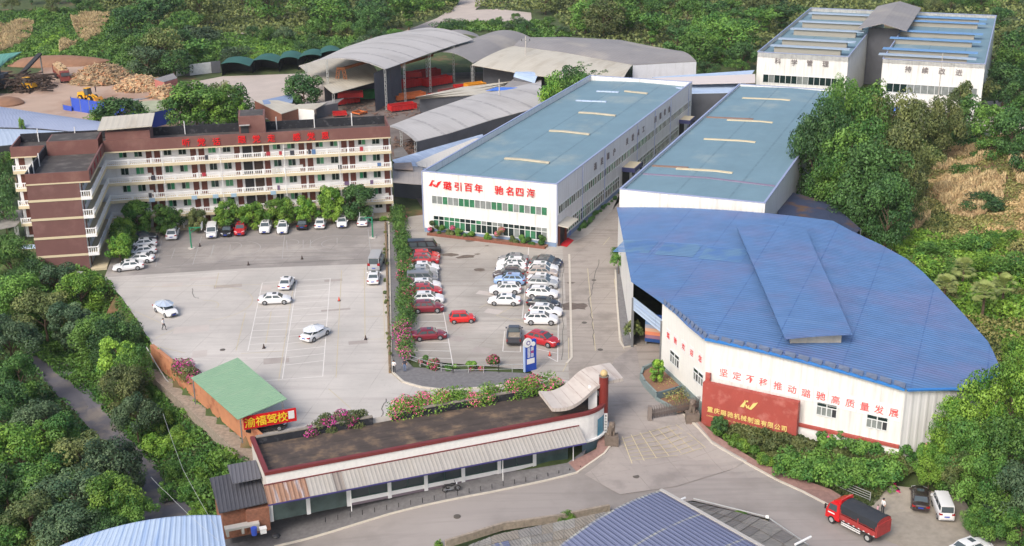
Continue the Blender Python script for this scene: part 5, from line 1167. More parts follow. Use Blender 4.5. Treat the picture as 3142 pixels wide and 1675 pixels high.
# orange retaining wall
ow = thing('orange_wall', 'long orange rendered retaining wall on a rubble base left of the green shed', 'wall', at(500,975,-2))
TW = [(-46.8,148.6),(-42,142.2),(-36,134.1),(-31.2,127.6),(-27.5,122.4)]
mb = MB(); m2 = MB()
for a_, b_ in zip(TW, TW[1:]):
    e = Vector((b_[0]-a_[0], b_[1]-a_[1])).normalized(); s = Vector((-e.y, e.x))
    for (M_, o0, o1, z0, z1) in ((mb, -.35, .15, -1.6, .9), (m2, -1.9, .1, -6.0, -1.9)):
        c = lambda p, o: (p[0]-s.x*o, p[1]-s.y*o)
        A_ = [(a_[0]+s.x*-o0*-1, a_[1]) for _ in (0,)]
        q = [(a_[0]+s.x*o1, a_[1]+s.y*o1), (b_[0]+s.x*o1, b_[1]+s.y*o1), (b_[0]+s.x*o0, b_[1]+s.y*o0), (a_[0]+s.x*o0, a_[1]+s.y*o0)]
        M_.hexa([(x, y, z0) for x, y in q[::-1]]+[(x, y, z1) for x, y in q[::-1]])
mb.build('render_panel', m_orange, ow); m2.build('rubble_base', m_stone, ow)
# green shed roof with banner
gs = thing('green_canopy_shed', 'open shed with pale green ribbed roof over the parked black car', 'shed', at(600,1010))
gp = [at(480,950,3.2), at(598,1055,3.0), at(722,1003,3.3), at(598,899,3.5)]
MB().loft([[gp[1].lerp(gp[2], i/6) for i in range(7)], [gp[0].lerp(gp[3], i/6) for i in range(7)]], thick=.08).build('roof', m_greenroof, gs)
for p in [gp[0].lerp(gp[1], .05), gp[1].lerp(gp[2],.05), gp[1].lerp(gp[2],.9), gp[3].lerp(gp[2], .05), gp[0].lerp(gp[3], .4)]: MB().bar((p.x,p.y,0), (p.x,p.y,p.z-.12), .12).build('post', m_steel, gs)
bn = thing('driving_school_banner', 'red banner with yellow characters hung under the green roof edge', 'banner', at(680,1060,2))
b0, b1 = at(612,1057,2.35), at(745,1034,2.35); FBn = Frame(b0, math.atan2(-(b1-b0).y, (b1-b0).x)); LB_ = (b1-b0).length
MB().fbox(FBn, 0, LB_, 0, .08, 1.15, 2.75).build('banner_cloth', mat('banner_red', S(206,22,30), .5), bn)
m_yel = mat('banner_yellow', S(236,204,50), .5)
for i, c in enumerate('渝福驾校'): put_glyph(c, FBn.p(LB_*(.12+.205*i), -.03, 1.95), FBn.e.to_3d(), 1.25, m_yel, bn, depth=.02)
MB().fbox(FBn, LB_*.845, LB_*.96, -.03, -.005, 1.55, 2.5).build('white_square', white, bn)
print('buildings done')
# ================================================================== SHEDS BEHIND
def P3(u, v, z): return at(u, v, z)
def ruled(name, label, cat, A, B, m, bulge=0, thick=.12, n=10, posts=None, group=None, walls=None, sag=0, pm=None, wallm=None):
    """curved roof between two edges A and B given as (u,v,z); bulge lifts the middle of the span"""
    a = [P3(*p) for p in A]; b = [P3(*p) for p in B]; c = (a[0]+b[0])/2
    t = thing(name, label, cat, (c.x, c.y, 0), group)
    rows = []
    for j in range(n+1):
        f = j/n; rows.append([p.lerp(q, f)+Vector((0,0,bulge*4*f*(1-f))) for p, q in zip(a, b)])
    if len(a) == 2: rows = [[r[0].lerp(r[1], i/4) for i in range(5)] for r in rows]
    mb = MB(); mb.loft(rows, thick=thick)
    if mb.f:
        me = mb
    o = mb.build('roof', m, t)
    if o.data.polygons[0].normal.z < 0: o.data.flip_normals()
    for p in (posts or []):
        q = rows[p[1]][p[0]]; zb_ = h(q.x, q.y); x = MB(); L_ = .35; z1 = q.z-thick
        for dx in (-L_, L_):
            for dy in (-L_, L_): x.bar((q.x+dx*.6,q.y+dy*.6,zb_), (q.x+dx*.6,q.y+dy*.6,z1), .06)
        zz = zb_
        while zz < z1-1: x.bar((q.x-L_*.6,q.y-L_*.6,zz), (q.x+L_*.6,q.y-L_*.6,zz+1), .06); x.bar((q.x+L_*.6,q.y-L_*.6,zz), (q.x-L_*.6,q.y-L_*.6,zz+1), .06); zz += 1
        x.build('lattice_post', m_galv if pm is None else pm, t)
    for (i0, j0), (i1, j1) in (walls or []):
        n_ = max(abs(j1-j0), abs(i1-i0)); w_ = MB(); 
        for k in range(n_):
            p = rows[j0+(j1-j0)*k//n_][i0+(i1-i0)*k//n_]; q = rows[j0+(j1-j0)*(k+1)//n_][i0+(i1-i0)*(k+1)//n_]
            w_.face([(p.x,p.y,-.2),(q.x,q.y,-.2),(q.x,q.y,q.z-thick),(p.x,p.y,p.z-thick)])
        w_.build('sheet_wall', wallm or m_darkwall, t)
    return t
# R1 light vault, open sided
ruled('vaulted_shed', 'tall open shed with pale vaulted roof over the red truck bodies', 'shed',
      [(968,174,9.9),(1016,157,9.9),(1080,134,9.9),(1140,114,9.9),(1192,99,9.9)], [(752,167,9.2),(800,150,9.2),(870,118,9.2),(930,98,9.2),(1010,84,9.2)], m_grayroof, bulge=2.3, n=12,
      posts=[(0,0),(1,0),(2,0),(3,0),(4,0),(0,11),(0,8)], walls=None)
for k in range(4):
    pass
ruled('side_awning_roof', 'low pale roof under the left side of the vaulted shed', 'shed', [(838,250-15,5),(966,200,5)], [(752,165,6.8),(905,120,6.8)], m_beigeroof, n=4, posts=[(0,0),(4,0)], walls=[((0,1),(4,1))])
ruled('grey_vault_shed', 'darker grey vaulted shed roof joined to the right of the pale vaulted shed', 'shed', [(1190,158,7),(1240,136,7),(1290,115,7),(1337,95,7)], [(1060,146,7),(1110,128,7),(1160,110,7),(1205,95,7)], m_grayroof2, bulge=2.2, n=10, posts=[(0,0),(0,9)], walls=[((1,0),(3,0))])
ruled('rear_vault_shed', 'rounded grey roof behind the pale vaulted shed', 'shed', [(1212,97,8),(1200,86,8)], [(1105,97,8),(1100,88,8)], m_grayroof2, bulge=1.4, n=10)
ruled('wide_grey_shed', 'wide weathered grey shed roof behind the young trees and the utility pole', 'shed', [(1187,163,6.6),(1325,187,6.2),(1560,214,6)], [(1292,115,8.4),(1420,132,8.4),(1592,162,8)], m_beigeroof, bulge=.5, n=8, posts=[(0,0),(1,0),(2,0)], walls=[((0,2),(2,2))])
ruled('long_grey_shed', 'long grey curved roof reaching right towards the forest', 'shed', [(1292,115,8.45),(1420,132,8.45),(1592,163,8.05),(1752,154,7)], [(1337,95,8),(1420,93,8),(1560,100,8),(1700,128,7.6)], m_grayroof2, bulge=.9, n=8, walls=[((2,0),(3,0))], wallm=m_dwall)
ruled('front_vault_shed', 'broad pale grey vaulted roof between the dormitory and the workshop', 'shed', [(1045,356,4.6),(1130,335,4.6),(1240,300,4.6),(1362,268,4.6)], [(975,318,4.6),(1070,281,4.6),(1190,240,4.6),(1362,200,4.6)], m_grayroof, bulge=.75, n=10, posts=[(0,0),(0,5),(0,10)], walls=[((0,0),(3,0))])
ruled('beige_strip_shed', 'narrow beige ribbed roof strip in front of the red truck bodies', 'shed', [(1055,248,3.6),(1205,238,3.6),(1305,205,3.6)], [(1045,244,4.6),(1165,218,4.6),(1295,203,4.6)], m_beigeroof, n=3, walls=[((0,0),(2,0))])
ruled('brown_grey_shed', 'mauve grey shed roof with a bright blue patch left of the grove', 'shed', [(1215,255,4.5),(1362,245,4.5)], [(1290,200,5),(1362,190,5)], m_grayroof2, n=4)
ruled('bright_blue_patch', 'bright blue tarpaulin laid on the mauve grey shed roof', 'tarpaulin', [(1222,228,4.95),(1290,226,4.95)], [(1248,219,5.0),(1302,220,5.05)], mat('bright_blue_tarp', S(70,120,210), .6), n=2, thick=.05)
ruled('small_blue_shed', 'small light blue roof beside the grove left of the workshop roof', 'shed', [(1292,192,6),(1345,208,5)], [(1300,181,6.5),(1362,178,6.5)], m_lightblue, bulge=.5, n=4, walls=[((0,0),(4,0))])
ruled('white_blue_lean_to', 'white and pale blue striped roof along the left wall of the workshop', 'shed', [(1000,417,5.6),(1071,428,5.8),(1218,347,6.2)], [(987,402,5.2),(1074,376,5.4),(1214,337,5.7)], mat('dusty_blue_sheet', S(150,166,190), .6, var=.1, vs=.3, ribs=(0,.9,.04), streak=(S(192,204,220),.7,(.4,.1,1))), n=3, walls=[((0,3),(2,3))])
ruled('striped_roof_strip', 'cream ribbed roof strip on the lean-to beside the workshop', 'roof', [(1052,417,6.0),(1076,422,6.0),(1220,345,6.4)], [(1046,409,5.8),(1092,388,5.8),(1190,349,6.1)], mat('cream_ribbed', S(206,200,190), .6, ribs=(0,1.0,.05)), n=2, thick=.05)
ruled('passage_canopy', 'grey curved canopy over the dark passage between dormitory and workshop', 'canopy', [(988,458,5.6),(1066,464,5.6)], [(988,412,6),(1062,420,6)], m_grayroof2, bulge=.9, n=5, walls=[((0,5),(4,5))])
o = ruled('rusty_patch_roof', 'brown patched sheet on the grey passage canopy', 'roof sheet', [(992,425,6.95),(1040,428,6.95)], [(990,410,6.9),(1035,408,6.9)], mat('brown_patch_sheet', S(158,140,126), .8, var=.2), n=2, thick=.04)
o = MB(); p0, p1 = at(990,485), at(1066,488); o.bar(p0+Vector((0,0,4.3)), p1+Vector((0,0,4.3)), .15); o.bar(p0+Vector((0,0,5.0)), p1+Vector((0,0,5.0)), .15)
for i in range(10): a_, b_ = p0.lerp(p1, i/10), p0.lerp(p1, (i+1)/10); o.bar(a_+Vector((0,0,4.3+.7*(i%2))), b_+Vector((0,0,4.3+.7*((i+1)%2))), .08)
tag(o.build('truss_beam', m_galv), 'pale lattice truss beam across the dark passage opening', 'truss')
ruled('rear_link_roof', 'pale pink and light blue shed roof behind the far end of the workshop', 'shed', [(1735,235,7),(1860,232,7)], [(1640,194,8.5),(1898,176,8.5)], m_lightblue, n=4, walls=[((0,0),(4,0))])
ruled('rear_cream_roof', 'cream sheet roof stretching between the workshop and the far hall', 'shed', [(1740,212,8.4),(1900,208,8.4)], [(1640,196,8.8),(1900,186,8.8)], mat('pink_cream_sheet', S(206,196,190), .6, ribs=(0,1.2,.04)), n=2, thick=.06)
# sheds by the tree in the middle
ruled('blue_tarp_shed', 'low shed with faded blue roof left of the big round tree', 'shed', [(664,262,3.0),(735,258,3.0)], [(660,252,3.2),(742,234,3.4)], mat('faded_blue_sheet', S(128,146,176), .8, var=.12), n=3, walls=[((0,0),(4,0))])
ruled('cream_shed', 'low cream sheet roofed shed with brick front behind the dormitory', 'shed', [(708,286,2.8),(765,268,2.8)], [(640,252,3.0),(700,252,3.3)], m_beigeroof, n=3, walls=[((0,0),(4,0)), ((0,0),(0,3))], wallm=m_brick)
ruled('white_hut', 'small white walled hut with barred door behind the dormitory roof', 'hut', [(735,270,2.9),(790,276,2.9)], [(750,262,3.0),(822,258,3.1)], m_beigeroof, n=2, walls=[((0,0),(4,0)), ((0,0),(0,2))], wallm=white)
ruled('lean_hut', 'grey roofed hut between the white hut and the red truck bodies', 'hut', [(795,268,2.8),(850,258,2.8)], [(805,258,3.1),(866,246,3.2)], m_grayroof2, n=2, walls=[((0,0),(4,0))], wallm=m_darkwall)
# green canvas tents
for i, (a_, b_, c_, d_) in enumerate([((556,160),(628,166),(640,150),(572,146)), ((632,153),(700,158),(708,142),(655,138)), ((700,150),(752,148),(760,134),(712,132)), ((748,146),(808,140),(812,127),(764,130)), ((800,137),(866,130),(848,118),(808,122))]):
    t = ruled('green_tent', ['leftmost dark green canvas tent standing alone by the white wall', 'second dark green canvas tent from the left in the row by the bare yard', 'middle dark green canvas tent of the row by the bare yard', 'fourth dark green canvas tent from the left in the row', 'rightmost dark green canvas tent next to the vaulted shed'][i], 'tent',
          [(*a_, 3.2), (*d_, 3.2)], [(*b_, 3.2), (*c_, 3.2)], m_greencanvas, bulge=.7, n=8, thick=.1, group='green canvas tents', walls=[((4,0),(4,8)), ((0,0),(4,0))], pm=m_steel, wallm=mat('dark_canvas', S(54,58,60), .9, var=.2))
# scrap yard: truck bodies
def truck_body(u, v, L_, W_, H_, az, m, lab, z=0.0):
    p = at(u, v, z); p.z = z+h(p.x, p.y); t = thing('truck_body', lab, 'truck body', p, 'open truck bodies in the scrap yard')
    c, s = math.cos(az), math.sin(az); q = lambda x, y, zz: (p.x+x*c-y*s, p.y+x*s+y*c, p.z+zz)
    def bx(mb, x0, x1, y0, y1, z0, z1): mb.hexa([q(x0,y0,z0),q(x1,y0,z0),q(x1,y1,z0),q(x0,y1,z0),q(x0,y0,z1),q(x1,y0,z1),q(x1,y1,z1),q(x0,y1,z1)])
    hl, hw = L_/2, W_/2
    f = MB(); bx(f,-hl,hl,-hw,hw,.25,.4); f.build('floor_plate', m_dark, t)
    for nm, a_ in (('side_panel',(-hl,hl,-hw,-hw+.1)), ('side_panel',(-hl,hl,hw-.1,hw)), ('end_panel',(-hl,-hl+.1,-hw+.1,hw-.1)), ('end_panel',(hl-.1,hl,-hw+.1,hw-.1))): f = MB(); bx(f,*a_,.4,H_); f.build(nm, m, t)
    f = MB(); n_ = int(L_/.8)
    for i in range(n_+1):
        x = -hl+L_*i/n_; bx(f, x-.06, x+.06, -hw-.08, -hw-.002, .3, H_-.1); bx(f, x-.06, x+.06, hw+.002, hw+.08, .3, H_-.1)
    bx(f,-hl,hl,-hw-.1,-hw+.12,H_+.002,H_+.12); bx(f,-hl,hl,hw-.12,hw+.1,H_+.002,H_+.12)
    f.build('rib', m, t)
for i, (u, v, L_, H_, az, m, z, lab) in enumerate([(1012,278,6.5,1.6,.5,m_rustred,0,'bright red open truck body lying in front of the tarpaulin pile'),
    (1030,250,8,1.5,.6,m_rustorange,0,'faded orange truck body behind the bright red one'), (1025,222,8,2.2,.75,m_rustred,0,'large red truck body in the middle of the shed'),
    (872,262,6,1.5,.6,m_rustred,0,'red truck body next to the crane leg, lower one of its pile'), (882,247,6,1.5,.1,m_rustred,1.6,'red truck body next to the crane leg, upper one of its pile'),
    (1100,215,8,2.2,.7,m_rustred,0,'large dark red truck body right of the shed middle'), (1075,198,7,2.4,.6,m_rustred,0,'red truck body at the back of the shed'),
    (1040,205,4,1.8,.2,m_rustred,0,'short red truck body, stacked near the second crane'), (1040,196,4,1.5,.2,m_rustred,2.0,'short red truck body on top of the stack near the second crane'),
    (1165,232,4.5,1.8,.3,m_rustred,0,'red truck body under the yellow one'), (1195,225,5,1.6,.5,mat('yellow_truck_body', S(224,150,40), .55, var=.1),1.7,'yellow orange truck body on top of a red one at the shed edge'),
    (1100,250,4,1.3,.4,m_rustred,0,'small red truck body half hidden behind the beige roof strip'), (925,250,5,2.2,.3,mat('green_truck_body', S(34,120,60), .6, var=.1),0,'green truck body between the crane leg and the dark curtain'),
    (1130,240,5,1.5,.6,mat('dull_red_body', S(140,70,68), .7, var=.2),0,'dull pinkish red truck body among the bright red ones'),
    (855,292,3.2,.9,.2,m_rustred,0,'small red skip just behind the dormitory parapet'), (905,288,2.6,.7,.9,m_rustorange,0,'small orange skip just behind the dormitory parapet')]):
    truck_body(u, v, L_, 2.4, H_, az, m, lab, z)
# dark curtain and gantry cranes
def gantry(u0, v0, hh, lab):
    p = at(u0, v0); t = thing('gantry_crane', lab, 'crane', p, 'orange gantry cranes'); 
    for dx in (-1.8, 1.8):
        x = MB(); a_, b_ = Vector((p.x+dx, p.y, 0)), Vector((p.x+dx*.35, p.y, hh))
        for w_ in (-.35,.35): x.bar(a_+Vector((w_,0,0)), b_+Vector((w_,0,0)), .14)
        for k in range(8): x.bar(a_.lerp(b_,k/8)+Vector((-.35,0,0)), a_.lerp(b_,(k+1)/8)+Vector((.35,0,0)), .09); x.bar(a_.lerp(b_,k/8)+Vector((.35,0,0)), a_.lerp(b_,(k+1)/8)+Vector((-.35,0,0)), .09)
        x.build('lattice_leg', m_crane, t)
    MB().bar((p.x-1.0,p.y,hh), (p.x+1.0,p.y,hh), .5).bar((p.x,p.y,hh-.2),(p.x+9,p.y+16,hh-.2),.6).build('crane_beam', m_crane, t)
gantry(862, 255, 8.2, 'orange lattice gantry crane leg at the front of the vaulted shed'); gantry(992, 235, 7.0, 'orange lattice gantry crane half behind the dark curtain')
o = MB(); p, q = at(945,282), at(985,262); o.face([(p.x,p.y,.1),(q.x,q.y,.1),(q.x,q.y,9.3),(p.x,p.y,9.3)]); o.face([(q.x+.02,q.y+.02,.1),(q.x+2,q.y+7,.1),(q.x+2,q.y+7,9.3),(q.x+.02,q.y+.02,9.3)]); tag(o.build('dark_curtain', m_darkwall), 'tall dark sheet curtain hanging inside the vaulted shed', 'curtain')
sc_ = MB()
for i in range(240):
    p = at(random.uniform(830,1060), random.uniform(262,300)) if i % 2 else at(random.uniform(990,1060), random.uniform(350,400)); a = random.random()*3; l = random.uniform(.4,1.8); sc_.bar((p.x,p.y,random.uniform(.1,.5)), (p.x+l*math.cos(a),p.y+l*math.sin(a),random.uniform(.1,.7)), random.uniform(.1,.4), .12)
o = sc_.build('scrap_heap', mat('scrap', S(116,92,80), .9, var=.5, vs=1.5)); tag(o, 'scattered scrap metal and boards on the scrap yard floor', 'scrap', kind='stuff')
ruled('old_asbestos_roof', 'small mossy old roof under the passage next to the dormitory end', 'roof', [(992,395,2.5),(1030,392,2.5)], [(990,375,2.8),(1012,368,2.8)], m_fibro2, n=2)
# blue grey long roofs on the left
ruled('long_blue_grey_shed', 'long blue grey roof running behind the dormitory left end', 'shed', [(-40,318,4.2),(100,322,4.2),(290,340,4.2)], [(-40,262,5),(110,285,5),(300,312,5)], mat('blue_grey_roof', S(142,152,176), .6, var=.06, vs=.2, ribs=(0,1.0,.03)), bulge=.6, n=4, walls=[((0,0),(2,0))], wallm=m_dark)
ruled('lower_blue_shed', 'lower pale blue grey roof at the left edge beyond the dormitory', 'shed', [(-60,372,3.8),(80,358,3.8),(250,352,3.8)], [(-60,322,4.6),(90,326,4.6),(270,338,4.6)], mat('pale_blue_grey_roof', S(168,182,200), .6, var=.06, vs=.2, ribs=(0,1.0,.03)), bulge=.4, n=4, walls=[((0,0),(2,0))], wallm=m_dark)
ruled('left_grey_roof', 'grey wavy roof sheet low beside the left end of the dormitory', 'roof', [(-20,580,3.0),(40,568,3.0)], [(-20,528,3.6),(72,528,3.6)], m_fibro, n=3, posts=[(4,0)])
o = MB(); p = at(90,625,-.5); o.box(p.x-2.2,p.x+1.6,p.y-1,p.y+1,p.z+.2,p.z+.35); tag(o.build('blue_sheet', m_lightblue), 'pale blue metal sheet lying in the weeds left of the dormitory', 'metal sheet')
ruled('green_edge_roof', 'green shed roof cut by the left edge of the timber yard', 'shed', [(-20,205,4),(0,165,5)], [(-20,138,7),(55,130,7)], m_greenroof and mat('sea_green_roof', S(96,152,138), .6, ribs=(0,.8,.04)), n=3, walls=[((0,0),(4,0))])
# hoarding with blue panels
hb = thing('blue_hoarding', 'long blue panel hoarding in front of the timber yard', 'fence', at(230,290))
for (u0,v0),(u1,v1),n_ in (((182,278),(318,300),6), ((330,302),(372,296),3), ((372,292),(432,284),3), ((160,276),(182,280),1)):
    for i in range(n_):
        p, q = at(u0+(u1-u0)*i/n_, v0+(v1-v0)*i/n_), at(u0+(u1-u0)*(i+.96)/n_, v0+(v1-v0)*(i+.96)/n_); x = MB(); hh = 3.2 if n_ > 1 else 1.2; x.bar(p+Vector((0,0,hh/2)), q+Vector((0,0,hh/2)), .12, hh); x.build('hoarding_panel', m_bluefence, hb)
        MB().bar(p, p+Vector((0,0,hh+.2)), .2).build('hoarding_post', m_steel, hb)
ruled('mossy_store_roof', 'pale green mossy flat roof behind the blue hoarding', 'shed', [(375,285,3.5),(440,268,3.5)], [(310,258,3.6),(430,250,3.6)], mat('mossy_sheet', S(160,164,136), .9, var=.2, vs=.4, col2=S(96,100,76), mask=(.52,.62), ms=.5), n=3, walls=[((0,0),(4,0))], wallm=m_bluefence)
ruled('yard_store_roof', 'faded grey sheet roof left of the mossy roof in the timber yard', 'shed', [(280,262,2.8),(320,258,2.8)], [(300,250,3),(372,246,3)], m_grayroof2, n=2, walls=[((0,0),(4,0))])
ruled('pink_wall_hut', 'grey roofed hut with pink wall beside the wood heaps', 'hut', [(412,206,3.4),(446,196,3.2)], [(388,198,3.8),(436,184,3.8)], m_grayroof2, n=2, walls=[((0,0),(4,0)), ((0,0),(0,2))], wallm=mat('pink_wall', S(176,110,100), .8, var=.1))
o = MB()
for a_, b_ in (((445,192),(465,188)), ((478,190),(533,183))): p, q = at(*a_), at(*b_); o.bar(p+Vector((0,0,1.5)), q+Vector((0,0,1.5)), .3, 3.0)
tag(o.build('boundary_wall', mat('stained_white_wall', S(196,198,196), .8, var=.2, vs=.8)), 'stained white boundary wall beside the pink walled hut', 'wall')
o = MB(); p, q = at(466,190), at(478,190); o.bar(p+Vector((0,0,1.5)), q+Vector((0,0,1.5)), .3, 3); p, q = at(533,184), at(556,182); o.bar(p+Vector((0,0,1.6)), q+Vector((0,0,1.6)), .3, 3.2)
tag(o.build('dark_wall', m_darkwall), 'dark wall sections between the white boundary wall pieces', 'wall')
# roofs cut by the lower frame edge
ruled('light_blue_vault', 'light blue vaulted roof rising at the bottom left of the photo', 'shed', [(555,1296,1.5),(572,1400,1.5)], [(130,1382,1.0),(60,1470,1.0)], m_lightblue, bulge=1.1, n=12, thick=.15, walls=[((0,0),(4,0))])
vr = ruled('violet_vault_shed', 'violet blue ribbed vaulted roof at the bottom centre of the photo', 'shed', [(1662,1233,2.6),(1960,1400,2.6)], [(1395,1382,1.0),(1600,1560,1.0)], m_violet, bulge=.8, n=12, thick=.12, walls=[((0,0),(4,0)), ((0,12),(0,0))])
MB().bar(at(1662,1231,2.75), at(1960,1398,2.75), .35, .12).build('ridge_capping', mat('pale_capping', S(176,172,166), .7), vr)
def tiled(name, label, A, B, m, nx, ny, odd=None):
    a = [P3(*p) for p in A]; b = [P3(*p) for p in B]; c = (a[0]+b[-1])/2; t = thing(name, label, 'shed', (c.x, c.y, -2.2))
    def pl(P, f): k = min(int(f*(len(P)-1)), len(P)-2); return P[k].lerp(P[k+1], f*(len(P)-1)-k)
    for i in range(nx):
        for j in range(ny):
            q = [pl(a, i/nx).lerp(pl(b, i/nx), j/ny), pl(a, (i+1.04)/nx if i < nx-1 else 1).lerp(pl(b, (i+1.04)/nx if i < nx-1 else 1), j/ny), pl(a, (i+1.04)/nx if i < nx-1 else 1).lerp(pl(b, (i+1.04)/nx if i < nx-1 else 1), (j+1.12)/ny), pl(a, i/nx).lerp(pl(b, i/nx), (j+1.12)/ny)]
            lift = random.uniform(0,.03); q = [p+Vector((0,0,z)) for p, z in zip(q, (lift,lift+.06,lift+.12,lift+.06))]
            mb = MB(); mb.hexa([p-Vector((0,0,.03)) for p in q]+q); mb.build('roof_sheet', odd[1] if odd and (i, j) in odd[0] else random.choice(m), t)
    w_ = MB()
    for p, q in zip(a, a[1:]): w_.face([(p.x,p.y,-2.6),(q.x,q.y,-2.6),(q.x,q.y,q.z),(p.x,p.y,p.z)])
    w_.build('sheet_wall', m_stone, t)
fm = [mat('fibre_sheet_'+n_, c_, .9, var=.2, vs=1.2, ribs=(0,.3,.04)) for n_, c_ in (('light',S(150,146,138)),('mid',S(134,130,124)),('warm',S(142,134,122)),('dark',S(118,114,110)))]
tiled('tile_shed', 'grey fibre cement roof left of the violet vaulted roof', [(1180,1372,.2),(1250,1345,.2),(1410,1312,.2),(1545,1284,.2)], [(1120,1440,1.1),(1290,1440,1.1),(1400,1430,1.1),(1600,1400,1.1)], fm[:3], 16, 5, ([(5,1),(4,1)], m_violet))
tiled('tile_shed_right', 'dark fibre cement roof right of the violet vaulted roof', [(1740,1262,.0),(1830,1283,.0),(1928,1308,.0),(2060,1390,.0)], [(1680,1262,1.1),(1770,1312,1.1),(1850,1362,1.1),(1980,1440,1.1)], [fm[3], fm[1]], 13, 3)
pw = MB(); pw.tube(at(1745,1254,-.6), at(1930,1300,-.6), .07); pw.tube(at(1930,1300,-.6), at(2035,1372,-.6), .07); pw.bar(at(1930,1303,-2.2), at(1930,1300,-.4), .3)
tag(pw.build('pale_pipe', m_galv), 'pale pipe running along the wall right of the violet roof', 'pipe')
lw = MB(); P = [at(*p, -2.2) for p in [(1121,1376),(1265,1331),(1410,1310),(1533,1285)]]
for a_, b_ in zip(P, P[1:]): lw.bar(a_+Vector((0,0,.35)), b_+Vector((0,0,.35)), .3, .8)
tag(lw.build('roadside_wall', m_stone), 'low stained roadside wall in front of the grey fibre cement roof', 'wall')
for u0, v0, u1, v1 in ((1702,1262,1724,1252), (2000,1370,2040,1350)):
    o = MB().tube(at(u0,v0,.6), at(u1,v1,.6), .12, n=8).build('white_pipe', white); tag(o, 'white drain pipe sticking out at the lower corner of the dark fibre cement roof' if u0 == 2000 else 'white drain pipe sticking out at the top corner of the violet roof', 'pipe')
# utility poles
def pole(u, v, hh, lab, arms=True, m=None):
    p = gnd(u, v); t = thing('utility_pole', lab, 'utility pole', p, 'utility poles'); MB().tube(p, p+Vector((0,0,hh)), .16, .1, 8).build('mast', m or m_concrete, t)
    if arms:
        MB().bar(p+Vector((-1.1,0,hh-1.2)), p+Vector((1.1,0,hh-1.2)), .12).bar(p+Vector((-1.1,0,hh-1.2)), p+Vector((0,0,hh-2.2)), .08).bar(p+Vector((1.1,0,hh-1.2)), p+Vector((0,0,hh-2.2)), .08).build('crossarm', m_steel, t)
        for dx in (-1.05,0,1.05): MB().tube(p+Vector((dx,0,hh-1.15)), p+Vector((dx,0,hh-.7)), .12, .08, 6).build('insulator', m_black, t)
pole(1323, 218, 13, 'concrete utility pole with forked crossarm behind the sheds'); pole(1257, 296, 9, 'thin bare pole rising through the pale grey vaulted roof', False); pole(1910, 300, 12, 'pole standing close to the far hall right wing', False) if False else None
pole(2402*.98+0, 300, 15, 'pole in front of the right wing of the far hall', False)
# gateway lamp, basketball hoops
def hoop(u, v, hh, az, lab):
    p = at(u, v, .0); t = thing('basketball_hoop', lab, 'basketball hoop', p, 'basketball hoops'); c, s = math.cos(az), math.sin(az)
    MB().tube(p, p+Vector((0,0,.12)), .6, n=12).build('base', m_concrete, t)
    MB().tube(p, p+Vector((0,0,hh)), .12, n=8).bar(p+Vector((0,0,hh-.1)), p+Vector((1.9*c,1.9*s,hh-.1)), .14).bar(p+Vector((0,0,hh-1)), p+Vector((1.2*c,1.2*s,hh-.15)), .09).build('stand', m_green, t)
    e = Vector((-s,c,0)); q = p+Vector((1.95*c,1.95*s,hh+.15)); MB().hexa([q-e*.9+Vector((0,0,-.5)),q+e*.9+Vector((0,0,-.5)),q+e*.9+Vector((.05*c,.05*s,-.5)),q-e*.9+Vector((.05*c,.05*s,-.5)),q-e*.9+Vector((0,0,.5)),q+e*.9+Vector((0,0,.5)),q+e*.9+Vector((.05*c,.05*s,.5)),q-e*.9+Vector((.05*c,.05*s,.5))]).build('backboard', white, t)
hoop(938, 598, 3.6, PI+.1, 'green basketball hoop stand on the right side of the court'); hoop(482, 625, 3.6, .1, 'green basketball hoop stand on the left side of the court')
# floor mat, entrance barrel
c0, c1, c2_, c3_ = [at(*p, .0) for p in [(1407,618),(1428,598),(1444,605),(1426,622)]]
o = MB().face([tuple(p+Vector((0,0,.06))) for p in (c0,c3_,c2_,c1)]).build('red_carpet', mat('red_carpet', S(190,24,36), .9)); tag(o, 'red carpet laid before the workshop entrance', 'carpet')
p = at(1430,592); o = MB().tube(p, p+Vector((0,0,1.0)), .32, n=12).build('blue_bin', m_bluefence); tag(o, 'blue bin beside the workshop entrance', 'bin')
# brick planter before the workshop
bp2 = thing('brick_planter', 'low brick planter kerb along the workshop front', 'planter', Wf.p(-12, -1.5, 0)); MB().fbox(Wf, -22.2, -1.4, -1.7, -1.5, 0, .45).build('kerb_wall', m_brick, bp2); MB().fbox(Wf, -22.2, -1.4, -1.5, -.06, 0, .3).build('soil', m_reddirt, bp2)
# turf strip and planters beside the blue hall
o = MB().face([tuple(at(*p, .5)) for p in [(1562,655),(1573,652),(1595,812),(1583,815)]]).build('turf_panel', mat('green_turf', S(70,130,30), .9, var=.1, vs=2)); tag(o, 'bright artificial turf hedge strip along the blue hall wall', 'turf strip')
o.data.materials[0]
MB().box(0,0,0,0,0,0)
drape('hall_pavement', [(1548,680),(1560,660),(1600,820),(1612,862),(1570,872),(1555,800)], m_flag, .07)
# overhead wires
def wire(name, lab, P, r=.03):
    x = MB()
    for a_, b_ in zip(P, P[1:]):
        n_ = 6; L_ = (b_-a_).length; pts = [a_.lerp(b_, i/n_)-Vector((0,0,L_*.02*4*(i/n_)*(1-i/n_))) for i in range(n_+1)]
        for p, q in zip(pts, pts[1:]): x.tube(p, q, r, n=4, cap=False)
    tag(x.build(name, m_galv), lab, 'cable')
wire('overhead_cable', 'long cable sagging over the bank below the orange wall', [at(410,1040,6), at(460,1180,4), at(545,1330,2)], .015)
wire('overhead_cable', 'cable crossing over the village lane', [at(380,1200,5), at(420,1240,5), at(550,1360,4)], .015)
wire('white_hose', 'pale hose hanging over the orange wall', [Vector((-47.3,147.5,1.0)), Vector((-44,143.5,-1.8)), Vector((-41.0,140,-2.5)), Vector((-38.5,136.5,-4.5))], .07)
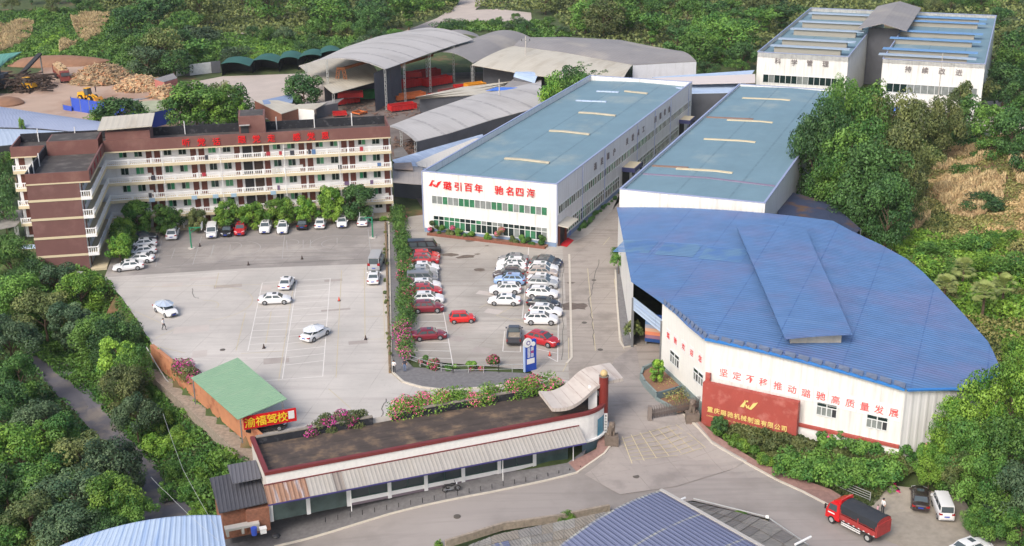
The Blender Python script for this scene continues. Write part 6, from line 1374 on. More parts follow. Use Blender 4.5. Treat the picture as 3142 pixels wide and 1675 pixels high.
# corn stalk poles, debris
bo = MB()
for i in range(16):
    p = gnd(2480+random.uniform(-25,40), 372+random.uniform(-6,8)); a = random.uniform(-.15,.15); bo.tube(p+Vector((0,0,.5+random.random()*.4)), p+Vector((9*math.cos(a),9*math.sin(a),.9)), .07, n=5)
tag(bo.build('bamboo_poles', mat('bamboo_pole', S(196,170,150), .7)), 'pile of long pale bamboo poles by the dry corn', 'poles', kind=None)
# timber yard: heaps
def heap(name, lab, u, v, rx, ry, hh, n, seed):
    c = at(u, v); rs = random.Random(seed); t = MB()
    for i in range(n):
        a = rs.random()*2*PI; q = rs.random()**.6; x, y = q*rx*math.cos(a), q*ry*math.sin(a); z = hh*(1-q*q)*rs.uniform(.75,1.05); b = rs.random()*PI; l = rs.uniform(1.2,3.0); ti = rs.uniform(-.5,.5)
        d = Vector((math.cos(b), math.sin(b), ti)); p = Vector((c.x+x, c.y+y, z+.15)); t.bar(p-d*l/2, p+d*l/2, rs.uniform(.15,.3), mi=rs.choice([0,0,0,1,2]))
    core = MB(); core.sphere((c.x,c.y,0), 1, 14, 7); core.v = [((x-c.x)*rx*.92+c.x, (y-c.y)*ry*.92+c.y, z*hh*.85) for x, y, z in core.v]
    th_ = thing(name, lab, 'wood heap', c, 'debarked wood heaps'); core.build('heap_core', m_wood, th_, smooth=True); o = t.build('wood_slab', [m_wood, mat('reddish_wood', S(188,140,104), .9, var=.3), mat('grey_wood', S(150,128,104), .9, var=.3)], th_); o['kind'] = 'stuff'
heap('wood_heap', 'largest heap of pale debarked wood beside the loaded log truck', 258, 202, 8.5, 8.5, 4.0, 900, 1)
heap('wood_heap', 'middle heap of brownish debarked wood before the pink walled hut', 352, 222, 6.2, 6, 3.0, 600, 2)
heap('wood_heap', 'smallest heap of wood nearest the mossy roof', 415, 243, 3.6, 3.6, 2.6, 260, 3)
eb = thing('earth_bank', 'brown earth bank behind the log truck', 'earth bank', at(150,165)); c = at(150,162); m_ = MB(); m_.sphere((c.x,c.y,0),1,20,8); m_.v = [((x-c.x)*15+c.x+1*math.sin(y*3+z*5), (y-c.y)*5+c.y, z*2.6) for x, y, z in m_.v]; m_.build('mound', m_reddirt, eb, smooth=True)
eb = thing('earth_mound', 'rust brown earth mound at the left edge of the timber yard', 'earth bank', at(20,262)); c = at(15,262); m_ = MB(); m_.sphere((c.x,c.y,0),1,16,7); m_.v = [((x-c.x)*4.5+c.x, (y-c.y)*4+c.y, z*1.8) for x, y, z in m_.v]; m_.build('mound', m_reddirt, eb, smooth=True)
cv = thing('log_conveyor', 'dark log chipper with slanting conveyor at the left edge', 'machine', at(40,225)); p, q = at(30,222), at(108,190)
MB().bar(p+Vector((0,0,1)), q+Vector((0,0,6)), 1.2, .5).build('conveyor_belt', m_dark, cv); MB().box(p.x-7,p.x-2,p.y-1,p.y+4,0,3.6).build('chipper_body', m_darkwall, cv); MB().bar(q, q+Vector((0,0,5.8)), .3).bar(p.lerp(q,.5), p.lerp(q,.5)+Vector((0,0,3.4)), .3).build('conveyor_leg', m_steel, cv)
c = at(70,222); x = MB()
for i in range(160): a = random.random()*PI; pp_ = Vector((c.x+random.gauss(0,3.4), c.y+random.gauss(0,3), random.uniform(.2,3.4))); d = Vector((math.cos(a),math.sin(a),random.uniform(-.3,.3))); x.bar(pp_-d*1.6, pp_+d*1.6, .3)
tag(x.build('brush_pile', mat('dark_brush', S(74,60,52), .95, var=.4)), 'dark tangle of brushwood under the conveyor', 'brush pile', kind='stuff')
print('background done')
# ================================================================== VEHICLES
PAINT = {}
m_glass = mat('car_glass', (.07,.09,.10), .08)
def paint(nm, rgb):
    if nm not in PAINT: PAINT[nm] = mat('car_paint_'+nm, rgb, .35, coat=.6)
    return PAINT[nm]
for nm, c in dict(white=(.78,.78,.78), red=S(176,22,34), darkred=S(120,20,38), black=(.015,.015,.018), grey=S(120,122,126), darkgrey=S(66,68,74), silver=S(168,170,172), blue=S(140,172,214), beige=S(176,164,156), brightred=S(206,30,26), brownblack=S(50,40,42), navy=(.01,.02,.05)).items(): paint(nm, c)
PROTO = {}
KINDS = {   # L, W, H, belt, hood_h, windscreen base/top x, rear top/base x, trunk height, has_trunk
 'sedan': dict(L=4.7, W=1.82, H=1.47, belt=.93, hood=.86, xs=1.15, xt=.45, rt=-1.05, rb=-1.75, tail=.98, wb=1.36, r=.33),
 'suv':   dict(L=4.65, W=1.88, H=1.66, belt=1.08, hood=1.02, xs=1.15, xt=.42, rt=-1.45, rb=-2.1, tail=1.08, wb=1.36, r=.37),
 'hatch': dict(L=3.6, W=1.6, H=1.56, belt=.95, hood=.88, xs=1.0, xt=.45, rt=-1.35, rb=-1.68, tail=1.0, wb=1.15, r=.30),
 'mpv':   dict(L=4.8, W=1.85, H=1.82, belt=1.08, hood=1.0, xs=1.65, xt=.95, rt=-2.15, rb=-2.33, tail=1.1, wb=1.45, r=.34),
 'van':   dict(L=5.3, W=2.0, H=2.35, belt=1.3, hood=1.15, xs=2.1, xt=1.45, rt=-2.5, rb=-2.6, tail=1.3, wb=1.6, r=.36),
 'micro': dict(L=4.0, W=1.6, H=1.88, belt=1.1, hood=1.0, xs=1.75, xt=1.2, rt=-1.85, rb=-1.95, tail=1.1, wb=1.25, r=.30),
}
def car_body(k):
    L, W, Hb = k['L'], k['W'], k['belt']; hl = L/2
    st = [(-hl, .55, .50, .80), (-hl+.06, .9, .34, k['tail']*.93), (-hl+.35, .97, .26, k['tail']), (k['rb']+.1, 1, .22, k['tail']+.01), (-.6, 1, .2, Hb), (.4, 1, .2, Hb), (k['xs'], 1, .2, Hb-.01), (k['xs']+.45, .99, .2, k['hood']+.01), (hl-.55, .96, .22, k['hood']-.06), (hl-.15, .86, .26, k['hood']-.2), (hl, .6, .38, k['hood']-.36)]
    rows = []
    for x, wf, zb, zt in st:
        w_ = W/2*wf; pr = [(0, zb), (w_*.9, zb), (w_*.985, zb+.12), (w_, (zb+zt)/2-.02), (w_*.975, zt-.12), (w_*.88, zt), (w_*.5, zt+.035), (0, zt+.045)]
        rows.append([(x, y, z) for y, z in pr]+[(x, -y, z) for y, z in pr[::-1][1:]])
    mb = MB(); mb.loft(rows); mb.face([p for p in rows[0]]); mb.face([p for p in rows[-1]][::-1]); return mb
def make_car(kind):
    k = KINDS[kind]; L, W, H, B = k['L'], k['W'], k['H'], k['belt']; hl = L/2
    t = thing('parked_car', None, None, (0,0,0)); P_ = PAINT['white']
    mb = car_body(k); b = mb.build('body', P_, t, smooth=True)
    bm = bmesh.new(); bm.from_mesh(b.data); bmesh.ops.recalc_face_normals(bm, faces=bm.faces[:]); bm.to_mesh(b.data); bm.free()
    wb_, wt_ = W/2*.9, W/2*(.70 if kind in ('sedan','suv','hatch') else .8); zb = B-.02; tr_ = .07
    base = [(k['xs'],wb_*.93),(k['rb'],wb_*.93)]; top = [(k['xt'],wt_),(k['rt'],wt_)]
    g = MB()   # cabin shell in body colour
    c4 = [(k['rb'],-wb_*.93,zb),(k['xs'],-wb_*.93,zb),(k['xs'],wb_*.93,zb),(k['rb'],wb_*.93,zb),(k['rt'],-wt_,H-tr_),(k['xt'],-wt_,H-tr_),(k['xt'],wt_,H-tr_),(k['rt'],wt_,H-tr_)]
    g.hexa(c4); g.build('pillars', P_, t)
    rf = MB(); xs_ = np.linspace(k['rt']-.06, k['xt']+.04, 6)
    rf.loft([[(x, wt_*1.02*y, H-tr_+.0+tr_*(1-y*y*.8)*(1-.6*((x-xs_.mean())/(xs_[-1]-xs_[0])*2)**4)) for y in (-1,-.6,0,.6,1)] for x in xs_], thick=.05)
    r_ = rf.build('roof', P_, t, smooth=True)
    bm = bmesh.new(); bm.from_mesh(r_.data); bmesh.ops.recalc_face_normals(bm, faces=bm.faces[:]); bm.to_mesh(r_.data); bm.free()
    C = [Vector(p) for p in c4]
    def pane(name, a, b_, c, d, in0=.06, in1=.1, u0=.0, u1=1., off=.012):
        # a,b bottom  c,d top (above b,a); keep a border
        A, Bq, Cc, Dd = C[a], C[b_], C[c], C[d]; n = (Bq-A).cross(Dd-A).normalized()
        if n.dot((A+Bq)/2-Vector((0,0,(A.z+Dd.z)/2))) < 0 and abs(n.y) > .3 or (abs(n.y) <= .3 and n.x*(A.x) < 0): n = -n
        lo0, lo1 = A.lerp(Bq, u0), A.lerp(Bq, u1); hi0, hi1 = Dd.lerp(Cc, u0), Dd.lerp(Cc, u1)
        def q(l, h_, f): return l.lerp(h_, f)+n*off
        p0, p1, p2, p3 = q(lo0,hi0,in0), q(lo1,hi1,in0), q(lo1,hi1,1-in1), q(lo0,hi0,1-in1); e = .05
        s = [p0.lerp(p1,e), p1.lerp(p0,e), p2.lerp(p3,e), p3.lerp(p2,e)]; m = MB(); m.face(s); m.face([x+n*.0-n*.008 for x in s][::-1]); m.build(name, m_glass, t)
    pane('windscreen', 1, 2, 6, 5); pane('rear_window', 3, 0, 4, 7)
    for u0, u1 in (((.06,.50),(.52,.95)) if kind in ('sedan','hatch') else ((.04,.34),(.36,.66),(.68,.96))):
        pane('side_window', 0, 1, 5, 4, .12, .16, u0, u1); pane('side_window', 2, 3, 7, 6, .12, .16, 1-u1, 1-u0)
    for sx in (1, -1):
        for sy in (1, -1):
            x = sx*k['wb']; r = k['r']; m = MB(); m.tube((x,sy*(W/2-.2),r),(x,sy*(W/2+.012),r),r,n=16); w_ = m.build('wheel', m_tyre, t)
            m = MB(); m.tube((x,sy*(W/2+.0125),r),(x,sy*(W/2+.03),r),r*.64,r*.55,n=12); m.build('rim', m_rim, w_)
            m = MB(); n_ = 12   # dark wheel arch
            m.face([(x+(r+.07)*math.cos(PI*i/n_), sy*(W/2-.002), r+.02+(r+.05)*math.sin(PI*i/n_)) for i in range(n_+1)][::(1 if sy < 0 else -1)]); m.build('wheel_arch', m_black, t)
    for sy in (1, -1):
        z = k['hood']-.28; m = MB(); m.hexa([(hl-.32,sy*W*.24,z),(hl-.07,sy*W*.22,z),(hl-.28,sy*W*.42,z+.02),(hl-.5,sy*W*.44,z+.02),(hl-.3,sy*W*.24,z+.15),(hl-.1,sy*W*.22,z+.13),(hl-.32,sy*W*.425,z+.15),(hl-.55,sy*W*.45,z+.17)]); m.build('headlight', m_light, t)
        z = k['tail']-.25; m = MB(); y0, y1 = sorted((sy*W*.28, sy*W*.47)); m.box(-hl-.0, -hl+.3, y0, y1, z, z+.16 if kind != 'van' else z+.4); m.build('tail_light', m_tail, t)
        m = MB(); y0, y1 = sorted((sy*(W/2-.04), sy*(W/2+.16))); m.box(k['xs']-.35, k['xs']-.2, y0, y1, B+.0, B+.14); m.build('mirror', P_, t)
    MB().box(hl-.02,hl+.03,-.26,.26,.42,.54).build('number_plate', m_plate, t); MB().box(-hl-.03,-hl+.02,-.26,.26,.62,.75).build('number_plate', m_plate, t)
    MB().box(hl-.1,hl+.012,-W*.28,W*.28,.34,.40).box(hl-.1,hl+.008,-W*.2,W*.2,.55,.66).build('grille', m_black, t)
    if kind in ('sedan','suv'): x = (k['xt']+k['rt'])/2; MB().box(k['xt']-.75, k['xt']-.2, -.34, .34, H+.004, H+.014).build('sunroof', m_glass, t)
    if kind in ('suv','hatch'):
        for sy in (1,-1): m = MB(); m.bar((k['rt']+.2,sy*wt_*.95,H+.01),(k['xt']-.15,sy*wt_*.95,H+.01),.03); m.build('roof_rail', m_rim, t)
    return t
PROTO_USED = set()
def spawn(kind, pos, az, color, label, group, name='parked_car', cat='car'):
    if kind not in PROTO: PROTO[kind] = make_car(kind)
    if kind not in PROTO_USED: t = PROTO[kind]; PROTO_USED.add(kind)
    else: t = copy_tree(PROTO[kind])
    t.name = name; t.location = (pos[0], pos[1], pos[2]+.04); t.rotation_euler = (0,0,az); tag(t, label, cat, group)
    for c in t.children:
        b_ = c.name.split('.')[0]
        if b_ in ('body','roof','pillars','mirror'):
            c.material_slots[0].link = 'OBJECT'; c.material_slots[0].material = PAINT[color]
    return t
def car_side(kind, Zf_, x0, y0, x1, y1, color, label, group, z=0, **kw):
    """x0,y0 rear wheel foot, x1,y1 front wheel foot on the camera side"""
    a_, b_ = at(*Zf_(x0,y0), z), at(*Zf_(x1,y1), z); d = (b_-a_).normalized(); n = Vector((-d.y,d.x,0))
    if n.y < 0: n = -n
    c = (a_+b_)/2+n*KINDS[kind]['W']/2; c.z = z; return spawn(kind, c, math.atan2(d.y,d.x), color, label, group, **kw)
def car_end(kind, Zf_, x0, y0, x1, y1, front, color, label, group, z=0, **kw):
    """near end seen: left and right foot of the near bumper; front=True when the car faces the camera"""
    a_, b_ = at(*Zf_(x0,y0), z), at(*Zf_(x1,y1), z); e = (b_-a_).normalized(); n = Vector((-e.y,e.x,0))
    c = (a_+b_)/2+n*KINDS[kind]['L']/2; c.z = z; az = math.atan2(n.y,n.x)+(PI if front else 0); return spawn(kind, c, az, color, label, group, **kw)
GL, GM, GR = 'cars in the left row by the hedge', 'cars in the middle row of the car park', 'cars in the right row of the car park'
Lr = [('van','black',(300,212,462,206),'black minibus at the far end of the left row under the hedge'),('suv','brightred',(318,262,462,254),'red car with dark roof, second from the far end of the left row'),
 ('suv','red',(308,292,450,288),'red SUV, third from the far end of the left row'),('sedan','white',(308,345,452,341),'white sedan just before the two whitish cars of the left row'),('sedan','silver',(298,375,436,371),'silvery white sedan, fifth from the far end of the left row'),
 ('sedan','grey',(296,402,440,399),'pale car with grey roof between the silvery sedan and the grey minivan'),('mpv','grey',(292,434,432,432),'grey minivan in the middle of the left row'),('suv','white',(312,490,466,484),'white SUV right in front of the grey minivan, left row'),
 ('suv','red',(318,530,470,528),'red SUV between two white cars in the left row'),('suv','white',(325,592,490,587),'white SUV between two red cars in the left row'),('suv','darkred',(335,660,475,655),'dark red SUV, second nearest car of the left row'),
 ('sedan','darkred',(348,872,498,862),'dark red sedan standing alone nearest the pink flowers')]
for k, c, q, lab in Lr:
    car_side(k, Z1, *q, c, lab, GL)
for k, c, q, lab in [('sedan','grey',(1128,277,985,275),'grey sedan at the far end of the middle row'),('suv','white',(1115,318,975,315),'white SUV, second from the far end of the middle row'),('sedan','white',(1105,348,985,352),'white sedan, third from the far end of the middle row'),
 ('suv','brownblack',(1095,397,955,400),'brownish black SUV behind the light blue car'),('suv','blue',(1100,447,955,443),'light blue SUV with white roof in the middle row'),('suv','white',(1075,515,925,518),'white SUV, second nearest of the middle row'),('sedan','white',(1060,601,915,598),'white sedan nearest in the middle row')]:
    car_side(k, Z1, *q, c, lab, GM)
for k, c, q, lab in [('sedan','black',(1235,285,1382,298),'black sedan at the far end of the right row'),('sedan','darkgrey',(1228,308,1370,318),'dark grey sedan, second from the far end of the right row'),('suv','white',(1212,352,1358,358),'white SUV behind the beige grey one in the right row'),
 ('suv','beige',(1212,388,1350,392),'beige grey SUV in the right row'),('sedan','white',(1205,432,1356,440),'white sedan between the beige grey and the silver car, right row'),('suv','silver',(1205,468,1352,476),'silver SUV just behind the big white one with dark wheels'),
 ('suv','white',(1205,545,1348,552),'big white SUV with dark side windows in the middle of the right row'),('sedan','black',(1205,616,1362,626),'black sedan behind the last two white SUVs of the right row'),('suv','white',(1225,682,1378,692),'white SUV behind the nearest white one with black wheels'),
 ('suv','white',(1200,748,1345,750),'nearest white SUV with black wheels in the right row')]:
    car_side(k, Z1, *q, c, lab, GR)
car_side('hatch', Z1, 615, 738, 733, 732, 'brightred', 'small bright red hatchback driving through the middle of the car park', None, name='red_car')
car_side('suv', Z1, 1188, 888, 1325, 922, 'red', 'red SUV turned outwards beside the blue notice totem', None)
# pickup
def make_pickup(pos, az):
    t = thing('pickup_truck', 'dark pickup truck with empty load bed parked next to the red SUV', 'pickup', pos, None, az)
    tl = Vector(pos); o = Vector((0,0,0)); mk = lambda mb, n, m, par=None, **k: _local(mb, n, m, par or t, **k)
    P_ = PAINT['darkgrey']; k = dict(L=5.3, W=1.9, belt=1.05, hood=1.02, xs=1.25, rb=-2.0, tail=1.05)
    b = MB()
    rows = []
    for x, wf, zb, zt in [(-2.65,.97,.45,1.05),(-2.5,1,.35,1.08),(-.35,1,.3,1.08),(.2,1,.28,1.06),(1.25,1,.28,1.05),(1.8,.98,.28,1.02),(2.4,.93,.32,.9),(2.65,.75,.4,.7)]:
        w_ = .95*wf; pr = [(0,zb),(w_*.95,zb),(w_,(zb+zt)/2),(w_*.96,zt),(0,zt+.02)]; rows.append([(x,y,z) for y,z in pr]+[(x,-y,z) for y,z in pr[::-1][1:]])
    b.loft(rows); b.face(rows[0]); b.face(rows[-1][::-1]); mk(b,'body',P_)
    mk(MB().box(-2.5,-.45,-.78,.78,1.1,1.115),'bed_floor',mat('worn_bed', S(150,138,120), .9, var=.3, vs=3))
    mk(MB().box(-2.62,-.4,.8,.94,1.08,1.32).box(-2.62,-.4,-.94,-.8,1.08,1.32).box(-2.66,-2.54,-.8,.8,1.08,1.3),'bed_side',P_)
    c4 = [(-.4,-.86,1.05),(1.25,-.86,1.05),(1.25,.86,1.05),(-.4,.86,1.05),(-.25,-.68,1.72),(.65,-.68,1.72),(.65,.68,1.72),(-.25,.68,1.72)]
    mk(MB().hexa(c4),'cabin',P_); mk(MB().box(-.3,.62,-.66,.66,1.725,1.76),'roof',P_)
    mk(MB().face([(-.425,-.75,1.15),(-.425,.75,1.15),(-.29,.62,1.65),(-.29,-.62,1.65)][::-1]),'rear_window',m_glass); mk(MB().face([(1.2,-.75,1.12),(1.2,.75,1.12),(.7,.62,1.68),(.7,-.62,1.68)]),'windscreen',m_glass)
    for sy in (1,-1): mk(MB().face([(-.3,sy*.865,1.14),(1.05,sy*.865,1.14),(.6,sy*.72,1.64),(-.2,sy*.72,1.64)][::sy*-1]),'side_window',m_glass)
    for x in (-1.6,1.65):
        for sy in (1,-1): w_ = mk(MB().tube((x,sy*.75,.38),(x,sy*.97,.38),.38,n=16),'wheel',m_tyre); _local(MB().tube((x,sy*.971,.38),(x,sy*.985,.38),.22,n=10),'rim',m_rim,w_)
    for sy in (1,-1): mk(MB().box(-2.68,-2.6,min(sy*.8,sy*.94),max(sy*.8,sy*.94),.75,1.05),'tail_light',m_tail); mk(MB().box(.95,1.1,min(sy*.95,sy*1.15),max(sy*.95,sy*1.15),1.1,1.28),'mirror',P_)
    mk(MB().box(-2.8,-2.66,-.85,.85,.42,.58),'rear_bumper',m_black)
    return t
def _local(mb, n, m, par, **k):
    """build geometry given in the thing's own coordinates"""
    o = mb.build(n, m, None, **k); o.parent = par; return o
a_, b_ = at(*Z1(1015,912)), at(*Z1(1112,912)); e = (b_-a_).normalized(); n = Vector((-e.y,e.x,0)); c = (a_+b_)/2+n*2.7; make_pickup((c.x,c.y,.03), math.atan2(n.y,n.x))
# driving yard
car_side('sedan', Zd, 1355, 416, 1510, 410, 'white', 'white sedan driving across the yellow bays in profile', 'driving school cars', name='white_car')
car_end('sedan', Zd, 1460, 306, 1553, 306, False, 'white', 'white sedan seen from behind at the top of the bays', 'driving school cars', name='white_car')
c1 = car_side('sedan', Zd, 470, 492, 560, 528, 'white', 'white sedan under a silvery sunshade near the walking man', 'driving school cars', name='white_car')
c2 = car_side('sedan', Zd, 1780, 735, 1848, 668, 'white', 'white sedan under a white sunshade in the middle of the bays', 'driving school cars', name='white_car')
c2.rotation_euler.z = math.radians(58); c2.location = (*at(*Zd(1765,675))[:2], .03); c1.rotation_euler.z = math.radians(-48); c1.location = (*at(*Zd(555,480))[:2], .03)
def sunshade(car, lab, col):
    p = Vector(car.location); t = thing('car_sunshade', lab, 'sunshade', (p.x,p.y,p.z), 'sunshades spread over cars', car.rotation_euler.z); n_ = 8; R = [(1.7*math.cos(2*PI*(i+.5)/n_)-.3, 1.25*math.sin(2*PI*(i+.5)/n_), 1.42) for i in range(n_)]
    mb = MB(); 
    for i in range(n_): mb.face([R[i], R[(i+1)%n_], (-.3,0,1.95)])
    _local(mb, 'canopy', col, t); m2_ = MB()
    for i in range(n_): m2_.tube((R[i][0],R[i][1],R[i][2]+.02), (-.3,0,1.97), .02, n=4, cap=False)
    _local(m2_, 'rib', m_galv, t)
sunshade(c1, 'silvery blue sunshade spread over the white sedan near the walking man', mat('silver_shade', S(186,200,216), .4, metal=.2)); sunshade(c2, 'white sunshade spread over the white sedan in the bays', mat('white_shade', (.7,.73,.78), .5))
car_end('van', Zd, 2188, 150, 2285, 150, False, 'silver', 'silver grey minibus seen from behind by the low yard wall', None, name='parked_minibus', cat='minibus')
car_end('sedan', Zd, 2185, 262, 2272, 260, False, 'white', 'white sedan seen from behind next to the silver minibus', None)
# dormitory row
GD = 'cars parked before the dormitory trees'
for k, q, fr, c, lab in [('suv',(380,1008,470,1005),True,'white','white SUV facing out, right of the red car before the dormitory'),('suv',(527,1012,615,1008),True,'white','white SUV with dark roof facing out before the dormitory'),('suv',(688,978,772,976),False,'black','black SUV with blue plate seen from behind before the dormitory'),
   ('sedan',(830,970,915,968),False,'white','white car seen from behind, third from the right before the dormitory'),('sedan',(1012,962,1098,958),True,'white','white car with dark grille facing out, second from the right'),('sedan',(1175,952,1262,950),False,'white','white car parked slightly askew at the right end behind the green hoop'),
   ('suv',(184,1025,262,1022),True,'red','red SUV facing out next to the black sedan'),('sedan',(70,1032,150,1030),True,'black','black sedan facing out next to the white MPV')]:
    car_end(k, Z3, *q, fr, c, lab, GD)
car_end('mpv', Z2, 1496, 985, 1576, 980, True, 'white', 'white MPV with violet windscreen facing out before the dormitory', GD); car_end('suv', Z2, 1205, 997, 1285, 993, False, 'white', 'white SUV seen from behind left of the left hoop', GD)
GB = 'cars beside the dormitory wing'
for k, q, c, lab in [('sedan',(985,1065-62,1090,1058-62),'darkgrey','dark car half hidden under the trees by the dormitory wing'),('sedan',(1085,1045,990,1055),'white','farthest white car beside the dormitory wing'),('sedan',(1085,1098,985,1112),'white','second white car beside the dormitory wing'),('sedan',(1068,1157,945,1160),'white','third white car beside the dormitory wing'),('sedan',(1000,1208,870,1222),'white','nearest white car beside the dormitory wing')]:
    car_side(k, Z2, *q, c, lab, GB)
spawn('sedan', at(190,708), 2.9, 'white', 'white car almost hidden by the bushes at the corner of the dormitory', None)
n5_ = lambda X, Y: ((450+X*.4369)/K, (1050+Y*.4369)/K)
car_side('sedan', n5_, 770, 650, 925, 628, 'black', 'black car parked beneath the pale green roof', None)
# lower right
Z4 = lambda x, y: ((2400+x*.3823)/K, (1150+y*.3823)/K)
car_end('sedan', Z4, 1043, 1112, 1172, 1128, False, 'brownblack', 'dark brown sedan seen from behind in the gravel bay', None, z=-2.1); car_end('micro', Z4, 1255, 1190, 1380, 1196, False, 'white', 'white microvan seen from behind at the edge of the trees', None, z=-2.1, cat='van', name='parked_van')
spawn('sedan', at(2440,1392,-2.1), .45, 'white', 'white car cut by the bottom edge of the photo', None)
spawn('suv', at(2270,322,.2), .3, 'white', 'white car behind the tall trees beside the blue tarpaulin', None)
o = MB(); p = at(2262,305); o.hexa([(p.x-5,p.y,2.2),(p.x+3,p.y,2.2),(p.x+3,p.y+3,2.6),(p.x-5,p.y+3,2.6),(p.x-5,p.y,2.3),(p.x+3,p.y,2.3),(p.x+3,p.y+3,2.7),(p.x-5,p.y+3,2.7)]); tag(o.build('blue_tarpaulin', mat('bright_blue_tarp', S(70,120,210), .6)), 'bright blue tarpaulin behind the tall trees', 'tarpaulin')
# red lorry
def lorry():
    a_, b_ = at(*Z4(640,1322), -2.15), at(*Z4(415,1205), -2.15); d = (b_-a_).normalized(); n = Vector((-d.y,d.x,0)); n = n if n.y > 0 else -n
    c = (a_+b_)/2+n*1.05-d*.15; t = thing('red_lorry', 'red lorry with black tarpaulin cover driving on the lower road', 'lorry', (c.x,c.y,h(c.x,c.y)+.05), None, math.atan2(d.y,d.x)); R_ = mat('lorry_red', S(206,26,32), .35, coat=.4); R2 = mat('dusty_lorry_red', S(160,56,54), .7, var=.2, vs=3)
    L_ = lambda mb, n_, m, par=None, **k: _local(mb, n_, m, par or t, **k)
    cab = MB(); rows = []
    for x, zt, w_ in ((1.35,2.35,1.0),(1.45,2.5,1.02),(2.6,2.35,1.0),(2.85,1.75,.99),(3.0,1.2,.97),(2.98,.55,.95)): rows.append((x,zt,w_))
    prof = [(1.35,.55),(1.35,2.42),(1.6,2.52),(2.35,2.45),(2.72,2.05),(3.02,1.35),(3.05,.5)]
    for i in range(len(prof)): pass
    cab.face([(x,-1.0,z) for x,z in prof]); cab.face([(x,1.0,z) for x,z in prof][::-1])
    for (x0,z0),(x1,z1) in zip(prof, prof[1:]+prof[:1]): cab.face([(x0,-1.0,z0),(x0,1.0,z0),(x1,1.0,z1),(x1,-1.0,z1)])
    cb_ = L_(cab,'cab',R_)
    dfl = MB(); dfl.hexa([(1.3,-.95,2.5),(2.4,-.8,2.44),(2.4,.8,2.44),(1.3,.95,2.5),(1.3,-.9,3.05),(1.5,-.75,3.0),(1.5,.75,3.0),(1.3,.9,3.05)]); L_(dfl,'roof_deflector',R_)
    L_(MB().face([(2.745,-.88,2.04),(3.03,-.9,1.4),(3.03,.9,1.4),(2.745,.88,2.04)]),'windscreen',m_glass)
    for sy in (1,-1):
        L_(MB().face([(1.7,sy*1.006,1.5),(2.75,sy*1.006,1.5),(2.55,sy*1.006,2.2),(1.7,sy*1.006,2.25)][::-sy]),'side_window',m_glass); L_(MB().bar((2.75,sy*1.0,1.9),(2.95,sy*1.25,1.9),.05).box(2.88,2.98,min(sy*1.15,sy*1.32),max(sy*1.15,sy*1.32),1.5,2.05),'mirror',m_black)
        L_(MB().box(3.03,3.08,min(sy*.6,sy*.92),max(sy*.6,sy*.92),.75,.98),'headlight',m_light); L_(MB().face([(1.9,sy*1.008,1.12),(2.75,sy*1.008,1.12),(2.72,sy*1.008,1.26),(1.95,sy*1.008,1.26)][::-sy]),'white_decal',white)
    L_(MB().box(-3.1,1.2,-1.05,1.05,.85,1.0),'bed_frame',m_dark)
    for sy in (1,-1):
        m = MB(); y0,y1 = sorted((sy*1.03,sy*1.1)); m.box(-3.1,1.2,y0,y1,1.0,1.55)
        L_(m,'side_panel',R2); m = MB()
        for x in (-3.1,-1.0,1.1): m.box(x,x+.1,min(sy*1.04,sy*1.14),max(sy*1.04,sy*1.14),1.0,2.1)
        for z in (1.68,1.82,1.96): m.box(-3.0,1.1,min(sy*1.05,sy*1.09),max(sy*1.05,sy*1.09),z,z+.05)
        L_(m,'side_rail',R2); m = MB(); m.box(-1.3,1.0,min(sy*1.05,sy*1.1),max(sy*1.05,sy*1.1),.5,.6); m.box(-1.3,1.0,min(sy*1.05,sy*1.1),max(sy*1.05,sy*1.1),.72,.8); L_(m,'side_guard',white)
        m = MB()
        for i in range(7): m.box(-3.0+i*.6,-2.8+i*.6,min(sy*1.1,sy*1.115),max(sy*1.1,sy*1.115),1.0,1.07)
        L_(m,'reflector',white)
    L_(MB().box(-3.2,-3.1,-1.08,1.08,.95,2.3),'tailgate',R2)
    tp_ = MB(); sec = [(-1.1,1.75),(-1.12,2.2),(-1.05,2.55),(-.6,2.78),(0,2.84),(.6,2.78),(1.05,2.55),(1.12,2.2),(1.1,1.75)]
    tp_.loft([[(x,y,z+.03*math.sin(x*6)) for y,z in sec] for x in np.linspace(-3.12,1.22,12)]); tp_.face([(1.22,y,z) for y,z in sec]); L_(MB().face([(-3.11,y*.98,z-.02) for y,z in sec]+[(-3.11,1.05,1.0),(-3.11,-1.05,1.0)]),'rear_panel',R2); o_ = L_(tp_,'tarpaulin',mat('black_tarpaulin', S(44,48,54), .7, var=.15, vs=1),smooth=True)
    for x in (-2.1,2.25):
        for sy in (1,-1): w_ = L_(MB().tube((x,sy*.72,.42),(x,sy*1.02,.42),.42,n=18),'wheel',m_tyre); L_(MB().tube((x,sy*1.021,.42),(x,sy*1.035,.42),.25,n=12),'rim',m_galv,w_)
lorry()
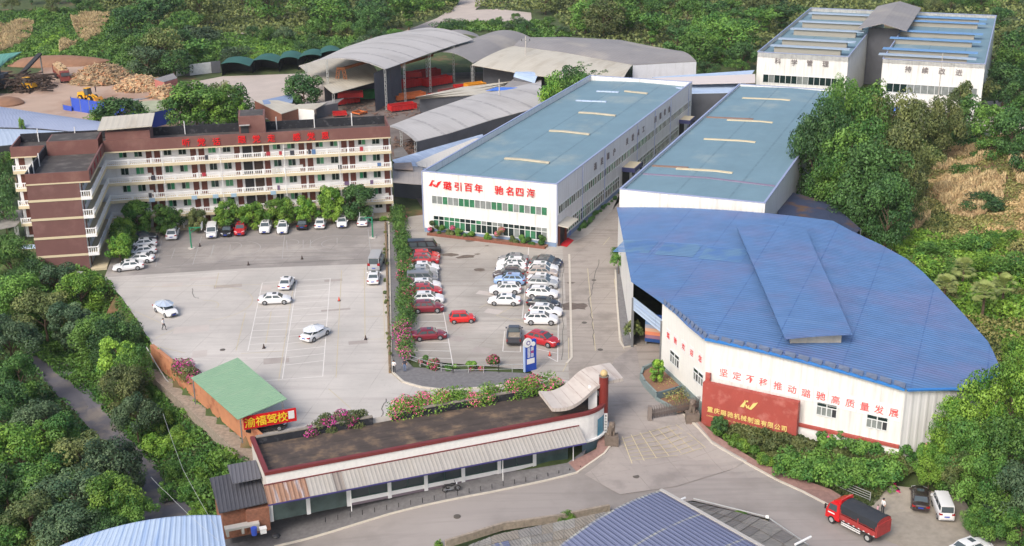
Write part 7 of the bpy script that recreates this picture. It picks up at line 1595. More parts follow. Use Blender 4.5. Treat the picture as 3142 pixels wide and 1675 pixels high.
# motorbike and scooter
def bike(pos, az, lab, colr, nm, cat):
    t = thing(nm, lab, cat, pos, None, az); L_ = lambda mb, n_, m, par=None, **k: _local(mb, n_, m, par or t, **k)
    for x in (-.68,.68):
        m = MB(); n_ = 18
        for i in range(n_): a0, a1 = 2*PI*i/n_, 2*PI*(i+1)/n_; m.tube((x+.28*math.cos(a0),0,.3+.28*math.sin(a0)),(x+.28*math.cos(a1),0,.3+.28*math.sin(a1)),.05,n=6,cap=False)
        w_ = L_(m,'wheel',m_tyre); m = MB()
        for i in range(5): m.bar((x,0,.3),(x+.26*math.cos(i*1.257),0,.3+.26*math.sin(i*1.257)),.03)
        m.tube((x,-.05,.3),(x,.05,.3),.09,n=10); L_(m,'rim',m_rim,w_)
    L_(MB().tube((.68,.09,.3),(.42,.09,1.0),.03).tube((.68,-.09,.3),(.42,-.09,1.0),.03),'fork',m_steel); L_(MB().bar((.4,0,.85),(-.15,0,.45),.12,.1).bar((-.15,0,.45),(-.68,0,.3),.1,.08).bar((-.1,0,.7),(-.6,0,.75),.1,.06),'frame',m_black)
    L_(MB().box(-.2,.22,-.14,.14,.28,.6),'engine',m_steel); m = MB(); m.sphere((.15,0,.82),.2,12,8,sz=.75); m.v=[((x-.15)*1.5+.15,y*.85,z) for x,y,z in m.v]; L_(m,'fuel_tank',colr,smooth=True)
    m = MB(); m.hexa([(-.75,-.09,.82),(0,-.14,.74),(0,.14,.74),(-.75,.09,.82),(-.75,-.09,.9),(0,-.13,.84),(0,.13,.84),(-.75,.09,.9)]); L_(m,'seat',m_black); L_(MB().tube((.4,-.38,1.02),(.4,.38,1.02),.025).tube((.4,.36,1.02),(.36,.3,1.25),.012).tube((.4,-.36,1.02),(.36,-.3,1.25),.012),'handlebar',m_black)
    L_(MB().box(.5,.62,-.1,.1,.85,1.02),'headlight',m_light); L_(MB().tube((-.05,-.16,.3),(-.75,-.2,.4),.05,.06,8),'exhaust',m_rim); L_(MB().box(-1.0,-.55,-.08,.08,.62,.68),'rear_mudguard',colr)
    if nm == 'scooter': m = MB(); m.hexa([(.25,-.2,.3),(.5,-.18,.3),(.5,.18,.3),(.25,.2,.3),(.35,-.24,1.0),(.45,-.2,1.0),(.45,.2,1.0),(.35,.24,1.0)]); L_(m,'leg_shield',colr); m = MB(); m.sphere((-.5,0,.55),.28,12,8,sz=.8); m.v = [((x+.5)*1.4-.5,y*.9,z) for x,y,z in m.v]; L_(m,'rear_fairing',colr,smooth=True)
p = at(1136,1236,-2.15); bike((p.x,p.y,-2.13), .25, 'black motorbike leaning beside the windows of the shop row', m_black, 'motorbike', 'motorbike')
p = at(2251,1240,-2.1); bike((p.x,p.y,-2.14), 1.75, 'pink scooter parked at the edge of the bushes by the gravel bay', mat('pink_paint', S(214,30,110), .35, coat=.5), 'scooter', 'scooter')
# wheel loaders and log truck in the timber yard
def loader(u, v, az, lab):
    p = at(u, v); t = thing('wheel_loader', lab, 'loader', (p.x,p.y,.02), 'yellow wheel loaders', az); L_ = lambda mb, n_, m, par=None, **k: _local(mb, n_, m, par or t, **k)
    L_(MB().hexa([(-3.2,-.9,.9),(-.6,-.9,.8),(-.6,.9,.8),(-3.2,.9,.9),(-3.0,-.8,2.0),(-.6,-.85,2.1),(-.6,.85,2.1),(-3.0,.8,2.0)]),'engine_hood',m_yellow); L_(MB().box(-.6,1.0,-.5,.5,.7,1.3),'front_frame',m_yellow)
    c = L_(MB().hexa([(-.9,-.75,1.6),(.5,-.75,1.5),(.5,.75,1.5),(-.9,.75,1.6),(-.8,-.7,3.1),(.3,-.65,3.1),(.3,.65,3.1),(-.8,.7,3.1)]),'cab',m_glass); L_(MB().box(-.95,.4,-.78,.78,3.11,3.22),'cab_roof',m_yellow)
    for x in (-1.9,1.2):
        for sy in (1,-1): w_ = L_(MB().tube((x,sy*.75,.75),(x,sy*1.25,.75),.75,n=16),'wheel',m_tyre); L_(MB().tube((x,sy*1.251,.75),(x,sy*1.27,.75),.4,n=12),'rim',m_yellow,w_)
    for sy in (1,-1): L_(MB().bar((.6,sy*.5,1.6),(3.0,sy*.5,.6),.25,.3),'lift_arm',m_yellow)
    L_(MB().hexa([(2.9,-1.3,.1),(4.0,-1.3,.05),(4.0,1.3,.05),(2.9,1.3,.1),(2.8,-1.3,1.1),(3.0,-1.3,1.15),(3.0,1.3,1.15),(2.8,1.3,1.1)]),'bucket',mat('worn_yellow', S(190,130,50), .8, var=.3))
loader(68, 225, 2.6, 'yellow wheel loader at the left end of the timber yard'); loader(225, 253, -.5, 'yellow wheel loader lowering its bucket near the blue hoarding')
def logtruck():
    p = at(157, 200); t = thing('log_truck', 'dark red log truck piled high with pale wood in the timber yard', 'lorry', (p.x,p.y,.02), None, math.radians(-62)); L_ = lambda mb, n_, m, par=None, **k: _local(mb, n_, m, par or t, **k)
    cr_ = mat('dull_red_truck', S(128,58,52), .7, var=.15)
    L_(MB().hexa([(4.2,-1.25,.6),(6.2,-1.25,.6),(6.2,1.25,.6),(4.2,1.25,.6),(4.2,-1.2,3.1),(5.9,-1.15,3.0),(5.9,1.15,3.0),(4.2,1.2,3.1)]),'cab',cr_); L_(MB().box(6.0,6.22,-1.1,1.1,1.9,2.8),'windscreen',m_glass)
    for sy in (1,-1):
        m = MB(); y0,y1 = sorted((sy*1.2,sy*1.28)); m.box(-6,4,y0,y1,1.2,1.9)
        for i in range(9): m.box(-6+i*1.24,-5.85+i*1.24,min(sy*1.281,sy*1.36),max(sy*1.281,sy*1.36),1.2,3.4)
        L_(m,'stake_side',cr_)
    L_(MB().box(-6,4,-1.2,1.2,1.0,1.2),'bed',m_dark); L_(MB().box(-6.1,-6.0,-1.25,1.25,1.2,3.3),'tailgate',m_dark); m = MB(); rs = random.Random(5)
    for i in range(260): x = rs.uniform(-5.8,3.6); y = rs.uniform(-1.1,1.1); z = rs.uniform(3.0,4.0)-.3*y*y; m.bar((x-.6,y,z),(x+.6,y+rs.uniform(-.2,.2),z+rs.uniform(-.1,.1)),.17)
    m.box(-5.9,3.9,-1.15,1.15,1.25,3.3); o = L_(m,'wood_load',m_wood); o['kind'] = 'stuff'
    for x in (-4.6,-3.3,-2,4.9):
        for sy in (1,-1): L_(MB().tube((x,sy*.8,.52),(x,sy*1.25,.52),.52,n=14),'wheel',m_tyre)
logtruck()
# cones
def cone(u, v, m, lab, z=0, hh=.6):
    p = at(u, v, z); t = thing('traffic_cone', lab, 'cone', (p.x,p.y,z+.02), 'traffic cones'); q = Vector((p.x,p.y,z+.02)); MB().box(p.x-.2,p.x+.2,p.y-.2,p.y+.2,z+.02,z+.07).build('base', m_black, t); MB().tube(q+Vector((0,0,.05)), q+Vector((0,0,hh)), .16, .04, 10).build('cone', m, t)
m_cb = mat('dark_cone', S(60,44,40), .7); m_co = mat('orange_cone', S(214,84,64), .6)
cone(664,876,m_cb,'dark cone standing on the lower left bays'); cone(920,854,m_cb,'dark cone near the low yard wall'); cone(853,757,m_co,'striped orange cone on the yellow line right of the bays'); cone(503,620,m_cb,'dark cone at the front edge of the grey court, left'); cone(760,610+42,m_cb,'dark cone at the front edge of the grey court, right'); cone(1383,895,m_co,'orange cone at the outer corner of the red SUV bay'); cone(776,575,m_cb,'tiny dark cone behind the front edge of the court'); cone(625,667,m_cb,'dark cone at the middle of the court front edge')
# ================================================================== PEOPLE
def person(pos, az, lab, shirt, pants, pose='stand', hh=1.7):
    t = thing('person', lab, 'person', pos, None, az); s = hh/1.75
    J = {'pelvis':(0,0,.95),'spine':(0,0,1.2),'chest':(0,0,1.38),'neck':(0,0,1.5),'head':(.02,0,1.6),'top':(.02,0,1.72)}
    st = dict(stand=(.02,.03,.04,-.03), walk=(.28,.12,-.25,-.05)).get(pose, (.02,.03,.04,-.03))
    J.update({'lhip':(0,.1,.9),'lknee':(st[0]*.6+.03,.11,.5),'lank':(st[0]-.05,.11,.09),'ltoe':(st[0]+.12,.12,.04),'rhip':(0,-.1,.9),'rknee':(st[2]*.4+.05,-.11,.5),'rank':(st[2]-.05,-.11,.1),'rtoe':(st[2]+.12,-.12,.04),
              'lsh':(0,.19,1.42),'lelb':(-.03 if pose != 'walk' else -.14,.25,1.15),'lhand':(.1 if pose != 'walk' else -.08,.25,.9),'rsh':(0,-.19,1.42),'relb':(.02,-.25,1.15),'rhand':(.16 if pose == 'walk' else .12,-.2,.93)})
    if pose == 'arms': J['lelb']=(.1,.24,1.18); J['lhand']=(.24,.05,1.2); J['relb']=(.1,-.24,1.18); J['rhand']=(.24,-.05,1.22)
    E_ = [('pelvis','spine'),('spine','chest'),('chest','neck'),('neck','head'),('head','top'),('pelvis','lhip'),('lhip','lknee'),('lknee','lank'),('lank','ltoe'),('pelvis','rhip'),('rhip','rknee'),('rknee','rank'),('rank','rtoe'),('chest','lsh'),('lsh','lelb'),('lelb','lhand'),('chest','rsh'),('rsh','relb'),('relb','rhand')]
    R_ = dict(pelvis=.14,spine=.13,chest=.15,neck=.055,head=.1,top=.07,lhip=.1,rhip=.1,lknee=.065,rknee=.065,lank=.045,rank=.045,ltoe=.04,rtoe=.04,lsh=.07,rsh=.07,lelb=.047,relb=.047,lhand=.038,rhand=.038)
    ks = list(J); me = bpy.data.meshes.new('person_body'); me.from_pydata([tuple(c*s for c in J[k]) for k in ks], [(ks.index(a), ks.index(b)) for a, b in E_], [])
    o = bpy.data.objects.new('person_body', me); COL.objects.link(o); md = o.modifiers.new('s','SKIN'); sv = me.skin_vertices[0].data
    for i, k in enumerate(ks): sv[i].radius = (R_[k]*s, R_[k]*s*(1.15 if k in ('chest','pelvis') else 1)); sv[i].use_root = (k == 'pelvis')
    o.modifiers.new('d','SUBSURF').levels = 1; bpy.context.view_layer.update(); m2 = bpy.data.meshes.new_from_object(o.evaluated_get(bpy.context.evaluated_depsgraph_get())); bpy.data.objects.remove(o)
    m2.materials.clear()
    for m in (m_skin, shirt, pants, m_black): m2.materials.append(m)
    for f in m2.polygons:
        z = f.center.z/s; y = abs(f.center.y/s); f.use_smooth = True
        f.material_index = 3 if z < .09 else 2 if z < .98 and y < .2 else 0 if z > 1.5 or (z < 1.12 and y >= .2) or (pose == 'arms' and f.center.x/s > .17) else 1
    b = bpy.data.objects.new('body', m2); COL.objects.link(b); b.parent = t
    hr = MB(); hr.sphere((0,0,1.68*s),.112*s,10,7); _local(hr,'hair',m_black,t,smooth=True); return t
wht = mat('white_shirt', (.75,.75,.74), .8); blk = mat('black_trousers', (.03,.03,.035), .8); drk = mat('dark_shirt', S(60,56,66), .8); jean = mat('blue_jeans', S(96,116,150), .8); pnk = mat('pink_shirt', S(214,170,180), .8)
p = at(413,830); person((p.x,p.y,.02), -.4, 'man in white shirt and dark trousers walking in front of the sunshaded car', wht, blk, 'walk')
p = at(992,939); person((p.x,p.y,.07), -1.4, 'person in white shirt and black trousers standing at the end of the garden path', wht, blk, 'arms'); p = at(1019,935); person((p.x,p.y,.07), -1.7, 'person in dark shirt and jeans standing beside the end of the rail fence', drk, jean)
p = at(2220,1290,-2.1); person((p.x,p.y,-2.12), -2.6, 'person in white shirt standing behind the red lorry', wht, blk); p = at(2207,1292,-2.1); person((p.x,p.y,-2.12), 2, 'small child in pink next to the person behind the red lorry', pnk, pnk, hh=1.05)
p = at(106,223); person((p.x,p.y,.02), 2, 'distant worker standing right of the left wheel loader', drk, blk); p = at(241,232); person((p.x,p.y,.02), 1, 'distant worker in dark clothes in front of the wood heap', drk, blk)
# stool, red stool etc by the shack
for u, v, m, lab in ((612,1315,m_redpanel,'red plastic stool by the brick shack'),(695,1350,m_black,'dark sack lying on the shop pavement')):
    p = at(u, v, -2.15); o = MB()
    if 'stool' in lab: o.box(p.x-.22,p.x+.22,p.y-.22,p.y+.22,p.z+.4,p.z+.46); [o.bar((p.x+a,p.y+b,p.z),(p.x+a*.8,p.y+b*.8,p.z+.4),.05) for a in (-.2,.2) for b in (-.2,.2)]
    else: o.sphere((p.x,p.y,p.z+.1),.45,10,6,sz=.5)
    tag(o.build('stool' if 'stool' in lab else 'sack', m), lab, 'stool' if 'stool' in lab else 'sack')
print('vehicles done')
# ================================================================== TREES AND PLANTS
GT = 'clipped trees in front of the dormitory'
def dorm_tree(u, vt, vb, w_, col, lab, d=None, a=None, n=5600):
    lo, hi = -60.0, 0.0
    if d is not None:
        for _ in range(30):
            mid = (lo+hi)/2
            if proj(D.p(mid, d, 3))[0] < u: lo = mid
            else: hi = mid
        base = D.p(lo, d, 0)
    else:
        lo, hi = -30., 0.
        for _ in range(30):
            mid = (lo+hi)/2
            if proj(D.p(a, mid, 3))[1] > (vt+vb)/2: lo = mid
            else: hi = mid
        base = D.p(a, lo, 0)
    H_ = 3.0
    for _ in range(20):
        pv = proj(base+Vector((0,0,H_)))[1]; H_ += (pv-vt)/14.5
    W_ = w_/scale_at(base)
    plant_tree(base, H_*.98, W_*.98, 'round', col, lab, group=GT, n=7000, leaf=.05, var=int(u) % 3)
for u, vt, vb, w_, c, lab in [(345,503,578,86,'mid','round green tree in the inner corner of the dormitory'),(424,512,578,90,'mid','round green tree second from the inner corner, before the main block'),(494,520,576,58,'olive','smaller brownish green tree between two round ones before the dormitory'),
   (571,503,572,78,'bright','light green tree in front of the dormitory above the left parked cars'),(635,503,574,72,'bright','light green tree directly right of the matching one, above the red car'),(707,490,564,84,'bright','broad light green tree above two white cars'),(772,492,562,70,'bright','light green tree above the white car seen from behind'),
   (833,460,550,76,'bright','tall narrow bright green tree left of the darkest one'),(903,458,553,98,'dark','biggest dark green tree at the right end of the dormitory row')]: dorm_tree(u, vt, vb, w_, c, lab, d=-2.6)
for u, vt, vb, w_, c, lab in [(324,545,610,74,'bright','bright green tree beside the dormitory wing, farthest of three'),(312,572,632,66,'mid','green tree beside the dormitory wing, middle of three'),(298,585,650,76,'bright','bright green round tree beside the dormitory wing, nearest of three')]: dorm_tree(u, vt, vb, w_, c, lab, a=-44.2)
# grove between workshop and sheds, and single trees of the middle ground
def grp(lst, label, group, n=2600, **k):
    for i, (u, vt, vb, w_, kind, c) in enumerate(lst): tree_px(u, vt, vb, w_, kind, c, label, group, n=n, var=i % 3, **k)
for u, vt, w_, a, c, kd in [(1385,200,60,-27,'bright','round'),(1402,180,80,-30,'mid','round'),(1440,158,86,-32,'dark','round'),(1480,152,86,-33,'dark','round'),(1520,152,84,-33,'mid','round'),(1552,160,70,-31,'olive','round'),(1420,192,70,-27,'mid','round'),(1465,178,70,-28,'mid','round'),(1505,172,70,-28,'dark','round')]:
    lo, hi = 5., 140.
    for _ in range(30):
        mid = (lo+hi)/2
        if proj(Wf.p(a, mid, 5))[0] < u: lo = mid
        else: hi = mid
    b = Wf.p(a, lo, 0); H_ = 6.; sc = scale_at(b)
    for _ in range(20): H_ += (proj(b+Vector((0,0,H_)))[1]-vt)/sc
    plant_tree(b, max(5, H_), w_/sc*1.15, kd, c, 'dark round tree in the grove pressed against the left wall of the workshop', group='grove beside the workshop', n=3200)
tree_px(765,178,272,112,'round','dark','big round dark tree standing alone over the low sheds','trees', n=4200)
grp([(497,200,322,150,'round','mid'),(548,222,322,110,'round','bright'),(592,200,314,100,'round','mid'),(450,232,324,100,'round','mid'),(608,235,318,60,'tall','bright'),(565,200,290,90,'round','olive'),(525,212,320,110,'round','mid')], 'light green tree in the clump just behind the dormitory roof', 'clump behind the dormitory roof', n=3400)
grp([(300,238,338,150,'round','dark'),(345,262,336,90,'round','mid'),(258,272,338,90,'round','bright'),(285,262,338,90,'round','mid')], 'green tree behind the left roof store of the dormitory', 'trees behind the roof store')
grp([(62,290,370,26,'tall','bright'),(40,345,420,60,'bush','bright'),(110,330,355,60,'bush','bright'),(10,400,520,70,'bush','dark'),(20,460,600,70,'round','dark'),(12,360,440,60,'bush','mid'),(180,335,352,40,'bush','bright')], 'leafy tree at the left edge behind the dormitory', 'trees at the left edge behind the dormitory')
# wooded slope on the lower left
GLs = 'trees on the wooded slope left of the driving yard'
sl_ = [(40,600,740,110),(100,650,760,100),(160,672,790,120),(210,690,800,110),(50,690,830,130),(120,730,860,130),(190,760,880,130),(250,790,900,110),(300,800,930,110),(35,790,940,120),(240,860,985,130),(310,850,990,120),(345,870,1000,80),(150,830,930,90),(270,930,1060,130),(330,930,1060,110),(350,990,1120,90),(60,900,1030,110),(20,970,1110,120),
       (100,1010,1130,120),(60,1070,1210,150),(150,1040,1190,140),(220,1090,1240,150),(280,1110,1270,130),(120,1150,1300,160),(30,1180,1330,140),(200,1190,1340,160),(300,1200,1350,130),(345,1240,1360,90),(90,1260,1400,160),(180,1290,1420,150),(20,1310,1430,140),(270,1290,1400,110),(340,1120,1240,80)]
kk = ['round','bush','round','spread']; cc_ = ['mid','dark','blue','bright','mid','olive','blue']
LANE_PTS = [(105,900),(130,925),(150,950),(175,975),(195,995),(205,985),(385,1185),(400,1210),(415,1235),(425,1260),(440,1285),(410,1280)]
sl_ = [q for q in sl_ if not any(abs(a_-q[0]) < q[3]*.55 and q[1] < b_ < q[2]+10 for a_, b_ in LANE_PTS)]
for i, (u, vt, vb, w_) in enumerate(sl_):
    tree_px(u, vt-12, vb, w_*1.3, ['round','spread','tall','round'][i % 4], cc_[i % 7], 'bushy tree in the dense wooded slope left of the driving yard', GLs, n=9000, leaf=.034, var=i % 3)
grp([(560,1105,1215,110,'bush','bright'),(590,1150,1220,80,'bush','mid'),(545,1170,1232,80,'bush','bright')], 'leafy green shrub below the end of the orange wall', 'shrubs below the orange wall', n=3600, trunk=False, name='leafy_shrub', cat='shrub') if False else None
for i, (u, vt, vb, w_, c) in enumerate([(560,1100,1215,110,'bright'),(598,1140,1215,80,'mid'),(535,1160,1232,80,'mid'),(415,1010,1080,70,'bright'),(450,1060,1120,70,'bright'),(400,1075,1140,70,'bright'),(440,1150,1210,60,'mid'),(480,1200,1250,60,'mid'),(420,1200,1260,50,'bush' and 'mid'),(500,1250,1300,50,'bright'),(390,960,1010,50,'mid')]):
    tree_px(u, vt, vb, w_, 'bush', c, 'leafy green shrub on the bank below the orange wall', 'shrubs below the orange wall', n=3200, trunk=False, name='leafy_shrub', cat='shrub', leaf=.06)
# tall trees right of the warehouse
GRt = 'tall trees right of the warehouse'
for i, (u, vt, vb, w_, kind, c) in enumerate([(2140,155,480,190,'spread','mid'),(2070,215,520,180,'spread','dark'),(2220,190,480,180,'spread','olive'),(2045,280,540,140,'round','dark'),(2130,290,560,190,'round','mid'),(2190,330,600,190,'round','dark'),(2240,300,560,170,'round','olive'),(2090,380,575,140,'round','mid'),(2150,420,605,150,'round','dark'),(2225,430,640,140,'round','dark'),(2270,380,600,110,'round','olive'),(2300,330,520,120,'feather','olive'),(2310,215,420,120,'spread','olive'),(2360,230,420,120,'round','olive'),(2110,160,420,90,'spread','mid')]):
    tree_px(u, vt, vb, w_, kind, c, 'tall leafy tree in the dark mass overhanging the warehouse roof', GRt, n=8500, leaf=.028 if kind == 'spread' else .034, var=i % 3)
GR2 = 'trees between the far hall and the cornfield'
for i, (u, vt, vb, w_, kind, c) in enumerate([(2405,195,330,90,'tall','olive'),(2440,240,350,120,'round','mid'),(2500,250,380,120,'round','mid'),(2540,270,400,110,'round','dark'),(2370,260,360,90,'bush','mid'),(2460,180,290,90,'feather','olive'),(2520,150,270,110,'round','dark'),(2560,180,300,90,'round','dark'),(2550,60,190,110,'round','dark'),(2530,110,230,90,'round','mid'),(2425,300,370,120,'round','dark'),(2310,330,420,100,'round','mid'),(2570,330,440,90,'round','dark'),(2490,330,400,90,'bush','mid')]):
    tree_px(u, vt, vb, w_, kind, c, 'loose green tree between the far hall and the dry cornfield', GR2, n=3400, var=i % 3)
# lower right trees
GR3 = 'trees at the lower right corner'
for i, (u, vt, vb, w_, c) in enumerate([(2390,985,1170,120,'bright'),(2450,940,1190,170,'bright'),(2530,880,1150,180,'bright'),(2420,1040,1240,150,'mid'),(2360,1060,1210,100,'bright'),(2400,1090,1245,120,'mid'),(2520,1040,1260,180,'mid'),(2400,1120,1260,100,'olive'),(2470,1130,1320,150,'mid'),(2550,1160,1360,170,'blue'),(2500,1220,1360,140,'mid'),(2335,1120,1225,90,'bright'),(2575,860,1010,120,'bright'),(2560,1270,1400,120,'mid'),(2455,1270,1350,90,'mid')]):
    tree_px(u, vt, vb, w_, 'round', c, 'dense leafy tree in the green mass at the lower right corner', GR3, n=9500, leaf=.032, var=i % 3)
for i, (u, vt, vb, w_, c) in enumerate([(2310,615,710,120,'bright'),(2260,620,690,70,'mid'),(2350,590,650,90,'mid'),(2230,560,610,70,'mid'),(2440,570,640,90,'mid'),(2470,470,530,100,'dark'),(2430,400,440,70,'mid'),(2540,620,700,100,'mid'),(2300,520,560,60,'mid'),(2400,640,700,80,'mid'),(2520,560,610,90,'bright'),(2470,620,690,80,'bright'),(2560,830,910,80,'bright'),(2180,585,625,40,'mid')]):
    tree_px(u, vt, vb, w_, 'bush', c, 'low leafy bush on the overgrown hillside right of the blue roof', 'bushes on the right hillside', n=3000, trunk=False, name='hillside_bush', cat='bush', leaf=.06)
# fan palms
def palm(u, vb, hh, lab, n=40):
    p = gnd(u, vb); t = thing('fan_palm', lab, 'palm', p, 'fan palms right of the blue roof'); MB().tube(p, p+Vector((0,0,hh)), .22, .16, 8).build('trunk', m_bark, t); rs = random.Random(int(u)); V, N, T = [], [], []
    for i in range(n):
        a = rs.random()*6.28; el = rs.uniform(-.35, 1.45); d = Vector((math.cos(a)*math.cos(el), math.sin(a)*math.cos(el), math.sin(el))); c = p+Vector((0,0,hh))+d*rs.uniform(.7,1.3); f = MB(); s = d.cross(Vector((0,0,1))).normalized(); up = s.cross(d)
        for k in range(9):
            b = (k-4)*.28; q = (d*math.cos(b)+s*math.sin(b)); e = s*math.cos(b)-d*math.sin(b); tip = c+q*.95-Vector((0,0,.18)); f.face([c, c+q*.5+e*.07, tip, c+q*.5-e*.07])
        f.tube(p+Vector((0,0,hh)), c, .025, n=4, cap=False); f.build('frond', mat('palm_green', S(138,150,84), .6, var=.35, vs=1.2), t)
for u, v, hh, lab in ((2372,775,3.2,'fan palm nearest the blue roof edge'),(2470,800,3.6,'tallest fan palm in the group right of the blue roof'),(2420,720,2.6,'smaller fan palm behind the two big ones'),(2520,770,3.0,'rightmost fan palm on the slope')): palm(u, v, hh, lab)
# background woods
def inpoly(u, v, P):
    c = False
    for i in range(len(P)):
        (x0, y0), (x1, y1) = P[i], P[i-1]
        if (y0 > v) != (y1 > v) and u < (x1-x0)*(v-y0)/(y1-y0)+x0: c = not c
    return c
rs = random.Random(11); placed = []
for P, cnt, lab, group, hh in [([(215,-10),(1150,-20),(1140,15),(1040,70),(880,90),(650,78),(600,70),(500,85),(480,110),(540,125),(500,150),(520,190),(430,185),(330,180),(300,120),(315,60),(240,40)], 44, 'tree in the dense wood behind the timber yard and tents', 'wood behind the timber yard', (10,16)),
        ([(1350,-10),(2030,-20),(2055,20),(1900,120),(1890,185),(1760,190),(1740,150),(1560,110),(1440,75),(1345,50)], 40, 'tree in the dense wood behind the long grey sheds', 'wood behind the grey sheds', (9,14)),
        ([(0,-20),(220,-20),(240,40),(130,35),(0,45)], 8, 'tree on the far left hill above the cornfield', 'far left hill trees', (6,10)),
        ([(2060,-25),(2600,-25),(2600,60),(2510,35),(2100,5)], 14, 'tree on the slope behind the far hall', 'trees behind the far hall', (5,9)),
        ([(2640,300),(2960,300),(3100,1300),(2700,1300)], 16, 'tree on the slope beyond the right side of the cornfield', 'trees beyond the cornfield', (7,11)),
        ([(-60,600),(-400,600),(-400,1350),(-60,1350)], 18, 'bushy tree in the dense wooded slope left of the driving yard', GLs, (6,10)),
        ([(2515,60),(2600,60),(2600,330),(2505,240)], 10, 'tree on the slope right of the far hall', 'trees right of the far hall', (6,10)),
        ([(1640,165),(1900,130),(1895,178),(1650,190)], 8, 'tree in the dense wood behind the long grey sheds', 'wood behind the grey sheds', (4,6)),
        ([(1230,55),(1340,50),(1440,80),(1340,88),(1240,72)], 10, 'low tree behind the rounded grey shed roofs', 'low trees behind the sheds', (3,5)),
        ([(630,75),(700,70),(1050,75),(1000,108),(880,118),(700,125),(640,110)], 14, 'low tree between the tents and the dirt track', 'low trees by the dirt track', (4,7))]:
    k = 0; tries = 0; xs_ = [p[0] for p in P]; ys_ = [p[1] for p in P]
    while k < cnt and tries < 6000:
        tries += 1; u, v = rs.uniform(min(xs_), max(xs_)), rs.uniform(min(ys_), max(ys_))
        if not inpoly(u, v, P): continue
        b = gnd(u, v+8)
        if any((b.x-q[0])**2+(b.y-q[1])**2 < (7.5 if hh[1] > 13 else 6. if hh[1] > 9 else 4.0)**2 for q in placed): continue
        placed.append((b.x, b.y)); H_ = rs.uniform(*hh); plant_tree(b, H_*rs.uniform(.75,1), H_*rs.uniform(.9,1.3), rs.choice(['round','round','tall','spread','feather'] if hh[1] > 9 else ['round','bush','spread']), rs.choice(['mid','dark','dark','blue','olive','mid','mid']), lab, group=group, n=3200, leaf=.05, var=rs.randint(0,2)); k += 1
grp([(375,110,195,110,'round','blue'),(440,120,195,110,'round','dark'),(350,80,180,90,'round','mid'),(110,20,55,40,'round','mid'),(600,98,150,80,'bush','blue'),(640,118,150,70,'bush','bright'),(905,95,128,60,'bush','blue'),(1130,38,72,80,'bush','dark'),(930,75,120,60,'bush','blue')], 'large dark tree over the boundary wall behind the timber yard', 'trees over the boundary wall', n=2600)
# hedges and flowering bushes
def hedge(name, lab, pts, wd, hh, n, col, cat='hedge', flower=None, fl=.15, seed=3, size=.22, group=None, zadd=0.0, lump=.22):
    rs_h = random.Random(seed*13+1); P = [Vector((p[0], p[1], p[2])) if len(p) == 3 else gnd(*p) for p in pts]; root = tuple(P[len(P)//2]); cl = []; fl_ = []
    for a_, b_ in zip(P, P[1:]):
        L_ = (b_-a_).length; e = (b_-a_)/max(L_, 1e-6); sd = Vector((-e.y, e.x, 0)); m = max(4, int(L_*wd*hh*(1.1 if wd < 3 else 1.6)))
        for _ in range(m):
            r = rs_h.uniform(.22, .46)*min(wd, hh) if wd < 3 else rs_h.uniform(.14, .34)*hh*rs_h.choice((1, 1, 1.5)); o_ = rs_h.uniform(-.5, .5)*(wd-r); z = rs_h.uniform(.1, 1)*max(.1, hh-r*.6)*(1-abs(o_)/wd*.5); q = a_+e*rs_h.random()*L_+sd*o_-Vector(root)
            cl.append(((q.x, q.y, q.z+z+zadd), r)); fl_.append(bool(flower) and rs_h.random() < fl*1.3 and z > hh*.25)
    fc = [c for c, f in zip(cl, fl_) if f]
    if flower and not fc: fc = cl[:2]
    X0, Nn, tone = crown_pts(cl, n, seed, .2); X0[:, 2] = np.maximum(X0[:, 2], .02)
    t = thing(name, lab, cat, root, group); me = cards_mesh('foliage', X0, Nn, size, tone, seed); me.materials.append(LM[col]); o = bpy.data.objects.new('foliage', me); COL.objects.link(o); o.parent = t
    if flower:
        X0, Nn, tone = crown_pts([(c, r*1.06) for c, r in fc], int(n*fl*.75), seed+1, .05)
        me = cards_mesh('blossom', X0, Nn, size*.85, tone, seed+1); me.materials.append(LM[flower]); o = bpy.data.objects.new('blossom', me); COL.objects.link(o); o.parent = t
        return t
    return t
hedge('bougainvillea_hedge', 'long green hedge along the garden path left of the car park', [(1000,540),(1012,620),(1025,700),(1022,760),(1018,850)], 2.5, 2.4, 17000, 'mid', flower='pink', fl=.05, seed=1, size=.26)
hedge('bougainvillea_bush', 'bright magenta bougainvillea at the near end of the path hedge', [(1012,835),(1018,880),(1025,910)], 2.2, 2.2, 3600, 'mid', 'bush', flower='magenta', fl=.4, seed=2)
hedge('bougainvillea_bush', 'pink bougainvillea just inside the rail fence corner', [(1050,915),(1100,928)], 1.8, 1.4, 1800, 'mid', 'bush', flower='pink', fl=.35, seed=4)
hedge('bougainvillea_bush', 'small green bush in the middle of the rail fence', [(1125,930),(1150,932)], 1.0, 1.0, 700, 'mid', 'bush', seed=5); hedge('bougainvillea_bush', 'coral flowering bush behind the rail fence', [(1180,930),(1212,931)], 1.4, 1.3, 1400, 'mid', 'bush', flower='pink', fl=.4, seed=6); hedge('bougainvillea_bush', 'pink flowering bush left of the blue totem', [(1232,922),(1250,924)], 1.4, 1.7, 1100, 'mid', 'bush', flower='pink', fl=.45, seed=7)
rp = lambda a, d, z: tuple(G.p(a, d, z))
hedge('roof_edge_hedge', 'bougainvillea hedge hanging over the rear parapet of the shop roof, right part', [rp(15.5,9.0,1.9),rp(22,9.0,1.9),rp(30,8.9,2.0),rp(35.3,8.8,2.2)], 2.6, 2.7, 19000, 'bright', flower='pink', fl=.2, seed=8, size=.22)
hedge('roof_edge_hedge', 'sparse green hedge with magenta flowers over the shop roof, left part', [rp(5.5,8.6,1.9),rp(9,8.9,2.3),rp(12.5,8.8,2.3)], 1.9, 2.1, 6000, 'olive', flower='magenta', fl=.22, seed=9, size=.22)
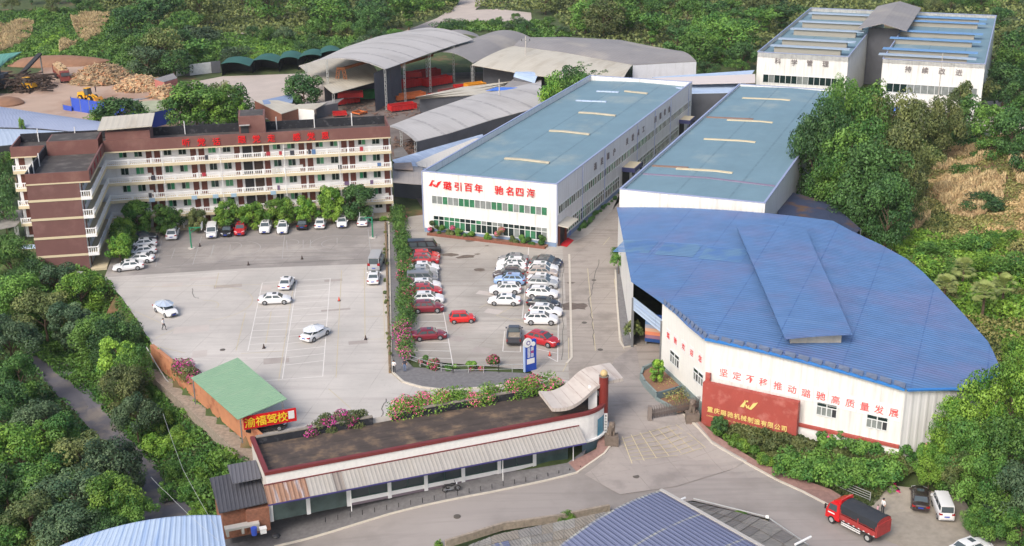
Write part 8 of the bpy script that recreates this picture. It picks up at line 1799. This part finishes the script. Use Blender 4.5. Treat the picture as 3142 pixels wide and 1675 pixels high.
hedge('bougainvillea_bush', 'magenta bougainvillea at the upper corner of the green roof', [tuple(at(452,925,0)),tuple(at(490,965,0))], 2.4, 1.9, 3000, 'olive', 'bush', flower='magenta', fl=.45, seed=10)
hedge('path_weed_strip', 'thin weedy plants along the low yard wall', [(969,575),(972,700),(976,820),(981,915)], .8, .7, 3000, 'olive', 'plants', seed=11, size=.2, lump=1.4)
for i, a in enumerate([-21.5,-20,-18.3,-16.6,-15.0,-11.6,-9.8,-7.2,-5.6,-4.4,-2.3]):
    hedge('potted_shrub' if False else 'front_shrub', ['dark shrub with pink flowers at the left corner of the workshop front','green shrub second from the left corner of the workshop front','shrub with pink flowers third from the left at the workshop front','low green shrub before the fourth window group of the workshop','thin green shrub left of the workshop front middle','bright green small shrub in the middle of the workshop front','large shrub with dark pink flowers right of the workshop front middle','brownish green shrub in the right half of the workshop front','green shrub next to the brownish one at the workshop front','small green shrub third from the right corner of the workshop','tall green shrub at the right corner of the workshop front'][i], [tuple(Wf.p(a-.6,-.8,.2)),tuple(Wf.p(a+.6,-.8,.2))], 1.2, [2.6,2.0,2.3,1.8,1.5,1.4,2.6,1.9,1.7,1.2,2.2][i], 1100, ['olive','mid','olive','mid','mid','bright','olive','olive','mid','mid','mid'][i], 'shrub', flower='pink' if i in (0,2,6) else None, fl=.3, seed=20+i, group='shrubs before the workshop')
hedge('lane_hedge', 'dark low hedge along the long side of the workshop', [tuple(Wf.p(.7,8,0)),tuple(Wf.p(.7,33,0))], 1.0, .9, 3500, 'dark', seed=33)
hedge('sign_hedge', 'bright green clipped hedge below the red company sign', [(1800,1085),(1850,1118),(1900,1150),(1950,1180)], 1.6, 1.4, 9000, 'bright', seed=34, size=.16, lump=.2)
tree_px(1808,1045,1092,44,'round','dark','dark round clipped ball bush at the left end of the sign hedge', None, n=2600, trunk=False, name='ball_bush', cat='bush', leaf=.1)
hedge('thicket', 'brownish tangled thicket behind the sign hedge', [(1905,1110),(1980,1130),(2050,1150)], 4.0, 1.7, 13000, 'olive', 'thicket', seed=35, size=.24)
hedge('thicket', 'green thicket with few pink flowers below the white brick wall', [(2060,1110),(2150,1120),(2240,1135),(2330,1160)], 4.5, 1.6, 17000, 'mid', 'thicket', flower='pink', fl=.03, seed=36, size=.26)
hedge('thicket', 'dense green thicket between the roadside rail and the brick wall', [(1960,1170),(2060,1190),(2150,1210),(2260,1210)], 5, 2.1, 19000, 'mid', 'thicket', seed=37, size=.28)
o = thing('fallen_wall', 'short white wall with red cap half buried in the thicket', 'wall', at(2300,1140,-1)); p, q = at(2265,1128,0), at(2330,1152,0); MB().bar(p+Vector((0,0,-.8)), q+Vector((0,0,-.8)), .3, 1.4).build('wall_panel', m_brickw, o); MB().bar(p, q, .6, .2).build('red_cap', m_maroon, o)
# planter trees
def small(u, vt, vb, w_, lab, c='bright', kind='tall', n=1200): tree_px(u, vt, vb, w_, kind, c, lab, None, n=n, leaf=.1)
t = plant_tree(at(1652,962,.7), 3.3, 2.6, 'tall', 'bright', 'bright green young tree in the upper planter by the gate wall', name='young_tree', n=1800, leaf=.09)
t = plant_tree(at(1713,1012,.1), 2.4, 1.6, 'tall', 'olive', 'thin bare sapling in the lower planter', name='young_tree', n=120, leaf=.09)
for u, v, lab, c in ((1556,690,'bonsai like topiary tree in the pot farther along the blue hall','mid'),(1592,865,'thin clipped tree in the box at the corner of the blue hall','olive')):
    p = at(u, v); t = plant_tree((p.x,p.y,.3), 3.4, 2.4, 'spread', c, lab, name='topiary_tree', n=900, leaf=.1); 
tree_px(1554,610,650,34,'bush','mid','leafy shrub with red tips by the hall corner',None,n=900,trunk=False,name='corner_shrub',cat='shrub',leaf=.1)
tree_px(1426,1280,1312,40,'bush','bright','bright green bush growing on the roadside wall',None,n=1300,trunk=False,name='wall_bush',cat='bush',leaf=.1)
tree_px(1104,1350,1376,22,'bush','bright','small bright green weed bush at the bottom edge',None,n=500,trunk=False,name='weed_bush',cat='bush',leaf=.14)
tree_px(1860,1288,1300,40,'bush','bright','low green creeper on the wall right of the violet roof',None,n=800,trunk=False,name='wall_creeper',cat='bush',leaf=.14)
tree_px(965,540,556,20,'bush','bright','green bush at the upper end of the low yard wall',None,n=700,trunk=False,name='path_bush',cat='bush',leaf=.12)
# ground vegetation (uncountable)
for nm, polys, n, hh, sz, col, sd_ in [('slope_undergrowth', [[(-300,560),(100,650),(270,700),(330,790),(395,890),(610,1110),(640,1200),(560,1330),(495,1300),(380,1170),(225,1000),(60,880),(-300,860)]], 60000, 1.0, .38, 'mid', 1),
    ('slope_undergrowth', [[(-300,860),(60,900),(210,1060),(330,1210),(340,1300),(420,1400),(-300,1500)]], 22000, 1.2, .4, 'dark', 2),
    ('hillside_grass', [[(2160,610),(2130,590),(2240,520),(2290,420),(2576,350),(2900,400),(2900,1100),(2520,930),(2400,790),(2300,680)]], 70000, .9, .4, 'grass', 3),
    ('dry_patch', [[(2260,650),(2330,640),(2350,700),(2290,700)],[(2400,560),(2480,545),(2500,590),(2420,600)],[(2480,640),(2560,650),(2570,700),(2500,700)],[(2330,440),(2400,425),(2440,430),(2340,500)],[(2440,560),(2640,470),(2640,600),(2520,600)],[(2200,620),(2250,640),(2240,670),(2200,650)],[(2540,480),(2620,470),(2640,560),(2560,560)]], 20000, .7, .42, 'dry', 14),
    ('hillside_weeds', [[(2200,600),(2330,590),(2450,640),(2640,660),(2640,900),(2480,840),(2380,760),(2290,670)]], 15000, 1.3, .5, 'bright', 4),
    ('background_scrub', [[(-30,30),(260,20),(330,100),(330,170),(250,160),(110,160),(-30,170)],[(500,85),(900,95),(950,125),(870,170),(560,145),(520,180),(440,190),(330,190),(330,120)],[(1110,58),(1345,55),(1450,90),(1380,100),(1240,80),(1100,80)]], 60000, 1.3, .75, 'mid', 5),
    ('background_scrub', [[(200,-40),(1180,-40),(1140,30),(900,100),(500,90),(330,90)],[(1330,-40),(2600,-40),(2600,60),(2520,40),(2060,25),(1895,140),(1700,190),(1440,90)],[(1195,-30),(1340,-30),(1340,30),(1195,22)],[(2500,60),(2640,60),(2640,330),(2490,240)]], 50000, 2.0, 1.1, 'olive', 6),
    ('dry_corn', [[(-20,68),(50,60),(88,58),(80,95),(40,125),(-20,138)],[(178,48),(225,40),(280,42),(255,90),(215,112),(195,95),(185,70)],[(150,112),(200,105),(190,122),(150,135)]], 26000, 2.2, .8, 'corn', 7),
    ('dry_corn', [[(2340,405),(2440,350),(2576,345),(2520,395),(2430,425),(2345,440)],[(2340,480),(2420,430),(2530,450),(2520,520),(2440,560),(2380,540)],[(2530,400),(2620,380),(2640,470),(2560,470)],[(2250,560),(2330,530),(2340,560),(2290,590)]], 26000, 1.9, .65, 'corn', 8),
    ('bright_grass_patch', [[(60,100),(160,70),(185,115),(140,150),(50,150)],[(560,110),(640,100),(760,115),(800,125),(620,140)],[(2180,600),(2300,580),(2400,600),(2500,560),(2540,640),(2400,660)]], 26000, .7, .5, 'bright', 9),
    ('road_edge_weeds', [[(1800,1090),(1860,1075),(2100,1130),(2330,1180),(2240,1222),(2190,1275),(2090,1225),(1990,1190),(1900,1150)]], 22000, .7, .3, 'olive', 10),
    ('planter_weeds', [[(1640,925),(1665,922),(1722,975),(1655,990),(1622,955)],[(1660,1002),(1720,990),(1760,1018),(1705,1035)]], 1500, .9, .18, 'grass', 11),
    ('leaf_litter', [[(1965,490),(2100,520),(2150,600),(2060,590)]], 10, .1, .2, 'dry', 12)]:
    o = ground_cover(nm, polys, n*(2 if col == 'corn' else 1), hh, sz, col, sd_, aspect=.16 if col == 'corn' else .62, upright=(col == 'corn')); tag(o, dict(slope_undergrowth='tangled undergrowth covering the slope left of the yard', hillside_grass='rough grass covering the hillside right of the blue roof', dry_patch='dry straw coloured weeds on the hillside', hillside_weeds='bright weeds on the hillside right of the blue roof', background_scrub='scrub filling the ground under the far woods', dry_corn='dry brown corn standing in the field', bright_grass_patch='bright green grass and creeper patch', road_edge_weeds='weeds between the red brick walk and the wall', planter_weeds='weeds in the grey planter', leaf_litter='fallen leaves')[nm], 'vegetation', kind='stuff')
print('plants done', len(bpy.data.objects))
# thin haze
hz_ = MB(); hz_.box(-2300, 2300, -80, 3900, -9, 66); o = hz_.build('haze', m_dark); o['kind'] = 'stuff'
vm = bpy.data.materials.new('haze_volume'); vm.use_nodes = True; n_ = vm.node_tree; n_.nodes.clear(); ou = n_.nodes.new('ShaderNodeOutputMaterial'); pv = n_.nodes.new('ShaderNodeVolumePrincipled')
pv.inputs['Color'].default_value = (.92,.96,1,1); pv.inputs['Density'].default_value = .00006; n_.links.new(pv.outputs[0], ou.inputs['Volume'])
o.data.materials.clear(); o.data.materials.append(vm)
